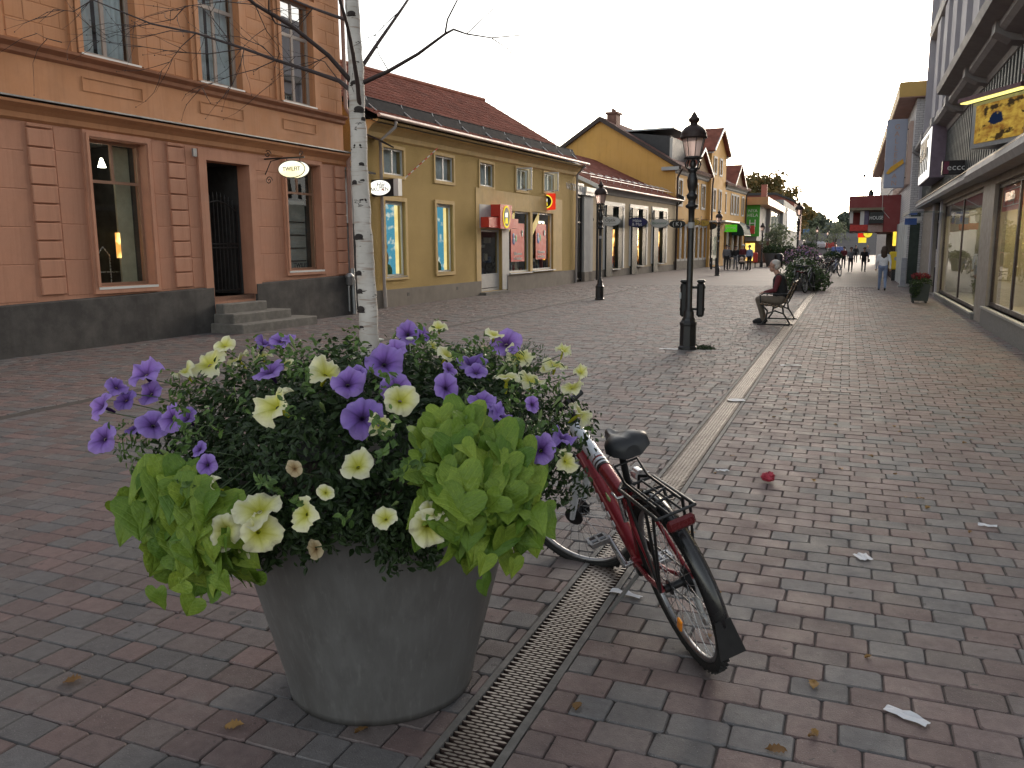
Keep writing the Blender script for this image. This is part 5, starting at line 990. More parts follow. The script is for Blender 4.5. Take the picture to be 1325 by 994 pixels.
# ---------------------------------------------------------------- tall orange building with gables
OB = fac('orange_gabled_building', 'tall orange gabled building with red roofs and tower dormer further along', (-11.26, 57.81), (.08, .997))
orange = M('plaster_mustard', (.56, .31, .085), .8, 0, .1, .8, .2, dirt=(.40, .22, .07), dirt_amt=.4, dscale=.4, streak=.4)
tile_dk = M('clay_tiles_brown', (.16, .075, .06), .7, 0, .35, 2, .2)
wtrim = M('trim_stone', (.42, .40, .37), .7, 0, .1, 3)
def rowwin(parent, lst, z0, z1, gm, y=0.0, fm=white_paint, mull=(.5,), trans=(.7,)):
    for a, e in lst:
        b = MB(); surround(b, a, e, z0, z1, .16, y - .05, y - .001); b.build('window_surround', wtrim, parent)
        window(parent, a, e, z0, z1, y + .1, fm, .07, mull, trans, gm, None, mw=.06); room(parent, a, e, z0, z1, y + .205, y + 1.0, dark_room)
u1 = [(1.0, 1.9), (5.45, 6.4), (7.6, 8.55)]; s1 = [(.7 + 1.3 * k, 1.55 + 1.3 * k) for k in range(8)]
b = MB(); h1 = [(a, e, 4.55, 6.15) for a, e in u1] + [(a, e, .75, 3.05) for a, e in s1]
b.wall(.2, 9.5, 0, 6.95, h1, 0, .2); g = [(.2, 0, 0), (.2, 11, 0), (.2, 11, 6.9), (.2, 5.46, 10.35), (.2, 0, 6.95)]; b.add(g, [(4, 3, 2, 1, 0)])
t2 = [(10.3, 11.05), (12.35, 13.05)]
b.wall(9.5, 14.7, 0, 9.0, [(a, e, 7.35, 8.45) for a, e in t2] + [(a, e, 4.5, 6.0) for a, e in t2] + [(9.7, 13.2, .1, 3.3)], -.25, .2)
b.add([(9.5, -.25, 9.0), (14.7, -.25, 9.0), (12.1, -.25, 10.75)], [(0, 1, 2)]); b.quad((9.5, 0, 0), (9.5, -.25, 0), (9.5, -.25, 9), (9.5, 0, 9)); b.quad((9.5, 0, 6.9), (9.5, -.25, 9), (9.5, 3.5, 9), (9.5, 3.5, 6.9)); b.quad((14.7, -.25, 0), (14.7, 5, 0), (14.7, 5, 9), (14.7, -.25, 9))
u3 = [(15.3, 16.1), (18.2, 18.9), (19.4, 20.1), (20.6, 21.3), (22.9, 23.6)]; s3 = [(15.2, 16.8), (17.4, 19.0), (19.6, 21.2), (21.8, 23.4)]
b.wall(14.7, 24.6, 0, 6.75, [(a, e, 4.5, 6.0) for a, e in u3] + [(a, e, .5, 2.9) for a, e in s3], 0, .2); b.quad((24.6, 0, 0), (24.6, 11, 0), (24.6, 11, 6.75), (24.6, 0, 6.75)); b.build('wall', orange, OB)
for a, e, z in ((.2, 9.4, .6), (14.8, 24.6, .45)): b = MB(); b.box(a, e, -.05, -.001, -.02, z); b.build('plinth', grey_pl, OB)
rowwin(OB, u1, 4.55, 6.15, pane_glass); rowwin(OB, s1, .75, 3.05, far_glass, fm=orange, mull=(), trans=()); rowwin(OB, t2, 7.35, 8.45, pane_glass, -.25); rowwin(OB, t2, 4.5, 6.0, pane_glass, -.25); rowwin(OB, u3, 4.5, 6.0, pane_glass); rowwin(OB, s3, .5, 2.9, far_glass, fm=MATS['window_wood'], mull=(), trans=())
for a, e, z in ((.1, 9.45, 6.75), (14.75, 24.7, 6.55)): b = MB(); b.prism([(-.001, z - .2), (-.1, z - .12), (-.14, z), (-.38, z + .14), (-.38, z + .24), (0, z + .24)], a, e, 'x'); b.build('eave_cornice', lg, OB)
b = MB(); b.box(-.15, .095, -.3, .9, 6.75, 6.98); b.build('corner_cornice', lg, OB)
b = MB(); slab(b, (.0, -.45, 6.98), (9.6, -.45, 6.98), (9.6, 5.46, 10.6), (.0, 5.46, 10.6), .16); slab(b, (9.6, 11.4, 6.9), (.0, 11.4, 6.9), (.0, 5.46, 10.6), (9.6, 5.46, 10.6), .16)
slab(b, (14.6, -.45, 6.8), (24.8, -.45, 6.8), (24.8, 5.46, 9.9), (14.6, 5.46, 9.9), .14); slab(b, (24.8, 11.4, 6.9), (14.6, 11.4, 6.9), (14.6, 5.46, 9.9), (24.8, 5.46, 9.9), .14); b.build('roof', tile_dk, OB)
tiles(OB, (.0, -.45, 7.0), (9.6, -.45, 7.0), (9.6, 5.46, 10.62), (.0, 5.46, 10.62), .3, .42, tile_dk); tiles(OB, (14.6, -.45, 6.82), (24.8, -.45, 6.82), (24.8, 5.46, 9.92), (14.6, 5.46, 9.92), .3, .42, tile_dk)
b = MB(); b.prism([(-.45, 6.75), (-.45, 6.99), (5.46, 10.64), (11.4, 6.95), (11.4, 6.7), (5.46, 10.32)], -.08, .0, 'x'); b.build('verge_board', M('verge_brown', (.05, .035, .03), .7), OB)
# tower roof, its white verges, small gables
b = MB(); slab(b, (9.2, -.55, 8.95), (9.2, 6, 8.95), (12.1, 6, 10.95), (12.1, -.55, 10.95), -.12); slab(b, (15.0, -.55, 8.95), (15.0, 6, 8.95), (12.1, 6, 10.95), (12.1, -.55, 10.95), .12); b.build('tower_roof', tile_m, OB)
b = MB(); b.prism([(9.15, 8.85), (9.15, 9.03), (12.1, 11.03), (15.05, 9.03), (15.05, 8.85), (12.1, 10.80)], -.62, -.56, 'y'); b.build('tower_verge', white_paint, OB)
for x in (9.35, 14.7): b = MB(); b.box(x, x + .15, -.4, 3.0, 8.75, 8.93); b.build('tower_cornice', lg, OB)
for a, e, z, zt, y in ((3.5, 9.0, 7.0, 8.75, -.25), (17.9, 22.4, 6.85, 8.75, -.2)):
    m_ = (a + e) / 2; b = MB(); b.add([(a, y, z), (e, y, z), (m_, y, zt - .1)], [(0, 1, 2)]); b.build('gable_wall', M('gable_brown', (.30, .19, .10), .8), OB)  # dull brown plaster on the small gable faces
    b = MB(); slab(b, (a - .2, y - .25, z - .05), (a - .2, 4, z - .05), (m_, 4, zt), (m_, y - .25, zt), -.1); slab(b, (e + .2, y - .25, z - .05), (e + .2, 4, z - .05), (m_, 4, zt), (m_, y - .25, zt), .1); b.build('gable_roof', tile_m, OB)
    b = MB(); b.prism([(a - .25, z - .15), (a - .25, z + .02), (m_, zt + .08), (e + .25, z + .02), (e + .25, z - .15), (m_, zt - .12)], y - .3, y - .26, 'y'); b.build('gable_verge', white_paint, OB)
b = MB(); b.prism([(.5, 7.5), (.7, 9.15), (3.2, 9.5), (5.2, 9.6), (5.2, 9.0)], 1.2, 6.2, 'x'); b.build('dark_dormer', M('dormer_slate', (.035, .034, .036), .6, 0, .2, 3), OB)
b = MB(); b.box(1.05, 1.15, .5, .7, 7.6, 9.0); b.build('dormer_corner', wtrim, OB)
b = MB(); b.box(1.0, 6.4, .4, 5.3, 9.62, 9.72); b.build('dormer_flashing', zinc, OB)
b = MB(); b.cbox((1.6, 5.0, 10.5), (.9, .7, 1.0)); b.cbox((1.6, 5.0, 11.0), (1.1, .9, .14)); b.lathe([(.10, 0), (.09, .25)], 8, (1.4, 5, 11.07)); b.lathe([(.10, 0), (.09, .25)], 8, (1.8, 5, 11.07)); b.build('chimney', M('chimney_brick', (.16, .08, .06), .8, 0, .3, 6, .3), OB)
for s in (.35, 9.55, 14.8, 24.4): b = MB(); b.tube([(s, -.42, 6.85), (s, -.12 - (.25 if 9 < s < 12 else 0), 6.3), (s, -.12 - (.25 if 9 < s < 12 else 0), .02)], .07, 8); b.build('downpipe', M('pipe_brown', (.045, .028, .022), .5), OB)
b = MB(); b.box(9.72, 13.18, -.1, -.04, .1, 3.25); o = b.build('entrance', dgreen, OB); b = MB(); b.box(9.9, 11.2, -.12, -.101, .5, 2.4); b.box(11.6, 13.0, -.12, -.101, .5, 2.4); b.build('pane', far_glass, o); b = MB(); b.box(9.3, 14.9, -1.5, -.26, 3.5, 3.62); b.build('entrance_canopy', white_paint, OB)
aw = thing('dome_awning', 'dark green rounded awning over orange building shop window beside the green poster', 'awning', OB.location, OB.rotation_euler.z)
b = MB(); n = 10
b.add([(18.6 + 3.0 * j, -.05 - 1.1 * math.sin(PI / 2 * k / n), 2.55 + 1.25 * math.cos(PI / 2 * k / n)) for k in range(n + 1) for j in (0, 1)], [(2 * k, 2 * k + 1, 2 * k + 3, 2 * k + 2) for k in range(n)], True)
for j in (0, 1): b.add([(18.6 + 3.0 * j, -.05, 2.55)] + [(18.6 + 3.0 * j, -.05 - 1.1 * math.sin(PI / 2 * k / n), 2.55 + 1.25 * math.cos(PI / 2 * k / n)) for k in range(n + 1)], [tuple(range(n + 2))])
b.build('canopy', M('awning_green', (.012, .04, .028), .75, 0, .2, 4), aw); b = MB(); b.tube([(18.6, -1.15, 2.55), (21.6, -1.15, 2.55)], .03, 6); b.build('rail', black_iron, aw)
# ---------------------------------------------------------------- hanging signs along the left-hand shops
def fx(Y):  # X of the facade at distance Y
    return -12.26 + (Y - 45.28) * .0802 if Y < 57.5 else -11.26 + (Y - 57.81) * .0802
navy = M('sign_navy', (.02, .022, .10), .45, 0, .1, 4, 0); sgw = M('sign_white', (.5, .5, .48), .5, 0, .05, 4, 0); gold = M('sign_gold', (.42, .30, .06), .4, .3, .2, 6); goldtxt = M('letter_gold', (.55, .45, .15), .5); whtxt = M('letter_white', (.7, .7, .68), .5); grtxt = M('letter_green', (.03, .16, .09), .5)
sgb = M('sign_black', (.014, .016, .016), .45, 0, .1, 4, 0)
for (px, py, w, Y, name_, lab, face, lines, wx) in (
    (752.5, 284.5, 30, 40.0, 'oval_sign', 'dark oval sign with two gilt lines of lettering in front of the gateway pillar', sgb, [('GULDSMEDEN', .07, .17), ('& UR', -.13, .17)], None),
    (790, 286.5, 25, 43.2, 'oval_sign', 'white oval sign with dark base stripe by the first low-building window', sgw, [('Optik', .06, .24), ('________', -.05, .16)], None),
    (824.5, 287.7, 25, 48.3, 'oval_sign', 'navy blue oval sign with white lettered square', navy, [('Hälsa', .09, .24), ('& Mat', -.12, .24)], None),
    (853.5, 289, 22, 52.3, 'oval_sign', 'pale grey oval sign with green script lettering', sgw, [('Blommor', .0, .24)], None),
    (876.5, 290, 19, 56.6, 'oval_sign', 'black oval sign with ringed white letter K', sgb, [('( K )', .0, .34)], None),
    (897, 288, 16, 62.0, 'oval_sign', 'gilded oval sign nearer of the two gold ones beyond the lamp post', gold, [('Guld', .0, .3)], None),
    (910, 289, 15, 65.5, 'oval_sign', 'gilded oval sign farther of the two gold ones beyond the lamp post', gold, [('Ur', .0, .3)], None),
    (918, 293, 16, 67.5, 'oval_sign', 'small black oval sign with white swirl beside the orange entrance', sgb, [('S', .0, .4)], None)):
    p = at_y(px, py, Y); W_ = w * p.y / math.cos(.3) / 1072 * 1.0; H_ = W_ * .46
    hang_sign(name_, lab, (p.x, p.y, p.z), W_, H_, face, sgb if face is not sgw else M('sign_edge', (.25, .25, .24), .5), '', goldtxt if (face is sgb and len(lines) == 2) else (grtxt if 'Blommor' in lines[0][0] else (txt_dark if face in (sgw, gold) else whtxt)), fx(Y) + (.0 if Y > 42 else .5), None, lines=lines)
p = at_y(945.5, 295.5, 74); hang_sign('lit_sign', 'lit bright green rectangular sign beyond the gold ovals', (p.x, 74, p.z), 1.06, .62, emit('lit_green', (.08, .45, .02), .32, (.12, .5, .03), 2), black_iron, 'APOTEK', whtxt, fx(74), tsize=.24, shape='box')
p = at_y(963, 294.5, 79); hang_sign('oval_sign', 'purple-grey oval sign in front of the red square sign', (p.x, 79, p.z), 1.05, .42, M('sign_purple', (.12, .09, .14), .5), sgw, 'Salong', whtxt, fx(79), tsize=.2)
p = at_y(970, 297.5, 80.5); hang_sign('square_sign', 'plain red square sign behind the purple-grey oval', (p.x, 80.5, p.z), .9, .75, MATS['sign_red'], sgw, '', whtxt, fx(80), shape='box')
# ---------------------------------------------------------------- grey commercial block with the green poster
def boxb(b, x0, x1, y0, y1, z0, z1): b.box(x0, x1, y0, y1, z0, z1)
a0, a1 = at_y(963.5, 260, 84), at_y(983, 260, 84)
GB = thing('grey_block', 'grey commercial block with orange-lit roof fascia and green poster beyond orange building', 'building', (a0.x, 84, 0))
Wd = at_y(985, 300, 84).x - a0.x; grey_c = M('concrete_grey', (.24, .235, .225), .8, 0, .15, .6, .2); zt = at_y(970, 256, 84).z; zm = at_y(970, 312, 84).z
b = MB(); b.box(-4, Wd - .4, .0, 9, zm, zt - .7); b.build('upper_wall', grey_c, GB); b = MB(); b.box(-4, Wd + .9, 1.2, 9, 0, zm); b.build('ground_floor', M('brick_brown', (.16, .085, .065), .8, 0, .3, 4, .3), GB)
b = MB(); b.box(-4, Wd + .6, -.8, 22, zt - .7, zt); b.build('roof_fascia', M('fascia_warm_light', (.48, .26, .12), .5, .1, .15, 1), GB)  # warm light on the roof edge put into its colour
b = MB(); b.box(-4, Wd, 9, 22, 0, zt - .7); b.build('rear_wing', M('render_light', (.22, .20, .19), .8, 0, .1, 1), GB)
for k in range(3): b = MB(); b.box(Wd + .001, Wd + .06, 10 + 4 * k, 13 + 4 * k, 3.4, 5.2); b.build('window', far_glass, GB)
b = MB(); b.box(-.1, 1.0, 1.1, 1.19, zm - 1.9, zm - .2); b.build('lit_window', emit('yellow_glow', (1, .72, .15), .8, (.5, .22, .05), 2.5), GB)
p0, p1 = at_y(965.5, 265, 83.9), at_y(982, 306, 83.9)
PO = thing('green_poster', 'large green hanging poster with white lettering on the grey block', 'poster', (p0.x, 83.9, 0)); w = p1.x - p0.x; b = MB(); b.box(0, w, -.03, .03, p1.z, p0.z); b.build('sheet', M('poster_bright_green', (.07, .36, .04), .6, 0, .1, 1), PO)
for tx, f, sz in (('NYA', .80, .42), ('HELA', .66, .42), ('H', .40, 1.0)): font('lettering', tx, sz, whtxt, PO, (w / 2, -.04, p1.z + (p0.z - p1.z) * f))
# glazed block and brick-red hall behind it
q0, q1 = at_y(1001, 300, 112), at_y(1013, 300, 112)
GL = thing('glazed_block', 'pale grey block with ribbon windows beyond the grey poster block', 'building', (q0.x, 112, 0)); zt2 = at_y(1000, 262, 112).z; wq = 6.4
b = MB(); b.box(-6, wq - 4.9, -6, 30, 0, zt2); b.build('wall', M('render_grey', (.19, .195, .195), .8, 0, .15, .5), GL); b = MB()
b.box(wq - 4.9, wq - 4.8, 0, 26, 3.6, 4.0); b.box(wq - 4.9, wq - 4.8, 0, 26, 6.0, 6.3); b.build('band', white_paint, GL)
for k in range(6): b = MB(); b.box(wq - 4.899, wq - 4.84, 1 + 4 * k, 4.2 + 4 * k, 4.05, 5.95); b.build('window', M('window_blue', (.10, .14, .15), .15), GL)
r0 = at_y(1026, 300, 150); RH = thing('red_hall', 'dark red brick hall with sloping roofline behind the glazed block', 'building', (r0.x, 150, 0)); zr = at_y(1015, 252, 150).z; zr2 = at_y(1026, 262, 150).z
b = MB(); b.prism([(-16, 0), (0, 0), (0, zr2), (-3, zr), (-16, zr)], 0, 25, 'y'); b.build('wall', M('brick_red', (.22, .075, .055), .8, 0, .2, .8, .2), RH); b = MB(); b.prism([(.3, zr2), (.3, zr2 + .3), (-3, zr + .4), (-16, zr + .4), (-16, zr), (-3, zr)], -.3, 25.3, 'y'); b.build('roof', roof_dark, RH)
b = MB(); p = at_y(989, 247, 120); b.cbox((0, 0, 0), (.75, .75, 1.6)); c0 = b.build('chimney_stack', M('chimney_red', (.30, .10, .07), .8, 0, .2, 1), None, (p.x, 120, p.z)); tag(c0, 'square red brick chimney stack standing above the grey poster block roof', 'chimney')
# ================================================================== RIGHT-HAND BUILDINGS
RS = fac('dark_shop_building', 'grey building with dark ribbed shopfront band on the right of the street', (2.65, 37.0), (0, -1))
pgrey = M('plaster_mauve', (.36, .34, .365), .75, 0, .12, 1, .2); ribm = M('rib_panel', (.045, .05, .048), .55, .1, .25, 3, .1); beige = M('shop_stone', (.27, .235, .20), .55, 0, .2, 3, .2, dirt=(.16, .14, .12), dirt_amt=.5); corn = M('cornice_grey', (.25, .235, .235), .6, 0, .15, 2, .15); darkf = M('frame_aubergine', (.03, .018, .018), .4, .1, .2, 8)
E1 = 29.0
sh = [(4.9, 7.1, .02, 3.05), (7.5, 16.0, .16, 2.9), (17.6, 22.6, .40, 2.84), (22.8, 28.2, .40, 2.84)]
ups = [(1.5 + 2.55 * k, 2.4 + 2.55 * k, 6.15, 8.8) for k in range(10)]
b = MB(); b.wall(0, E1, 0, 3.3, sh, 0, .25); b.m = 1; b.wall(0, E1, 3.3, 12.2, ups, .0, .35); b.quad((0, 12, 0), (0, 0, 0), (0, 0, 12.2), (0, 12, 12.2)); b.quad((E1, 0, 0), (E1, 12, 0), (E1, 12, 12.2), (E1, 0, 12.2)); b.quad((0, 0, 12.2), (E1, 0, 12.2), (E1, 12, 12.2), (0, 12, 12.2)); b.quad((0, 12, 0), (0, 12, 12.2), (E1, 12, 12.2), (E1, 12, 0)); b.build('wall', [beige, pgrey], RS)
for k, (a, e, z0, z1) in enumerate(ups):
    window(RS, a, e, z0, z1, .2, white_paint, .06, (.5,), (.66,), pane_glass); room(RS, a, e, z0, z1, .36, 1.2, dark_room)
    b = MB(); b.box(e + .25, e + 1.45, -.16, -.001, 5.45, 9.3); b.build('pilaster', pgrey, RS)
    b = MB(); b.box(a - .12, e + .12, -.12, -.001, 6.02, 6.14); b.build('window_sill', corn, RS)
b = MB(); b.prism([(-.001, 9.3), (-.2, 9.35), (-.25, 9.6), (0, 9.6)], 0, E1, 'x'); b.build('string_course', corn, RS)
b = MB(); b.box(-.02, .16, -.22, .1, 3.4, 12.1); b.build('corner_pilaster', pgrey, RS)
# ribbed band
b = MB(); b.box(.0, E1, -.03, -.001, 3.32, 5.0); b.build('rib_backing', M('rib_backing_dark', (.02, .022, .022), .7), RS)  # near-black panel behind the ribs
ribme = MB().cbox((0, 0, 0), (.17, .09, 1.66), bev=.015).mesh('rib', ribm)
x = .12
while x < E1: inst('rib', ribme, RS, (x, -.075, 4.16)); x += .36
b = MB(); b.prism([(-.0, 4.98), (-.12, 5.02), (-.16, 5.12), (-.42, 5.2), (-.5, 5.27), (-.5, 5.36), (-.15, 5.44), (0, 5.46)], -.05, E1, 'x'); b.build('cornice', corn, RS)
b = MB(); b.prism([(-.45, 5.362), (-.78, 5.42), (-.82, 5.56), (-.2, 5.68), (0, 5.68)], 12.5, E1, 'x'); b.build('upper_cornice', corn, RS)
for s in (.15, 4.1, 8.0, 12.0, 16.0, 20.0): MB().prism([(-.0, 4.99), (-.3, 5.05), (-.56, 5.2), (-.56, 5.42), (0, 5.5)], s - .22, s + .22, 'x').build('bracket_block', corn, RS)
for s in (2.6, 6.2, 10.3): b = MB(); b.lathe([(.06, 0), (.09, .05), (.05, .16), (.02, .24)], 10, (s, -.4, 5.43)); b.build('cornice_knob', corn, RS)
# awning boxes
b = MB(); b.prism([(-.03, 3.02), (-.30, 3.02), (-.34, 3.1), (-.30, 3.24), (-.03, 3.26)], .3, 15.8, 'x'); b.build('awning_box', corn, RS)
b = MB(); b.prism([(-.03, 2.98), (-.34, 2.98), (-.40, 3.1), (-.34, 3.28), (-.03, 3.31)], 16.0, E1, 'x'); b.build('awning_box', corn, RS)
b = MB(); b.box(.3, E1, -.36, -.345, 3.23, 3.25); b.build('awning_rail', M('rail_brass', (.45, .36, .26), .4, .6), RS)
b = MB(); b.box(7.3, 16.1, -.06, -.001, -.02, .12); b.box(17.5, E1, -.06, -.001, -.02, .36); b.build('plinth', M('plinth_granite', (.17, .165, .155), .6, 0, .25, 20, .2), RS)
b = MB(); b.box(7.4, 16.05, -.09, .1, .121, .16); b.box(17.55, E1, -.09, .1, .361, .40); b.build('window_ledge', M('ledge_pale', (.36, .35, .32), .5), RS)
warmroom = M('shop_room_warm', (.42, .37, .24), .8, 0, .15, 1.5)
for k, (a, e, z0, z1) in enumerate(sh[1:]):
    window(RS, a, e, z0, z1, .1, darkf, .09, (.46,) if k else (.53,), (), glass('right_shop_glass', ior=1.25, wav=.02), None, mw=.12); room(RS, a, e, z0, z1, .255, 1.6 if k else 2.4, warmroom if k else M('shop_room_dim', (.2, .19, .16), .8, 0, .4, 1.5), 'shop_interior')
    b = MB(); b.box(a + .3, e - .3, .6, 1.3, z1 - .06, z1 - .02); b.build('ceiling_light', emit('ceiling_panel', (1, .80, .45), 3.5), RS)
    for q in range(12 if k else 0):
        b = MB(); b.box(a + .02, e - .02, 1.55, 1.59, z0 + .22 * q, z0 + .225 * q + .01); b.build('slat_groove', M('slat_line', (.16, .13, .08), .8), RS)
redban = M('banner_red', (.50, .06, .05), .5, 0, .1, 3, 0)
for s0, s1 in ((17.75, 19.85), (20.1, 22.5), (22.95, 25.2)):
    b = MB(); b.box(s0, s1, .13, .145, 2.28, 2.78); o = b.build('window_banner', redban, RS); font('lettering', 'Family', .26, whtxt, o, ((s0 + s1) / 2, .12, 2.52), shear=.3)
    b = MB(); surround(b, s0 + .25, s1 - .25, 2.38, 2.66, .012, .118, .128); b.build('outline', whtxt, o)
for s in (8.9, 10.9): b = MB(); b.box(s, s + .75, .13, .14, 2.25, 2.72); o = b.build('hanging_card', M('card_lilac', (.30, .27, .36), .5), RS); font('lettering', 'ess', .26, whtxt, o, (s + .37, .12, 2.5))
b = MB(); b.box(7.6, 15.9, .12, .13, 2.5, 2.86); b.build('window_valance', M('valance_plum', (.05, .02, .03), .6), RS)
# mannequin, lamps and goods behind the glass
for s, dcol in ((18.9, (.32, .03, .04)), (21.0, (.25, .05, .06))):
    b = MB(); b.lathe([(.09, 0), (.10, .1), (.17, .5), (.21, .85), (.15, 1.1), (.20, 1.35), (.17, 1.48), (.05, 1.54), (.045, 1.62), (.09, 1.7), (.095, 1.8), (.05, 1.88)], 14, (s, .8, .42)); b.build('mannequin', M('dress%d' % int(s), dcol, .6, 0, .2, 6), RS)
for s in (18.6, 19.5, 21.4): b = MB(); b.lathe([(.05, 0), (.12, .05), (.09, .2)], 10, (s, 1.3, 1.75)); b.build('table_lamp', emit('lamp_amber', (1, .62, .1), 3.0), RS)
b = MB(); rs = random.Random(12)
for q in range(60): s = rs.uniform(7.8, 27.5); b.m = q % 4; z0 = .2 if s < 16 else .45; (16 < s < 17.7) or b.cbox((s, rs.uniform(.6, 1.9), z0 + rs.choice((.15, .5, .9, 1.2))), (rs.uniform(.12, .4), .2, rs.uniform(.12, .45)))
b.build('goods', [MATS['goodsc'], MATS['goodse'], MATS['goodsb'], M('goods_cream', (.5, .45, .3), .6)], RS, kind='stuff')
b = MB(); b.box(9.6, 10.6, .9, .94, 1.9, 2.05); b.build('green_neon', emit('neon_green', (.2, 1, .15), .7), RS)
# entrance
b = MB(); b.box(4.92, 7.08, .1, .16, 2.36, 2.46); b.box(4.92, 5.0, .1, .16, .02, 3.04); b.box(7.0, 7.08, .1, .16, .02, 3.04); b.box(5.95, 6.05, .1, .16, .02, 2.36); ent = b.build('entrance', darkf, RS); b = MB(); b.box(5.0, 7.0, .12, .13, .02, 3.0); b.build('pane', shop_glass, ent); b = MB(); b.tube([(5.85, .05, .9), (5.85, .05, 1.5)], .02, 6); b.build('handle', steel, ent); room(RS, 4.9, 7.1, .02, 3.05, .26, 2, dark_room)
for a, e in ((4.5, 4.9), (7.1, 7.45)): b = MB(); b.box(a, e, -.05, -.001, 0, 3.0); b.build('door_pillar', pgrey, RS)
b = MB(); b.box(4.3, 8.2, -.95, -.02, 2.62, 2.66); cn = b.build('entrance_canopy', glass('canopy_glass', (.75, .8, .82)), RS); b = MB(); b.box(4.28, 8.22, -.98, -.95, 2.60, 2.70); b.tube([(4.5, -.02, 3.2), (4.5, -.9, 2.68)], .012, 5); b.tube([(8, -.02, 3.2), (8, -.9, 2.68)], .012, 5); b.build('canopy_frame', zinc, cn)
b = MB(); b.cbox((4.4, -.7, 2.45), (.15, .38, .22)); b.build('blue_lamp_box', M('box_blue', (.05, .12, .40), .4), RS)
# mounted light box with dark letters, blade sign
ls = thing('light_box_sign', 'white lit light-box sign with dark letter strokes mounted on ribbed band', 'sign', RS.location, RS.rotation_euler.z)
b = MB(); b.box(4.1, 8.3, -.52, -.09, 3.66, 5.2); b.build('case', M('case_plum', (.16, .12, .16), .5), ls); b = MB(); b.box(4.14, 8.26, -.535, -.521, 3.70, 5.16); b.build('lit_face', emit('lit_white', (1, .97, .90), .7), ls)
b = MB()
for s in (4.5, 5.2, 5.9, 6.6, 7.3): b.box(s, s + .22, -.56, -.536, 3.95, 4.65)
b.box(4.5, 7.6, -.56, -.536, 4.9, 5.02); b.build('letter_stroke', sgb, ls, kind='stuff'); b = MB(); b.box(5.3, 7.4, -.60, -.57, 4.35, 4.85); o = b.build('inner_panel', M('panel_tan', (.45, .36, .25), .5), ls); font('lettering', 'ess', .42, whtxt, o, (6.35, -.61, 4.6))
p0, p1 = at_y(1221.5, 208, 23.6), at_y(1258.5, 225, 23.6)
ec = thing('blade_sign', 'black projecting blade sign lettered ecco in pale grey', 'sign', ((p0.x + p1.x) / 2, 23.6, (p0.z + p1.z) / 2)); w, h = p1.x - p0.x, p0.z - p1.z
b = MB(); b.cbox((-.05, .12, 0), (w * .92, .22, h), bev=.015); b.build('board', M('sign_ink', (.018, .014, .016), .35), ec); font('lettering', 'ecco', .21, M('letter_silver', (.6, .6, .6), .4), ec, (-.03, -.0, 0), sx=1.1); b = MB(); b.box(-w / 2 + .0, -w / 2 + .12, .0, .009, -h / 2 + .02, h / 2 - .02); b.build('edge_stripe', M('stripe_plum', (.14, .02, .05), .4), ec)
b = MB(); b.box(w / 2 + .02, w / 2 + .14, .08, .16, -.05, .05); b.build('bracket', black_iron, ec)
# angled lit picture boxes with hoods
t = NT('autumn_print'); v = t.coord('Generated'); c = t.mix(t.noise(v, 4.5, 4, .6, .35, .65), (.30, .13, .03), (.75, .50, .09)); vv = t.n('ShaderNodeVectorMath'); vv.operation = 'DISTANCE'; t.t.links.new(v, vv.inputs[0]); vv.inputs[1].default_value = (.45, 0, .55)
c = t.mix(t.ramp(t.math('ADD', vv.outputs['Value'], t.math('MULTIPLY', t.noise(v, 9, 3), .25)), .30, .26), c, (.015, .025, .06)); c = t.mix(t.ramp(t.math('MULTIPLY', t.noise(v, 3, 3), 1.0), .56, .62), c, (.06, .04, .02))
e_ = t.n('ShaderNodeEmission'); e_.inputs[1].default_value = .27; t.t.links.new(c, e_.inputs[0]); t.t.links.new(e_.outputs[0], t.out.inputs[0]); print_m = t.mat
for (ax, ay, bx, by, mt, lab) in ((1.93, 17.5, 2.60, 16.15, print_m, 'lit picture box with brown autumn print and dark figure under a hood'), (2.49, 14.85, 2.68, 14.3, MATS['lit_red'], 'lit red picture box at the edge of the ribbed band')):
    d = Vector((bx - ax, by - ay, 0)); L = d.length; pb = thing('picture_box', lab, 'light box', (ax, ay, 3.40), math.atan2(d.y, d.x))
    b = MB(); b.box(0, L, 0, .5, -.05, .74); b.build('case', zinc, pb); b = MB(); b.box(.12, L - .1, -.012, -.001, .03, .68); b.build('picture', mt, pb)
    b = MB(); b.prism([(-.20, .77), (-.20, .84), (.5, .94), (.5, .78)], -.15, L + .02, 'x'); b.build('hood', M('hood_plum', (.13, .06, .07), .5), pb); b = MB(); b.box(-.1, L, -.18, -.05, .745, .765); b.build('tube_light', emit('tube_yellow', (1, .88, .25), .7), pb)
    b = MB(); b.tube([(L * .5, .5, .5), (L * .5 + .3, .9, .5)], .03, 6); b.build('arm', black_iron, pb)
font('lettering', 'H', .5, whtxt, pb, (.4, -.02, .4))

# ---------------------------------------------------------------- white brick building with copper eaves
WB = thing('white_brick_building', 'white brick building with wide ochre overhanging eaves behind the dark shop', 'building', (2.16, 37.35, 0))
t = NT('white_brick'); v = t.coord('Object'); sx = t.n('ShaderNodeSeparateXYZ'); t.t.links.new(v, sx.inputs[0]); cx = t.n('ShaderNodeCombineXYZ'); t.t.links.new(t.math('ADD', sx.outputs[0], sx.outputs[1]), cx.inputs[0]); t.t.links.new(sx.outputs[2], cx.inputs[1])
bt = t.n('ShaderNodeTexBrick'); t.t.links.new(cx.outputs[0], bt.inputs[0]); bt.inputs['Scale'].default_value = 1; bt.inputs['Brick Width'].default_value = .25; bt.inputs['Row Height'].default_value = .09; bt.inputs['Mortar Size'].default_value = .010
bt.inputs['Color1'].default_value = (.50, .48, .48, 1); bt.inputs['Color2'].default_value = (.43, .41, .42, 1); bt.inputs['Mortar'].default_value = (.26, .25, .25, 1); t.principled(bt.outputs[0], .7, 0, t.bump(bt.outputs[0], .4, .01)); wbrick = t.mat
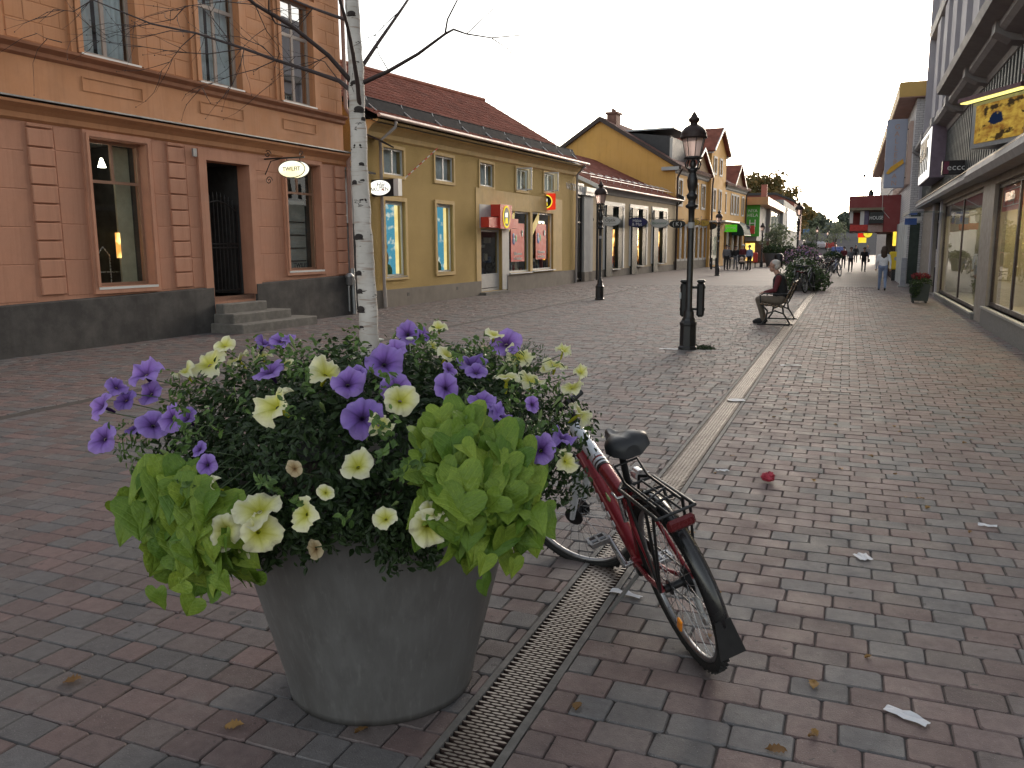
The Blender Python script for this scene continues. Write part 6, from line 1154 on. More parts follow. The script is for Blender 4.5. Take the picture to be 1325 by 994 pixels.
b = MB(); b.box(0, 9, 0, 41, 0, 7.32); b.build('wall', wbrick, WB)
b = MB(); b.box(-.66, 9, -.25, 42, 7.36, 7.92); b.build('eaves', M('eaves_ochre', (.50, .32, .10), .6, 0, .12, 1.5, .1), WB); b = MB(); b.box(-.64, 8.9, -.23, 41.9, 7.325, 7.355); b.build('soffit', M('soffit_pink', (.40, .24, .19), .7, 0, .15, 1), WB)
b = MB(); slab(b, (.3, .2, 7.93), (.3, 41, 7.93), (4, 41, 10.2), (4, .2, 10.2), -.1); b.build('roof', tile_dk, WB); tiles(WB, (.3, 41, 7.95), (.3, .2, 7.95), (4, .2, 10.22), (4, 41, 10.22), .3, .42, tile_dk)
fin = M('fin_pink', (.45, .33, .28), .6, 0, .1, 3)
for k in range(22): b = MB(); b.box(-.14, -.002, 1.0 + .55 * k, 1.2 + .55 * k, 4.1, 6.6); b.build('window_fin', fin, WB)
for k in range(12): b = MB(); b.box(-.03, -.002, 1.25 + 1.1 * k, 2.05 + 1.1 * k, 4.2, 6.5); b.build('window', M('window_dull', (.10, .09, .09), .2), WB)
b = MB(); b.tube([(-.6, 2.5, 3.95), (-.02, 2.5, 4.25)], .02, 5); b.tube([(-.6, 2.5, 3.95), (-.6, 9, 3.95)], .02, 5); b.build('rail', zinc, WB)
for k in range(9):
    b = MB(); b.box(-.10, -.002, .15 + 1.25 * k, .37 + 1.25 * k, 0, 2.6); b.build('shop_post', white_paint if k < 5 else grey_paint, WB)
    b = MB(); b.box(-.05, -.001, .37 + 1.25 * k, 1.4 + 1.25 * k, .1, 2.5); b.build('shop_pane', M('pane_dark_green', (.03, .045, .04), .12), WB)
b = MB(); b.box(-.02, .48, -.03, -.001, 2.6, 2.75); b.build('white_ledge', white_paint, WB); b = MB(); b.box(.06, .42, -.02, -.001, .1, 2.5); b.build('end_window', M('pane_dark_green', (.03, .045, .04), .12), WB)
b = MB(); b.box(-.2, -.06, 7.0, 7.8, 1.6, 2.4); b.build('lit_column', emit('column_yellow', (1, .72, .08), .6, (.9, .5, .04), 3), WB)
p0, p1 = at_y(1148.5, 155, 39.2), at_y(1169.5, 243, 39.2)
bn = thing('vertical_banner', 'tall pale blue vertical sign with orange ribbon and letters running down', 'sign', ((p0.x + p1.x) / 2, 39.2, p1.z)); w, h = p1.x - p0.x, p0.z - p1.z
b = MB(); b.cbox((0, .08, h / 2), (w, .14, h), bev=.02); b.build('board', M('banner_blue', (.30, .33, .42), .5, 0, .08, 1), bn)
for k, ch in enumerate('GALLERIAN'): font('letter', ch, .30, M('letter_tan', (.42, .28, .22), .5), bn, (.0, -.0, h - .32 - .285 * k))
b = MB(); b.prism([(-w * .42, h * .22), (-w * .3, h * .20), (w * .42, h * .36), (w * .36, h * .42), (-w * .2, h * .31)], -.03, .0, 'y'); b.build('ribbon', M('ribbon_orange', (.60, .33, .03), .5), bn); b = MB(); b.tube([(w / 2, .08, h * .85), (w / 2 + .5, .08, h * .85)], .03, 6); b.tube([(w / 2, .08, h * .15), (w / 2 + .5, .08, h * .15)], .03, 6); b.build('bracket', black_iron, bn)
# red canopy block
RC = thing('red_canopy', 'boxy dark red canopy block with signs jutting over the pavement', 'canopy', (0, 44, 0)); rc = M('canopy_red', (.21, .035, .035), .55, 0, .12, 1.5, .1, dirt=(.3, .16, .14), dirt_amt=.2, dscale=2.5)
b = MB(); b.box(-.12, 2.16, 0, 11, 3.42, 3.98); b.box(1.46, 2.16, .001, 11, 2.27, 3.419); b.box(-.02, 1.45, 3.5, 11, 2.35, 3.419); b.build('body', rc, RC)
b = MB(); b.box(-.1, 1.455, .0, 3.5, 3.30, 3.415); b.build('underside', M('canopy_under', (.20, .17, .11), .6), RC); b = MB(); b.box(-.05, .1, .6, .7, 2.7, 3.3); b.box(.42, .6, .3, .35, 2.62, 3.28); b.build('white_strip', white_paint, RC); b = MB(); b.box(.601, .80, .3, .35, 2.62, 3.28); b.build('purple_panel', M('panel_purple', (.12, .10, .17), .5), RC)
b = MB(); b.box(.82, 1.44, -.05, .12, 2.66, 3.2); o = b.build('sign_board', sgb, RC); font('lettering', 'HOUSE', .24, whtxt, o, (1.13, -.06, 2.92), sx=.8); b = MB(); b.box(-.02, .78, .3, .5, 2.33, 2.62); b.build('red_board', M('board_scarlet', (.5, .04, .03), .5, 0, .3, 9), RC); b = MB(); b.box(.8, 1.45, .25, .8, 2.28, 2.62); b.build('pink_box', M('box_pink', (.42, .30, .27), .6), RC)
b = MB(); b.tube([(.5, .5, 3.98), (.5, .5, 4.9)], .02, 5); b.ball((.5, .5, 4.95), .07); b.build('mast', dark_metal, RC); b = MB(); b.lathe([(.12, 0), (.12, .2), (.05, .35)], 8, (.85, 1.2, 3.98)); b.build('vent', dark_metal, RC)
b = MB(); b.tube([(1.35, -.02, 3.98), (1.36, -.02, 3.3), (1.7, -.02, 2.9)], .012, 5); b.build('cable', white_paint, RC)
for k in range(8): b = MB(); b.box(2.0, 2.14, .5 + 1.4 * k, .75 + 1.4 * k, 0, 2.26); b.build('post', M('post_dark', (.04, .02, .02), .5), RC)
# small signs and street objects under and beyond it
p = at_y(1123, 302, 60); s = thing('round_sign', 'small round yellow sign hanging beyond the red canopy', 'sign', (p.x, 60, p.z)); oval_board(s, 'disc', .55, .55, .1, emit('sign_lemon', (.85, .70, .06), .45), sgb); font('lettering', 'T', .3, txt_dark, s, (0, -.06, 0)); b = MB(); b.tube([(.3, 0, .2), (1.2, 0, .2)], .02, 5); b.build('arm', black_iron, s)
p = at_y(1115, 307, 62); s = thing('tilted_sign', 'small red and yellow box sign beside the round yellow sign', 'sign', (p.x, 62, p.z)); b = MB(); b.cbox((0, 0, .2), (.5, .12, .45)); b.build('red_half', MATS['lit_red'], s); b = MB(); b.cbox((.05, 0, -.2), (.5, .12, .35)); b.build('yellow_half', MATS['lit_yellow'], s); b = MB(); b.tube([(.2, 0, .3), (1.8, 0, .3)], .02, 5); b.build('arm', black_iron, s)
s = thing('yellow_postbox', 'yellow wall-hung postbox with grey emblem under the red canopy', 'postbox', (2.02, 42.8, 0)); b = MB(); b.cbox((0, 0, .93), (.50, .4, .82), bev=.05); b.build('box', M('post_yellow', (.72, .50, .02), .4, 0, .05, 3), s); b = MB(); b.lathe([(.09, 0), (.09, .02)], 14, (0, 0, 0)); o = b.build('emblem', grey_paint, s, (.03, -.2, 1.02), (PI / 2, 0, 0)); b = MB(); b.box(-.12, .12, -.05, .05, 0, .52); b.build('post', dark_metal, s)
s = thing('info_pillar', 'slim grey upright info pillar on the pavement near the woman in white', 'pillar', (2.06, 36.6, 0)); b = MB(); b.cbox((0, 0, .57), (.20, .12, 1.14), bev=.02); b.build('panel', M('pillar_grey', (.30, .31, .34), .5), s); b = MB(); b.cbox((0, 0, .03), (.34, .3, .06)); b.build('foot', zinc, s)
# planter with red flowers by the shop door
bp = thing('box_planter', 'dark square planter on castors with dark red flowers by the shop door', 'planter', (1.95, 26.5, 0)); bp.scale = (.74, .74, .76)
b = MB(); b.add([(-.28, -.28, .09), (.28, -.28, .09), (.28, .28, .09), (-.28, .28, .09), (-.34, -.34, .72), (.34, -.34, .72), (.34, .34, .72), (-.34, .34, .72)], [(0, 3, 2, 1), (4, 5, 6, 7), (0, 1, 5, 4), (1, 2, 6, 5), (2, 3, 7, 6), (3, 0, 4, 7)]); b.build('tub', M('tub_dark', (.035, .045, .045), .6, 0, .2, 5, .2), bp)
for x in (-.22, .22):
    for y in (-.22, .22): b = MB(); b.tube([(x, y - .03, .045), (x, y + .03, .045)], .045, 10); b.build('castor', black_iron, bp)
def blob_pts(n, c, r, sc=(1, 1, 1)):
    d = rng.normal(0, 1, (n, 3)); d /= np.linalg.norm(d, axis=1)[:, None]; q = rng.uniform(.35, 1, n)[:, None] ** .5; return d * q * r * np.array(sc) + np.array(c), d
p_, n_ = blob_pts(900, (0, 0, .72), .42, (1, 1, .75)); p2, n2_ = blob_pts(350, (-.2, -.3, .5), .25, (.8, .6, 1.2)); p_ = np.concatenate([p_, p2]); n_ = np.concatenate([n_, n2_]); k = p_[:, 2] > .15
leaf_cloud('foliage', p_[k], n_[k], .085, pet_leaf, bp, .5); red_leaf = leaf_m('red_flower', (.10, .012, .018), (.24, .03, .04)); p_, n_ = blob_pts(420, (0, 0, 1.0), .32, (1.1, 1, .4)); leaf_cloud('flowers', p_, n_, .06, red_leaf, bp, .9)
# ================================================================== FAR END OF THE STREET
b = MB(); b.add([(-60, 150, -.02), (45, 150, -.02), (70, 340, 6.2), (-90, 340, 6.2), (-300, 420, 7), (300, 420, 7)], [(0, 1, 2, 3), (3, 2, 5, 4)]); tag(b.build('hill', M('hill_ground', (.085, .085, .075), 1.0, 0, .2, .05, .0, spec=.0)), kind='structure')
b = MB(); b.add([(-14, 150, .04), (10, 150, .04), (16, 335, 6.25), (-10, 335, 6.25)], [(0, 1, 2, 3)]); tag(b.build('road', M('asphalt_far', (.10, .098, .10), 1.0, 0, .1, .2, 0, spec=.0)), kind='structure')
far_leaf = leaf_m('far_leaf', (.075, .095, .075), (.13, .15, .11), .7, .2); far_leaf2 = leaf_m('far_leaf_grey', (.10, .12, .115), (.16, .18, .17), .7, .2); aut_leaf = leaf_m('autumn_leaf', (.08, .085, .03), (.24, .15, .05), .6, .3); mid_leaf = leaf_m('pale_leaf', (.10, .13, .08), (.2, .22, .15), .6, .3)  # distance haze put into the greyer green of the far leaves
trunk_m = M('trunk_brown', (.06, .045, .035), .85, 0, .3, 5, .4)
def crown_tree(name, label, x, y, h, cr, mat, n, leaf, z0=0.0, group=None, trunk=.03, squash=1.15, cat='tree'):
    s = thing(name, label, cat, (x, y, z0), 0, group); rs = random.Random(int(x * 31 + y * 7))
    b = MB(); tops = []; tr = h * trunk * .55
    b.tube([(0, 0, -.1), (rs.uniform(-.02, .02) * h, 0, h * .35), (rs.uniform(-.03, .03) * h, 0, h * .7)], [tr, tr * .75, tr * .3], 7)
    for k in range(7):
        a = k * 2.4 + rs.random(); zz = h * rs.uniform(.5, .9); q = cr * rs.uniform(.35, .75) * (1.25 - .6 * zz / h); e = Vector((q * math.cos(a), q * math.sin(a), zz)); b.tube([(0, 0, h * rs.uniform(.3, .5)), e * .6 + Vector((0, 0, h * .15)), e], [tr * .5, tr * .3, tr * .1], 5); tops.append(e)
    b.build('trunk', trunk_m, s); P_, N_ = [], []
    tops.append(Vector((0, 0, h * .86)))
    for i in range(14): tops.append(Vector((rs.gauss(0, cr * .42), rs.gauss(0, cr * .42), h * rs.uniform(.42, .93))))
    for e in tops: p_, q_ = blob_pts(n // len(tops), e, cr * rs.uniform(.26, .46), (1, 1, .8)); P_.append(p_); N_.append(q_)
    leaf_cloud('crown', np.concatenate(P_), np.concatenate(N_), leaf, mat, s, .7); return s
# big autumn trees behind the red hall
for i, (px, ty, Y, cr, lab) in enumerate(((968, 226, 185, 5.5, 'dark autumn tree rising directly behind the orange building gable'), (985, 223, 190, 6.5, 'tallest broad autumn tree behind the brick chimney stack'), (1003, 234, 200, 6.0, 'rounded autumn tree above the red hall roof'), (1018, 240, 205, 5.0, 'thin-topped autumn tree at the right end of the red hall'), (1030, 262, 215, 4.5, 'lower sparse autumn tree falling away beyond the red hall'))):
    p = at_y(px, ty, Y); crown_tree('autumn_tree', lab, p.x, Y, p.z, cr, aut_leaf, 2600 if i < 3 else 1300, .75, 0, 'autumn trees behind the red hall')
# woods on the far hill, one tree each
rs = random.Random(21)
for i in range(26):
    px = 1022 + i * 5.2 + rs.uniform(-2, 2); Y = rs.uniform(330, 400); p = at_y(px, 290 + rs.uniform(-7, 5) - (4 if px > 1120 else 0), Y)
    crown_tree('hill_tree', 'grey-green tree %s on the wooded skyline of the far hill' % ('at the left end' if i == 0 else 'at the right end' if i == 25 else ('number %d' % (i + 1)) + ' counted from the left'), p.x, Y, p.z - 5.5, rs.uniform(3.6, 5.5), far_leaf if i % 3 else far_leaf2, 620, 1.35, 5.5, 'trees on the far hill')
for i, (px, Y, h) in enumerate(((1046, 235, 7), (1058, 250, 8), (1094, 245, 7.5))):
    p = at_y(px, 300, Y); crown_tree('hill_tree', ('yellowish tree at the left verge of the hill road', 'taller green tree at the middle of the hill road', 'green tree on the right verge of the hill road')[i], p.x, Y, h, 3.0, far_leaf if i else mid_leaf, 800, .8, 2.8)
# steel planters with little trees along the street
def steel_tub(x, y, s, lab, tree=None, bush=(.9, .42), group='steel planters down the street'):
    o = copy_tree(pl_shell); o.location = (x, y, 0); o.scale = (s, s, s); tag(o, lab, 'planter', group)
    p_, n_ = blob_pts(420, (0, 0, 1.02), .72, (1, 1, bush[1])); leaf_cloud('foliage', p_, n_, .16, mid_leaf if tree else pet_leaf, o, .5)
    return o
pl_shell = thing('planter', 'steel planter', 'planter', (0, 0, 0))
for ch in pl.children: c_ = ch.copy(); COL.objects.link(c_); c_.parent = pl_shell
tubs = [(-5.64, 69.8, 1.25, 'steel planter with leafy mound behind the black bin'), (-5.0, 78.0, 1.25, 'steel planter with leafy mound just beyond the black bin planter'), (-4.7, 112.0, 1.5, 'farthest steel planter standing alone in mid street'), (-1.0, 60.0, .95, 'steel planter with clipped bush at the far end of the parked bicycles')]
for x, y, s, lab in tubs: steel_tub(x, y, s, lab)
for ch in list(pl_shell.children): bpy.data.objects.remove(ch)
bpy.data.objects.remove(pl_shell)
for (px, py, Y, h, cr, lab) in ((1000, 333, 72.5, 3.3, 1.0, 'small pale tree nearest the grey poster block'), (1012, 330, 80, 3.6, 1.2, 'small pale tree beside the lamp with red litter bin'), (1050, 328, 114, 4.0, 1.3, 'small pale tree in mid street before the hill road'), (1080, 330, 100, 4.4, 1.5, 'leafy young tree behind the walkers in the middle of the street')):
    p = at_y(px, py, Y); crown_tree('street_tree', lab, p.x, Y, h, cr, mid_leaf, 520, .2, 0, 'young trees in the street', trunk=.018)
# vehicles and signs on the hill road
def small_car(x, y, z, rz, col, lab, van=False):
    s = thing('parked_van' if van else 'parked_car', lab, 'van' if van else 'car', (x, y, z), rz); h = 2.0 if van else 1.42; m = M('car_' + lab[:9], col, .3, .2, .05, 2, 0, spec=.6)
    pf = [(-2.1, .35), (2.1, .35), (2.15, .8), (1.25, .95), (.6, h), (-1.7, h), (-2.1, .95)]
    b = MB(); b.prism(pf, -.85, .85, 'y'); b.build('body', m, s); b = MB(); b.prism([(1.12, 1.0), (.6, h - .08), (-1.6, h - .08), (-1.9, 1.0)], -.862, .862, 'y'); b.build('window', M('car_glass', (.03, .035, .04), .1), s)
    for x_ in (-1.3, 1.3):
        for y_ in (-.8, .8): b = MB(); b.tube([(x_, y_ - .1, .33), (x_, y_ + .1, .33)], .33, 12); b.build('wheel', black_iron, s)
    return s
for px, py, Y, col, lab, van, rz in ((1036, 309, 170, (.6, .6, .6), 'white van parked on the hill road left side', True, 1.4), (1085, 330, 135, (.08, .1, .25), 'blue car by the young street tree', False, 1.5), (1064, 312, 180, (.5, .5, .52), 'silver car in the middle of the hill road', False, 1.5), (1076, 314, 175, (.35, .04, .03), 'red car on the hill road', False, 1.5)):
    p = at_y(px, py, Y); small_car(p.x, Y, max(0, (Y - 150) / 190 * 6.2), rz, col, lab, van)
p = at_y(1043, 300, 160); s = thing('traffic_sign', 'blue and white traffic sign board at the foot of the hill', 'sign', (p.x, 160, 0)); b = MB(); b.tube([(0, 0, 0), (0, 0, p.z)], .06, 6); b.build('pole', zinc, s); b = MB(); b.cbox((0, 0, p.z), (1.1, .08, 1.0), bev=.02); b.build('board', M('sign_sky', (.10, .22, .42), .5), s)
# ================================================================== STREET LAMPS
lamp_glass_t = NT('lamp_glass'); p_ = lamp_glass_t.principled((.50, .36, .33), .25, 0, None, .5); p_.inputs['Transmission Weight'].default_value = .35; p_.inputs['Alpha'].default_value = .9; lamp_glass = lamp_glass_t.mat
def make_lamp(label):
    L = thing('street_lamp', label, 'street lamp', (0, 0, 0)); n = 8; ph = PI / 8
    b = MB(); b.lathe([(.155, 0), (.155, .04), (.135, .06), (.13, .38), (.14, .40), (.14, .43), (.11, .47), (.10, .50)], n, phase=ph, smooth=False); b.build('plinth', black_iron, L)
    b = MB(); b.lathe([(.10, .50), (.085, .52), (.085, .60), (.07, .63), (.052, .66), (.048, 2.05), (.05, 2.22), (.07, 2.24), (.095, 2.25), (.10, 2.28), (.065, 2.31), (.055, 2.36), (.08, 2.40), (.09, 2.44), (.06, 2.47), (.055, 2.5), (.075, 2.56), (.085, 2.66), (.07, 2.74), (.05, 2.78), (.075, 2.81), (.075, 2.84), (.04, 2.86)], 16); b.build('post', black_iron, L)
    b = MB(); b.lathe([(.054, 1.93), (.054, 2.02)], 16); b.build('label_band', M('band_grey', (.3, .3, .3), .5), L)
    b = MB(); b.lathe([(.035, 2.86), (.05, 2.92), (.03, 2.98)], 10)
    for k in range(4): a = PI / 4 + k * PI / 2; c, s_ = math.cos(a), math.sin(a); b.tube([(c * .03, s_ * .03, 2.83), (c * .12, s_ * .12, 2.85), (c * .145, s_ * .145, 2.92), (c * .11, s_ * .11, 2.985)], .013, 6)
    b.lathe([(.10, 2.985), (.14, 2.99), (.145, 3.02), (.115, 3.03)], 16); b.build('lantern_bracket', black_iron, L)
    b = MB(); b.lathe([(.118, 3.03), (.178, 3.30)], 8, phase=ph, smooth=False, cap=False); lg_ = b.build('lantern_glass', lamp_glass, L)
    b = MB()
    for k in range(8): a = ph + k * PI / 4; b.tube([(.12 * math.cos(a), .12 * math.sin(a), 3.03), (.18 * math.cos(a), .18 * math.sin(a), 3.30)], .006, 5)
    b.build('glazing_bar', dark_metal, lg_)
    b = MB(); b.lathe([(.17, 3.295), (.205, 3.30), (.21, 3.325), (.195, 3.34), (.20, 3.36), (.185, 3.41), (.15, 3.46), (.09, 3.50), (.06, 3.51)], 24); b.build('lantern_cap', M('lamp_cap', (.035, .022, .02), .5, .3, .3, 6), L)
    b = MB(); b.lathe([(.06, 3.51), (.058, 3.54), (.085, 3.56), (.09, 3.60), (.06, 3.62), (.045, 3.65), (.02, 3.69), (.015, 3.70)], 12); pts = [(.03 * math.cos(PI * (-.3 + 1.6 * k / 10)), 0, 3.725 + .03 * math.sin(PI * (-.3 + 1.6 * k / 10))) for k in range(11)]; b.tube([(p[0], 0, p[2]) for p in pts], .006, 5); b.build('finial', MATS['lamp_cap'], L)
    return L
lamps = [(-2.34, 13.45, 1.0, 'nearest tall black street lamp standing alone with a litter bin'), (-7.2, 25.32, .98, 'black street lamp by the gateway signs in front of ochre building'), (-6.77, 47.69, .97, 'black street lamp with bin before the orange building entrance'), (-6.23, 67.2, .92, 'black street lamp beside the group of shoppers and planters'), (-2.7, 49.83, 1.10, 'tall black street lamp rising from the parked bicycles'), (-3.25, 96, 1.0, 'street lamp second behind the bicycle row against the hill'), (-2.6, 114, .98, 'farthest street lamp behind the walkers'), (-7.0, 128, .9, 'small far street lamp in the middle of the hill road view')]
lamp0 = make_lamp(lamps[0][3])
for i, (x, y, s, lab) in enumerate(lamps):
    o = lamp0 if i == 0 else copy_tree(lamp0); o.location = (x, y, 0); o.scale = (s,) * 3; o['label'] = lab; o['group'] = 'black street lamps along the street'
def litter_bin(x, y, lab, h=.62, z=.5, w=.22):
    s = thing('litter_bin', lab, 'litter bin', (x, y, 0), YAW * .4, 'litter bins'); m = M('bin_black', (.014, .014, .015), .45, .1, .2, 8)
    for sg in (-1, 1):
        b = MB(); b.cbox((sg * .13, .10, z + h / 2), (w * .55, .26, h), bev=.03); b.build('bin_body', m, s)
        b = MB(); b.cbox((sg * .13, .10, z + h + .02), (w * .6, .29, .05), bev=.02); b.build('bin_lid', m, s)
    b = MB(); b.box(-.2, .2, .07, .1, z + .1, z + .14); b.box(-.2, .2, .07, .1, z + h - .1, z + h - .06); b.build('bin_bracket', dark_metal, s); b = MB(); b.cbox((-.19, .0, z + h * .62), (.03, .06, .1)); b.build('ash_plate', zinc, s)
litter_bin(-2.30, 13.52, 'black double litter bin strapped to the nearest street lamp', .55, .52); litter_bin(-6.98, 47.7, 'black litter bin on the street lamp before the orange entrance', .6, .35)
s = thing('litter_bin', 'low round black bin in front of the steel planters', 'litter bin', (-4.95, 67.3, 0), 0, 'litter bins'); b = MB(); b.lathe([(.28, 0), (.33, .1), (.34, .85), (.26, 1.0), (.1, 1.05)], 14); b.build('bin_body', MATS['bin_black'], s)
s = thing('red_bin', 'small red street box beside the lamp by the shoppers', 'bin', (-6.65, 66.8, 0)); b = MB(); b.cbox((0, 0, .75), (.34, .3, .75), bev=.05); b.build('box', MATS['sign_red'], s); b = MB(); b.tube([(0, 0, 0), (0, 0, .4)], .04, 6); b.build('post', black_iron, s)
s = thing('a_board', 'dark pavement board with pink lettering behind the planters', 'sign board', (at_y(1006, 325, 76).x, 76, 0)); b = MB(); b.prism([(-.5, 0), (.5, 0), (.5, 1.3), (.25, 1.75), (-.25, 1.75), (-.5, 1.3)], 0, .08, 'y'); b.build('board', sgb, s); font('lettering', 'CAFÉ', .32, M('letter_pink', (.5, .2, .25), .5), s, (0, -.01, 1.0))
# moss and litter at the foot of the near lamp
p_, n_ = blob_pts(500, (-2.12, 13.62, .01), .2, (1, .7, .16)); leaf_cloud('grass_tuft', p_, n_ * .3 + np.array([0, 0, 1]), .05, pet_leaf, None, .25, kind=None); tag(bpy.data.objects['grass_tuft'], 'little tuft of weeds at the foot of the nearest street lamp', 'weeds')
# ================================================================== PEOPLE
skin = M('skin', (.42, .25, .19), .55, 0, .08, 8, .05); hair_b = M('hair_brown', (.05, .032, .022), .7, 0, .3, 30, .3); hair_d = M('hair_dark', (.015, .012, .011), .6, 0, .3, 30, .3); hair_g = M('hair_white', (.50, .48, .45), .7, 0, .15, 30, .3); hair_f = M('hair_fair', (.30, .22, .12), .7, 0, .2, 30, .3)
def cloth(n, c): return M('cloth_' + n, c, .85, 0, .2, 9, .25, 60, .006)
def capsules(caps, voxel, name):
    """one continuous body: tapered limbs fused by a remesh, faces coloured by the nearest limb"""
    b = MB(); mats = []
    for p, q, r0, r1, m in caps:
        p, q = Vector(p), Vector(q); L = (q - p).length
        if m not in mats: mats.append(m)
        n = 6 if L > 1e-4 else 1
        if n == 1: b.ball(p, r0, 12, 8)
        else:
            b.tube([p.lerp(q, k / n) for k in range(n + 1)], [r0 + (r1 - r0) * k / n for k in range(n + 1)], 12); b.ball(p, r0 * .995, 12, 8); b.ball(q, r1 * .995, 12, 8)
    me = b.mesh(name, mats); o = inst(name, me); md = o.modifiers.new('fuse', 'REMESH'); md.mode = 'VOXEL'; md.voxel_size = voxel; md.use_smooth_shade = True
    sm = o.modifiers.new('soft', 'SMOOTH'); sm.iterations = 4; sm.factor = .5
    return o, caps, mats
PENDING = []
def finish_people():
    dg = bpy.context.evaluated_depsgraph_get()
    for o, caps, mats in PENDING:
        me = bpy.data.meshes.new_from_object(o.evaluated_get(dg)); me.name = 'body'
        A = np.array([c[0] for c in caps], float); B = np.array([c[1] for c in caps], float); r = np.array([(c[2] + c[3]) / 2 for c in caps]); ids = np.array([mats.index(c[4]) for c in caps])
        cen = np.zeros(len(me.polygons) * 3); me.polygons.foreach_get('center', cen); cen = cen.reshape(-1, 3); AB = B - A; L2 = np.maximum((AB ** 2).sum(1), 1e-9)
        t = np.clip(((cen[:, None] - A[None]) * AB[None]).sum(2) / L2[None], 0, 1); d = np.linalg.norm(cen[:, None] - (A[None] + t[..., None] * AB[None]), axis=2) - r[None] * .9
        me.materials.clear()
        for m in mats: me.materials.append(m)
        me.polygons.foreach_set('material_index', ids[d.argmin(1)].astype(np.int32)); me.polygons.foreach_set('use_smooth', np.ones(len(me.polygons), bool))
        old = o.data; o.modifiers.clear(); o.data = me; bpy.data.meshes.remove(old)
def hand(w, d, s, m, curl=.5):
    """palm, four unequal bent fingers and a thumb"""
    w, d = Vector(w), Vector(d).normalized(); side = d.cross(Vector((0, 0, 1))).normalized() * s; dn = Vector((0, 0, -1)); out = [(w, w + d * .075, .026, .03, m)]
    for k, (o, l) in enumerate(((-.026, .068), (-.009, .078), (.009, .073), (.026, .056))):
        a = w + d * .085 + side * o; q = a + d * l * .5 + dn * l * .15 * curl; e = q + (d * (1 - curl) + dn * curl).normalized() * l * .5; out += [(a, q, .009, .0085, m), (q, e, .0085, .007, m)]
    a = w + d * .03 - side * .03; q = a + d * .035 - side * .02 + dn * .01; out += [(a, q, .011, .010, m), (q, q + d * .028 + dn * .012, .010, .008, m)]; return out
def face(hc, fwd, m, r=.1):
    hc, fwd = Vector(hc), Vector(fwd).normalized(); sd = fwd.cross(Vector((0, 0, 1)))
    return [(hc + Vector((0, 0, .03)), hc + Vector((0, 0, .045)) - fwd * .02, r * .92, r * .95, m), (hc + fwd * .02 - Vector((0, 0, .05)), hc + fwd * .035 - Vector((0, 0, .085)), r * .62, r * .48, m),
            (hc + fwd * .088 + Vector((0, 0, .02)), hc + fwd * .112 - Vector((0, 0, .018)), .012, .016, m), (hc + sd * .092 - Vector((0, 0, .01)), hc + sd * .095 + Vector((0, 0, .03)), .016, .018, m), (hc - sd * .092 - Vector((0, 0, .01)), hc - sd * .095 + Vector((0, 0, .03)), .016, .018, m)]
def features(root, hc, fwd, hm, lips=True):
    hc, fwd = Vector(hc), Vector(fwd).normalized(); sd = fwd.cross(Vector((0, 0, 1)))
    b = MB()
    for s in (-1, 1): b.ball(hc + fwd * .083 + sd * .034 * s + Vector((0, 0, .018)), .011, 8, 6)
    b.tube([hc + fwd * .092 - sd * .022 - Vector((0, 0, .062)), hc + fwd * .099 - Vector((0, 0, .060)), hc + fwd * .092 + sd * .022 - Vector((0, 0, .062))], .006, 5)
    b.build('facial_features', M('face_dark', (.06, .03, .025), .5), root)
def person(label, loc, rz, scale, top, legs, shoes, hairm, pose='walk', long_hair=False, hood=0, group=None, phase=1, bag=None, skirt=False):
    s = thing('person', label, 'person', (loc[0], loc[1], 0), rz, group); s.scale = (scale,) * 3; P = phase
    k1, a1, t1 = ((.10, -.17, .52), (.10, -.27, .09), (.11, -.42, .035)) if pose == 'walk' else ((.10, -.02, .50), (.10, 0, .085), (.11, -.15, .035))
    k2, a2, t2 = ((-.10, -.02, .50), (-.10, .24, .15), (-.10, .16, .035)) if pose == 'walk' else ((-.10, -.01, .50), (-.11, .02, .085), (-.13, -.13, .035))
    sw = .12 * P if pose == 'walk' else 0
    if P < 0:
        k1, k2 = (.10, k2[1], k2[2]), (-.10, k1[1], k1[2]); a1, a2 = (.1, a2[1], a2[2]), (-.1, a1[1], a1[2]); t1, t2 = (.1, t2[1], t2[2]), (-.1, t1[1], t1[2])
    caps = [((.07, 0, .96), (-.07, 0, .96), .125, .125, legs), ((.03, 0, 1.05), (.05, -.01, 1.32), .13, .14, top), ((-.03, 0, 1.05), (-.05, -.01, 1.32), .13, .14, top), ((.15, 0, 1.40), (-.15, 0, 1.40), .075, .075, top), ((0, 0, 1.42), (0, -.02, 1.54), .055, .05, skin)]
    for h, k, a, t in (((.09, 0, .93), k1, a1, t1), ((-.09, 0, .93), k2, a2, t2)): caps += [(h, k, .092, .065, legs), (k, a, .064, .048, legs), (a, t, .045, .04, shoes)]
    for sx, ph in ((1, -1), (-1, 1)):
        e, w = (sx * .25, .03 + sw * ph * .7, 1.14), (sx * .25, -.07 + sw * ph * 1.6, .90); caps += [((sx * .19, 0, 1.40), e, .058, .047, top), (e, w, .045, .036, top)] + hand(w, (0, -.25, -1), sx, skin, .4)
    hc = (0, -.035, 1.64); caps += face(hc, (0, -1, 0), skin)
    o, c, m = capsules(caps, .028 if loc[1] > 45 else .02, 'body'); o.parent = s; PENDING.append((o, c, m)); features(s, hc, (0, -1, 0), hairm)
    b = MB(); b.ball((0, -.008, 1.695), .108, 14, 10, (1, 1.06, .95))
    if long_hair: b.ball((0, .06, 1.56), .12, 14, 10, (1.1, .7, 1.6)); b.ball((0, .085, 1.42), .12, 12, 8, (1.0, .5, 1.3))
    b.build('hair', hairm, s)
    if bag: b = MB(); b.cbox((bag, .0, .82), (.12, .3, .24), bev=.04); b.tube([(bag, -.08, .93), (bag * .95, 0, 1.2), (bag, .08, .93)], .012, 5); b.build('bag', cloth('bag', (.04, .025, .02)), s)
    return s
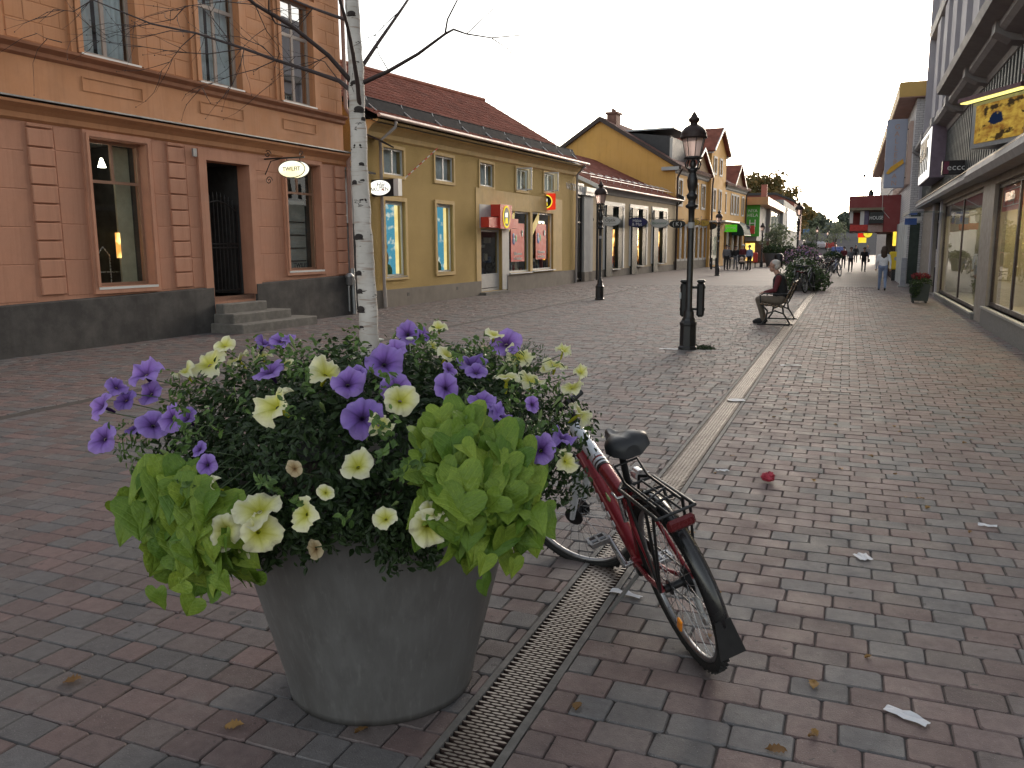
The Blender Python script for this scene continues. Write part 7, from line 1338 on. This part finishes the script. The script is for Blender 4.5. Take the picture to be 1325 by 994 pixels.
dkc, nav, gry, mar = cloth('black', (.02, .02, .022)), cloth('navy', (.03, .04, .08)), cloth('grey', (.14, .14, .15)), cloth('maroon', (.11, .022, .028))
wht, jean, ltj, khk = cloth('white', (.70, .72, .76)), cloth('jeans', (.06, .085, .16)), cloth('light_jeans', (.20, .26, .40)), cloth('khaki', (.17, .135, .105))
person('woman with long brown hair in white blouse and pale jeans walking away', (1.2, 33.4), PI, .90, wht, ltj, dkc, hair_b, 'walk', True, phase=1)
walkers = (('man in dark jacket with red front walking ahead of the other walkers', (-.32, 65.0), 0, .87, mar, dkc, dkc, hair_d, 1, None), ('person in black coat and pale shirt striding near the drain line', (.14, 56.0), 0, .86, gry, dkc, dkc, hair_b, -1, None), ('small person in black farther back between the walkers', (.62, 86), 0, .92, dkc, dkc, dkc, hair_d, 1, None), ('person with brown bag walking on the pavement side', (.90, 56.4), 0, .85, dkc, dkc, dkc, hair_b, 1, .33), ('person in grey close to the red canopy posts', (1.6, 85), 0, .92, gry, jean, dkc, hair_f, -1, None))
for lab, loc, rz, sc_, t_, l_, s_, h_, ph, bg in walkers: person(lab, loc, rz, sc_, t_, l_, s_, h_, 'walk', False, phase=ph, bag=bg, group='walkers in the middle distance')
shoppers = (('tall shopper in grey jacket left of the pushchair', (-7.72, 58.4), .4, .97, gry, dkc, dkc, hair_d), ('shopper in open dark coat directly behind the pushchair', (-7.35, 60.5), 0, .93, dkc, gry, dkc, hair_b), ('white-haired shopper in dark coat pushing the pushchair', (-6.85, 60.3), -.2, .98, mar, dkc, dkc, hair_g), ('shopper in denim blue jacket right of the pushchair', (-6.22, 58.6), -.5, .95, ltj, dkc, dkc, hair_b), ('shopper in black half hidden behind the denim jacket', (-7.95, 61.5), 0, .93, dkc, dkc, dkc, hair_d))
for lab, loc, rz, sc_, t_, l_, s_, h_ in shoppers: person(lab, loc, rz, sc_, t_, l_, s_, h_, 'stand', group='shoppers by the pushchair')
for lab, loc in (('distant dark figure left of the tall lamp in the bicycles', (-6.4, 124)), ('distant thin figure just right of the dark one', (-5.75, 125))): person(lab, loc, 0, .95, dkc, dkc, dkc, hair_d, 'stand', group='distant figures')
s = thing('person', 'grey-haired man in dark vest and maroon sleeves sitting on the bench', 'person', (-1.30, 18.55, 0), R(-90)); s.scale = (.95,) * 3
vest, trou = cloth('vest', (.018, .018, .02)), cloth('trousers', (.15, .125, .10))
caps = [((.08, .02, .56), (-.08, .02, .56), .125, .125, trou), ((.04, .03, .62), (.06, -.03, .97), .14, .145, vest), ((-.04, .03, .62), (-.06, -.03, .97), .14, .145, vest), ((0, -.04, .66), (0, -.06, .9), .13, .12, vest), ((.14, -.04, 1.04), (-.14, -.04, 1.04), .08, .08, vest), ((0, -.06, 1.07), (0, -.12, 1.18), .06, .055, skin)]
for sx in (1, -1):
    hip, kn, an, to = (sx * .10, .0, .52), (sx * .13, -.46, .55), (sx * .12, -.34, .10), (sx * .13, -.53, .045); caps += [(hip, kn, .10, .07, trou), (kn, an, .068, .05, trou), (an, to, .05, .042, dkc), ((sx * .12, -.30, .05), to, .045, .042, dkc)]
    sh_, el, wr = (sx * .20, -.04, 1.03), (sx * .26, -.10, .76), (sx * .10, -.32, .70); caps += [(sh_, el, .066, .052, mar), (el, wr, .052, .04, mar)] + hand(wr, (-.3 * sx, -.9, -.12), sx, skin, .6)
hc = (0, -.17, 1.29); fd_ = (0, -1, -.12); caps += face(hc, fd_, skin)
o, c, m = capsules(caps, .012, 'body'); o.parent = s; PENDING.append((o, c, m)); features(s, hc, fd_, hair_g)
b = MB(); b.ball((0, -.13, 1.345), .105, 16, 10, (1.0, 1.04, .82)); b.ball((0, -.10, 1.29), .095, 14, 10, (1.06, .8, 1.0)); b.build('hair', hair_g, s)
finish_people()
# pushchair
s = thing('pushchair', 'black pushchair with pale child seat among the shoppers', 'pushchair', (-6.75, 58.9, 0), .2)
b = MB(); b.tube([(-.28, -.45, .15), (-.28, .1, .55), (-.28, .5, 1.0), (.28, .5, 1.0), (.28, .1, .55), (.28, -.45, .15)], .018, 6); b.tube([(-.28, .35, .15), (-.28, -.1, .6)], .016, 6); b.tube([(.28, .35, .15), (.28, -.1, .6)], .016, 6); b.build('frame', steel, s)
b = MB(); b.cbox((0, .12, .55), (.42, .5, .14), Matrix.Rotation(.35, 3, 'X'), .05); b.cbox((0, .34, .8), (.42, .12, .5), Matrix.Rotation(-.3, 3, 'X'), .05); b.build('seat', dkc, s)
b = MB(); b.ball((0, .1, .78), .13, 10, 8); b.cbox((0, .02, .6), (.3, .3, .16), bev=.06); b.build('child_blanket', cloth('blanket', (.6, .45, .35)), s)
for x in (-.3, .3):
    for y in (-.45, .35): b = MB(); b.tube([(x, y, .13)] * 1 + [(x + .03, y, .13)], .13, 14); b.build('wheel', black_iron, s)
# ------------------------------------------------------------------ benches
slat_m = M('bench_wood', (.16, .105, .06), .5, 0, .3, 6, .2, 50, .004, stretch=(1, 6, 6))
def bench(label, x, y, n=1.75):
    s = thing('park_bench', label, 'bench', (x, y, 0), R(-90), 'benches on the drain line')   # faces -X, length along local x
    for k in range(6): b = MB(); b.cbox((0, -.42 + k * .078, .445 - .012 * k), (n, .06, .03), bev=.008); b.build('seat_slat', slat_m, s)
    for k in range(5): b = MB(); b.cbox((0, .055 + .035 * k, .52 + .085 * k), (n, .028, .07), Matrix.Rotation(-.38, 3, 'X'), .008); b.build('back_slat', slat_m, s)
    for sx in (-1, 1):
        b = MB(); X = sx * (n / 2 - .1)
        b.tube([(X, -.46, .43), (X, -.2, .41), (X, .02, .39), (X, .12, .62), (X, .23, .92)], .02, 6)
        b.tube([(X, -.42, .42), (X, -.30, .30), (X, -.32, .14), (X, -.40, .02)], .02, 6); b.tube([(X, .0, .39), (X, .02, .25), (X, .12, .10), (X, .16, .02)], .02, 6)
        b.tube([(X, -.31, .24), (X, -.15, .30), (X, .03, .24)], .016, 6); b.tube([(X, -.5, .015), (X, .22, .015)], .015, 6)
        b.tube([(X, -.44, .44), (X, -.46, .62), (X, -.38, .66), (X, -.1, .645), (X, .13, .66)], .016, 6)
        b.build('bench_end', black_iron, s)
    return s
bench('slatted bench with cast iron ends that the grey-haired man sits on', -1.22, 18.95); bench('empty slatted bench among the parked bicycles', -1.0, 44.6)
# ================================================================== BICYCLE
tyre_m = M('tyre_rubber', (.016, .016, .016), .75, 0, .3, 20, .5, 120, .004, spec=.3); rim_m = M('rim_alloy', (.30, .30, .31), .35, .9, .2, 20); frame_red = M('frame_red', (.20, .012, .02), .28, .25, .1, 4, 0, spec=.6); frame_wht = M('frame_white', (.55, .58, .62), .3, .1, .06, 4, 0, spec=.6); blackp = M('plastic_black', (.015, .015, .016), .4, 0, .2, 10, .1); saddle_m = M('saddle_vinyl', (.022, .023, .026), .38, 0, .2, 10, .15, 90, .003)
RW = .355
def wheel(root, name, xf, knob=True):
    N = 64; b = MB(); R_ = RW
    b.tube([xf @ Vector(((R_ - .021) * math.cos(2 * PI * k / N), 0, (R_ - .021) * math.sin(2 * PI * k / N))) for k in range(N)], .0215, 10, closed=True)
    for k in range(110):
        a = 2 * PI * k / 110
        for y in (-.012, .012): c = xf @ Vector((R_ * math.cos(a), y * (1 if k % 2 else .35), R_ * math.sin(a))); b.cbox(c, (.009, .009, .007), xf.to_3x3() @ Matrix.Rotation(-a + PI / 2, 3, 'Y'))
    w = b.build(name, tyre_m, root)
    b = MB(); b.tube([xf @ Vector(((R_ - .047) * math.cos(2 * PI * k / N), 0, (R_ - .047) * math.sin(2 * PI * k / N))) for k in range(N)], .0125, 8, closed=True); b.build('rim', rim_m, w)
    b = MB()
    for k in range(32):
        a = 2 * PI * k / 32; h = (k % 2 * 2 - 1); a2 = a + (.9 if (k // 2) % 2 else -.9); b.tube([xf @ Vector((.02 * math.cos(a2), .03 * h, .02 * math.sin(a2))), xf @ Vector(((R_ - .055) * math.cos(a), 0, (R_ - .055) * math.sin(a)))], .0013, 4, False)
    b.build('spokes', steel, w, kind='stuff')
    b = MB(); b.tube([xf @ Vector((0, -.055, 0)), xf @ Vector((0, .055, 0))], .016, 10); b.tube([xf @ Vector((0, -.035, 0)), xf @ Vector((0, -.03, 0))], .032, 12); b.tube([xf @ Vector((0, .03, 0)), xf @ Vector((0, .035, 0))], .032, 12); b.build('hub', dark_metal, w)
    return w
def make_bike(label, loc, psi, lean, steer=0.0, main=True, fr=None):
    s = thing('bicycle', label, 'bicycle', (loc[0], loc[1], 0)); s.rotation_euler = (-lean, 0, psi); fr = fr or frame_red; fw_ = frame_wht if main else fr
    L = 1.08; T = Matrix.Translation
    rear = T((0, 0, RW)); hb, ht = Vector((.90, 0, .66)), Vector((.865, 0, .86)); ax = (ht - hb).normalized()
    St = T(hb) @ Matrix.Rotation(steer, 4, ax) @ T(-hb); front = St @ T((L, 0, RW))
    wr = wheel(s, 'rear_wheel', rear); wf = wheel(s, 'front_wheel', front)
    if main:
        b = MB(); c = Vector((.10, .0, RW - .2)); b.cbox((.09, .012, .13), (.075, .012, .035), Matrix.Rotation(1.0, 3, 'Y'), .01); b.build('spoke_reflector', M('reflector_orange', (.9, .28, .01), .2, 0, .1, 5, 0), wr)
    bb, sl, st = Vector((.43, 0, .29)), Vector((.27, 0, .70)), Vector((.30, 0, .58))
    b = MB(); b.m = 1; tt0, tt1 = ht + Vector((.0, 0, -.03)), st; b.tube([tt0, tt0.lerp(tt1, .40)], [.034, .033], 14); b.m = 0; b.tube([tt0.lerp(tt1, .4001), tt1], [.033, .028], 14); b.tube([hb + Vector((0, 0, .04)), hb.lerp(bb, .22)], [.036, .036], 14) if False else None
    b.tube([hb + Vector((-.005, 0, .03)), bb], [.036, .033], 14); b.tube([bb, sl], .018, 12); b.m = 1; b.tube([hb, ht], .024, 12); b.m = 0
    b.tube([bb + Vector((0, -.04, 0)), bb + Vector((0, .04, 0))], .026, 12)
    for y in (-1, 1):
        b.tube([(.40, y * .03, .29), (.22, y * .045, .30), (0, y * .065, RW)], .011, 8); b.tube([(.285, y * .02, .64), (.2, y * .05, .56), (0, y * .065, RW)], .0095, 8)
    b.build('frame', [fr, fw_], s)
    if main:
        b = MB(); d = (tt1 - tt0)
        for k, (f0, f1) in enumerate(((.405, .425), (.445, .47), (.49, .505))): b.tube([tt0 + d * f0, tt0 + d * f1], .0345, 14)
        b.build('stripe_band', frame_wht, s); b = MB(); b.tube([tt0 + d * .472, tt0 + d * .488], .0345, 14); b.tube([tt0 + d * .508, tt0 + d * .53], .0345, 14); b.build('stripe_band', blackp, s)
        b = MB()
        for k in range(5): f = .3 + .09 * k; p = hb.lerp(bb, f); b.cbox(p + Vector((0, .034, 0)), (.05, .006, .03), Matrix.Rotation(.72, 3, 'Y'))
        b.build('decal', M('decal_silver', (.5, .5, .5), .4), s)
    b = MB()
    for y in (-1, 1): b.tube([St @ Vector((.925, y * .055, .66)), St @ Vector((.96, y * .062, .55)), St @ Vector((L, y * .06, RW))], [.026, .024, .013], 10)
    b.tube([St @ Vector((.925, -.055, .66)), St @ Vector((.925, .055, .66))], .024, 10); b.build('fork', fw_, s)
    b = MB(); b.tube([St @ ht, St @ (ht + ax * .06)], .016, 10); b.tube([St @ (ht + ax * .12), St @ (ht + ax * .07 + Vector((.08, 0, .0)))], .015, 8); b.build('stem', blackp, s)
    hc = ht + ax * .07 + Vector((.08, 0, .0)); b = MB(); b.tube([St @ (hc + Vector((-.07, y * .30, .02)) if abs(y) == 1 else St @ hc) if False else St @ (hc + Vector((-.05 * abs(y), .16 * y, .01 * abs(y)))) for y in (-1, -.5, 0, .5, 1)], .012, 8); b.build('handlebar', dark_metal, s)
    for y in (-1, 1): b = MB(); b.tube([St @ (hc + Vector((-.034, .09 * y, .007))), St @ (hc + Vector((-.054, .165 * y, .011)))], .017, 8); b.build('grip', blackp, s)
    b = MB(); b.tube([St @ (hc + Vector((.02, .12, .0))), St @ (hc + Vector((.04, .06, -.2))), St @ Vector((.95, .03, .62))], .004, 5, False); b.build('brake_cable', blackp, s)
    if main:
        b = MB(); q = Vector((L - .03, 0, RW)); b.tube([front @ Vector((0, .038, 0)), front @ Vector((0, .044, 0))], .05, 18); b.tube([front @ Vector((0, -.044, 0)), front @ Vector((0, -.038, 0))], .05, 18); b.build('hub_dynamo', blackp, s)
        b = MB(); b.tube([Vector((.42, -.11, .66)), Vector((.48, -.11, .66))], .028, 10); b.build('frame_bell', steel, s)
    b = MB(); b.tube([sl - Vector((0, 0, .02)), Vector((.215, 0, .89))], .0145, 10); b.tube([Vector((.245, 0, .70)), Vector((.265, 0, .73))] if False else [sl - (sl - Vector((.215, 0, .89))) * .0, sl + (Vector((.215, 0, .89)) - sl) * .14], .022, 10); b.build('seat_post', blackp, s)
    # saddle: broad rear, narrow nose, central groove
    prof = [(-.145, .03, -.012), (-.135, .078, .012), (-.09, .092, .022), (-.04, .078, .018), (.01, .045, .008), (.06, .028, .004), (.11, .022, .004), (.135, .012, -.004)]
    V = []; F = []; m = 13
    for x, w, z in prof:
        for j in range(m):
            a = PI * j / (m - 1); y = -math.cos(a) * w; zz = math.sin(a) ** .6 * .05 - .03 + z - .014 * math.exp(-(y / .014) ** 2) * (1 if -.1 < x < .08 else .2); V.append((.20 + x, y, .935 + zz))
    for i in range(len(prof) - 1):
        for j in range(m - 1): F.append((i * m + j, i * m + j + 1, (i + 1) * m + j + 1, (i + 1) * m + j))
    b = MB(); b.add(V, F, True); b.add([V[j] for j in range(m)], [tuple(range(m))[::-1]]); b.add([V[(len(prof) - 1) * m + j] for j in range(m)], [tuple(range(m))]); b.add([V[i * m] for i in range(len(prof))] + [V[i * m + m - 1] for i in range(len(prof))], [tuple(range(len(prof))) + tuple(range(2 * len(prof) - 1, len(prof) - 1, -1))]); sd_ = b.build('saddle', saddle_m, s)
    b = MB(); b.tube([(.10, -.03, .90), (.28, -.015, .90)], .005, 5); b.tube([(.10, .03, .90), (.28, .015, .90)], .005, 5); b.build('saddle_rail', steel, sd_)
    # carrier
    b = MB(); zc = .755
    for y in (-.075, .075): b.tube([(.20, y * .5, zc), (.14, y, zc), (-.24, y, zc)], .0075, 7)
    for x in (.14, .02, -.1, -.24): b.tube([(x, -.075, zc), (x, .075, zc)], .006, 6)
    for y in (-.025, .025): b.tube([(.14, y, zc), (-.24, y, zc)], .005, 6)
    for y in (-1, 1):
        b.tube([(.06, y * .075, zc), (0, y * .075, RW + .01)], .0065, 6); b.tube([(-.13, y * .075, zc), (-.005, y * .075, RW + .01)], .0065, 6); b.tube([(-.2, y * .075, zc), (-.01, y * .077, RW + .0)], .0055, 6)
    b.tube([(.2, -.037, zc), (.26, -.03, .66)], .006, 6); b.tube([(.2, .037, zc), (.26, .03, .66)], .006, 6)
    ca = b.build('carrier', blackp, s)
    b = MB(); b.tube([(-.18, -.05, zc + .015), (.12, -.05, zc + .02), (.20, -.05, zc + .075), (.20, .05, zc + .075), (.12, .05, zc + .02), (-.18, .05, zc + .015)], .006, 6); b.tube([(-.05, -.05, zc + .02), (-.1, .05, zc + .02)], .005, 6); b.build('spring_clip', blackp, ca)
    b = MB(); b.cbox((-.262, 0, zc - .035), (.024, .11, .045), bev=.01); b.build('rear_reflector', M('reflector_red', (.09, .01, .012), .25, 0, .15, 30, 0), ca)
    # mudguard with flap
    V = []; F = []; N = 30; m = 7
    for i in range(N + 1):
        a = R(38) + R(142) * i / N
        for j in range(m): t_ = (j / (m - 1) - .5) * 2; rr = .395 - .022 * t_ * t_; V.append((rr * math.cos(a), .031 * t_, RW + rr * math.sin(a)))
    for i in range(N):
        for j in range(m - 1): F.append((i * m + j, (i + 1) * m + j, (i + 1) * m + j + 1, i * m + j + 1))
    b = MB(); b.add(V, F, True); mg = b.build('mudguard', M('mudguard_black', (.010, .010, .011), .22, 0, .2, 10, .05, spec=.6), s); mg.modifiers.new('thick', 'SOLIDIFY').thickness = .003
    b = MB(); b.add([(-.392, -.03, RW + .03), (-.392, .03, RW + .03), (-.40, .05, RW - .11), (-.40, -.05, RW - .11), (-.395, -.03, RW + .03), (-.395, .03, RW + .03), (-.404, .05, RW - .11), (-.404, -.05, RW - .11)], [(0, 1, 2, 3), (7, 6, 5, 4), (0, 4, 5, 1), (1, 5, 6, 2), (2, 6, 7, 3), (3, 7, 4, 0)]); b.build('mud_flap', blackp, s)
    # drivetrain
    b = MB(); b.tube([(.43, -.052, .29), (.43, -.048, .29)], .085, 28); b.tube([(.43, -.06, .29), (.43, -.056, .29)], .065, 24); cr = b.build('chainring', dark_metal, s)
    b = MB(); b.tube([(.43, -.075, .29), (.56, -.085, .185)], [.016, .012], 8); b.tube([(.43, .075, .29), (.30, .085, .395)] if False else [(.43, .075, .29), (.54, .085, .40)], [.016, .012], 8); b.tube([(.43, -.08, .29), (.43, .08, .29)], .012, 8); b.build('crank', steel, s)
    for c in ((.56, -.135, .185), (.54, .135, .40)):
        b = MB(); b.cbox(c, (.085, .012, .02)); b.cbox((c[0], c[1] + .04, c[2]), (.085, .012, .02)); b.cbox((c[0], c[1] - .04, c[2]), (.085, .012, .02)); b.cbox((c[0] + .04, c[1], c[2]), (.012, .09, .02)); b.cbox((c[0] - .04, c[1], c[2]), (.012, .09, .02)); b.tube([(c[0], c[1] - .05, c[2]), (c[0], c[1] + .05, c[2])], .011, 8); b.build('pedal', rim_m, s)
    b = MB()
    for k in range(7): b.tube([(0, -.048 + .004 * k, RW), (0, -.046 + .004 * k, RW)], .058 - .006 * k if k else .058, 20)
    b.build('cassette', dark_metal, s)
    b = MB(); b.tube([(.43, -.05, .375), (.0, -.045, RW + .048)], .0045, 5); b.tube([(.43, -.05, .205), (-.02, -.05, RW - .14), ], .0045, 5); b.build('chain', dark_metal, s)
    b = MB(); b.cbox((.0, -.07, RW - .05), (.03, .03, .09), bev=.008); b.tube([(.0, -.06, RW - .08), (-.025, -.055, RW - .17)], .014, 8); b.tube([(-.03, -.062, RW - .17), (-.03, -.05, RW - .17)], .026, 14); b.build('derailleur', MATS['alu_grey'], s)
    b = MB()
    for y in (-1, 1): b.tube([(.265, y * .055, .56), (.275, y * .05, .66)], .011, 7)
    b.tube([(.275, -.05, .66), (.275, .06, .665), (.30, .07, .69)], .006, 6); b.build('rim_brake', steel, s)
    # kickstand on the left side
    b = MB(); foot = Vector((.50, .17, .03)) if lean < .28 else Vector((.52, .20, .055)); b.tube([(.36, .04, .27), foot], .0095, 8); ks = b.build('kickstand', MATS['alu_grey'], s); b = MB(); b.tube([foot, foot + Vector((.008, .012, -.03))], .013, 8); b.build('stand_foot', blackp, ks)
    b = MB(); b.cbox((.36, .03, .275), (.04, .04, .04), bev=.008); b.build('stand_mount', dark_metal, s)
    return s
bk = make_bike('red and white bicycle with black carrier leaning on its stand over the drain', (-.465, 3.17), R(125), R(18), R(42))
# bicycles parked down the drain line
cols = [M('frame_%s' % n, c, .35, .2, .08, 4, 0) for n, c in (('black', (.015, .015, .018)), ('silver', (.35, .36, .38)), ('blue', (.03, .06, .2)), ('green', (.03, .09, .06)))]
proto = make_bike('black bicycle with upright handlebar parked in front of the leafy planter bush', (-1.35, 31.0), R(75), R(5), R(15), False, cols[0])
RECOL = {}
def recolour(o, m):
    for ch in o.children:
        if ch.name.split('.')[0] in ('frame', 'fork'):
            k = (ch.name.split('.')[0], m.name)
            if k not in RECOL:
                RECOL[k] = ch.data.copy(); RECOL[k].materials.clear(); [RECOL[k].materials.append(m) for _ in range(2)]
            ch.data = RECOL[k]
proto['group'] = 'bicycles parked along the drain line'
for i, (x, y, a, ln, ci, lab) in enumerate(((-1.75, 32.2, 100, -4, 1, 'silver bicycle leaning into the leafy planter bush'), (-2.1, 35.5, 60, 5, 2, 'blue bicycle just beyond the leafy planter bush'), (-1.3, 38.5, 110, 6, 0, 'black bicycle in the middle of the parked row'), (-1.9, 41.0, 70, -5, 3, 'green bicycle beside the tall lamp'), (-1.2, 42.6, 95, 5, 0, 'black bicycle next to the empty bench'), (-.9, 47.0, 60, 5, 1, 'silver bicycle just past the empty bench'), (-1.4, 50.0, 105, -5, 0, 'black bicycle near the end of the parked row'), (-.75, 53.0, 80, 5, 2, 'blue bicycle nearest the clipped bush'), (-1.6, 55.5, 70, -4, 0, 'last black bicycle of the parked row'))):
    o = copy_tree(proto); o.location = (x, y, 0); o.rotation_euler = (-R(ln), 0, R(a)); o['label'] = lab; recolour(o, cols[ci])
# leafy planter bush among the bicycles and a mixed flower tub further on
s = thing('planter_bush', 'wide leafy bush in low planter among the parked bicycles behind the seated man', 'plant', (-1.45, 33.0, 0)); b = MB(); b.lathe([(.5, 0), (.62, .4), (.6, .42), (.5, .38)], 20); b.build('tub', planter_m, s)
P_, N_ = zip(*[blob_pts(260, c, r) for c, r in (((0, 0, .7), .5), ((.4, -.1, .5), .45), ((-.45, -.1, .6), .45), ((.1, -.35, .4), .45), ((.55, -.3, .3), .35), ((-.2, .3, .8), .45), ((-.5, -.35, .35), .35))]); leaf_cloud('foliage', np.concatenate(P_), np.concatenate(N_), .11, leaf_m('bush_leaf', (.035, .065, .025), (.10, .15, .06)), s, .5)
p_, n_ = blob_pts(110, (0, 0, .9), .7, (1, 1, .6)); leaf_cloud('flowers', p_, n_, .07, leaf_m('pale_flower', (.4, .4, .38), (.6, .6, .55)), s, .9)
s = thing('flower_tub', 'tub of pink and violet flowers behind the leafy planter bush', 'plant', (-1.9, 39.5, 0)); b = MB(); b.lathe([(.45, 0), (.55, .5), (.53, .52), (.45, .46)], 18); b.build('tub', planter_m, s)
p_, n_ = blob_pts(700, (0, 0, 1.0), .85, (1, 1, .6)); leaf_cloud('foliage', p_, n_, .12, pet_leaf, s, .5); p_, n_ = blob_pts(420, (0, 0, 1.1), .85, (1, 1, .65)); leaf_cloud('flowers', p_, n_, .09, leaf_m('pink_violet', (.16, .10, .30), (.45, .26, .30)), s, .9)
# ================================================================== LITTER
dry = leaf_m('dry_leaf', (.16, .08, .025), (.34, .2, .07), .7, .2, True, True); paper = M('paper_scrap', (.60, .60, .62), .7, 0, .08, 9, .2)
def dryleaf(k):
    rs = random.Random(k); V = [(0, -.5, .0)]; n = 10
    for i in range(1, n):
        y = -.5 + i / n; w = .30 * math.sin(PI * i / n) ** .8 * (1 + .25 * (-1) ** i); V += [(-w, y, .10 * w / .3 + rs.uniform(0, .1)), (0, y, .02 + .1 * math.sin(3 * y + k)), (w, y, .10 * w / .3 + rs.uniform(0, .12))]
    V.append((0, .55, .06)); F = [(0, 2, 1), (0, 3, 2)]
    for i in range(n - 2):
        a = 1 + 3 * i; F += [(a, a + 1, a + 4, a + 3), (a + 1, a + 2, a + 5, a + 4)]
    a = 1 + 3 * (n - 2); F += [(a, a + 1, len(V) - 1), (a + 1, a + 2, len(V) - 1)]
    b = MB(); b.add(V, F, True); return b.mesh('fallen_leaf', dry)
DL = [dryleaf(k) for k in range(6)]
LP = [(-2.69, 2.12, .08, 'curled yellow leaf lying left of the planter near the picture edge'), (-1.9, 2.1, .07, 'curled brown leaf just left of the planter foot'), (-.13, 2.64, .07, 'yellow-brown leaf at the very front of the pavement'), (-1.47, 2.24, .06, 'brown leaf touching the planter foot at the front')]
rs = random.Random(77)
for i in range(34):
    y = rs.uniform(2.6, 9.5); x = rs.uniform(-.9, -.9 + y * .33); LP.append((x, y, rs.uniform(.035, .06), 'small dry brown leaf scattered on the paving right of the drain'))
for i in range(9): y = rs.uniform(3.2, 9); LP.append((rs.uniform(-1.6 - y * .38, -2.6), y, rs.uniform(.04, .055), 'small dry brown leaf scattered on the paving left of the planter'))
for x, y, sz, lab in LP:
    if math.hypot(x + 1.6, y - 2.6) < .36: continue
    o = inst('fallen_leaf', rs.choice(DL), None, (x, y, .006), (rs.uniform(-.2, .2), rs.uniform(-.2, .2), rs.uniform(0, 6)), sz); tag(o, lab, 'leaf', 'dry leaves right of the drain' if 'right of' in lab else ('dry leaves left of the planter' if 'scattered' in lab else None))
def scrap(name, lab, x, y, w, h, rz, m, cat='paper', lift=.012):
    b = MB(); n = 6; r_ = random.Random(int(x * 100)); V = [((i / n - .5) * w, (j / 3 - .5) * h * (1 - .25 * abs(i / n - .5)), .004 + lift * r_.random()) for i in range(n + 1) for j in range(4)]; b.add(V, [(i * 4 + j, (i + 1) * 4 + j, (i + 1) * 4 + j + 1, i * 4 + j + 1) for i in range(n) for j in range(3)]); tag(b.build(name, m, None, (x, y, .002), (0, 0, rz)), lab, cat)
for lab, x, y, w, h, rz in (('torn white paper square lying in the middle of the paving', .16, 4.6, .075, .09, .5), ('crumpled whitish plastic strip near the front right of the paving', .28, 3.02, .15, .05, -.5), ('white paper slip lying across the drain grate', -1.04, 9.05, .18, .14, .3), ('flat white paper on paving beside the drain further up', -.66, 12.0, .28, .1, .2), ('small white scrap by the foot of the nearest lamp', -2.62, 13.3, .3, .14, .1), ('thin white scrap left of the drain by the saddle', -1.34, 5.85, .13, .04, .1), ('shiny clear plastic wrapper beside the drain under the kickstand', -.90, 3.68, .16, .05, -.2), ('small white scrap on the right paving near the red wad', -.78, 6.1, .1, .04, .1), ('small pale scrap on the paving to the far right', .85, 5.4, .10, .035, -.1)): scrap('paper_scrap', lab, x, y, w, h, rz, paper)
b = MB(); r_ = random.Random(5); b.ball((0, 0, .035), .045, 14, 10, (1.15, .9, .8)); b.v = [tuple(c * r_.uniform(.72, 1.12) for c in p) for p in b.v]; b.sm = [False] * len(b.sm)
tag(b.build('crumpled_wrapper', M('wrapper_red', (.34, .03, .05), .35, .2, .3, 40, .3), None, (-.44, 5.93, .004)), 'crumpled shiny red wrapper ball on the paving right of the drain', 'litter')
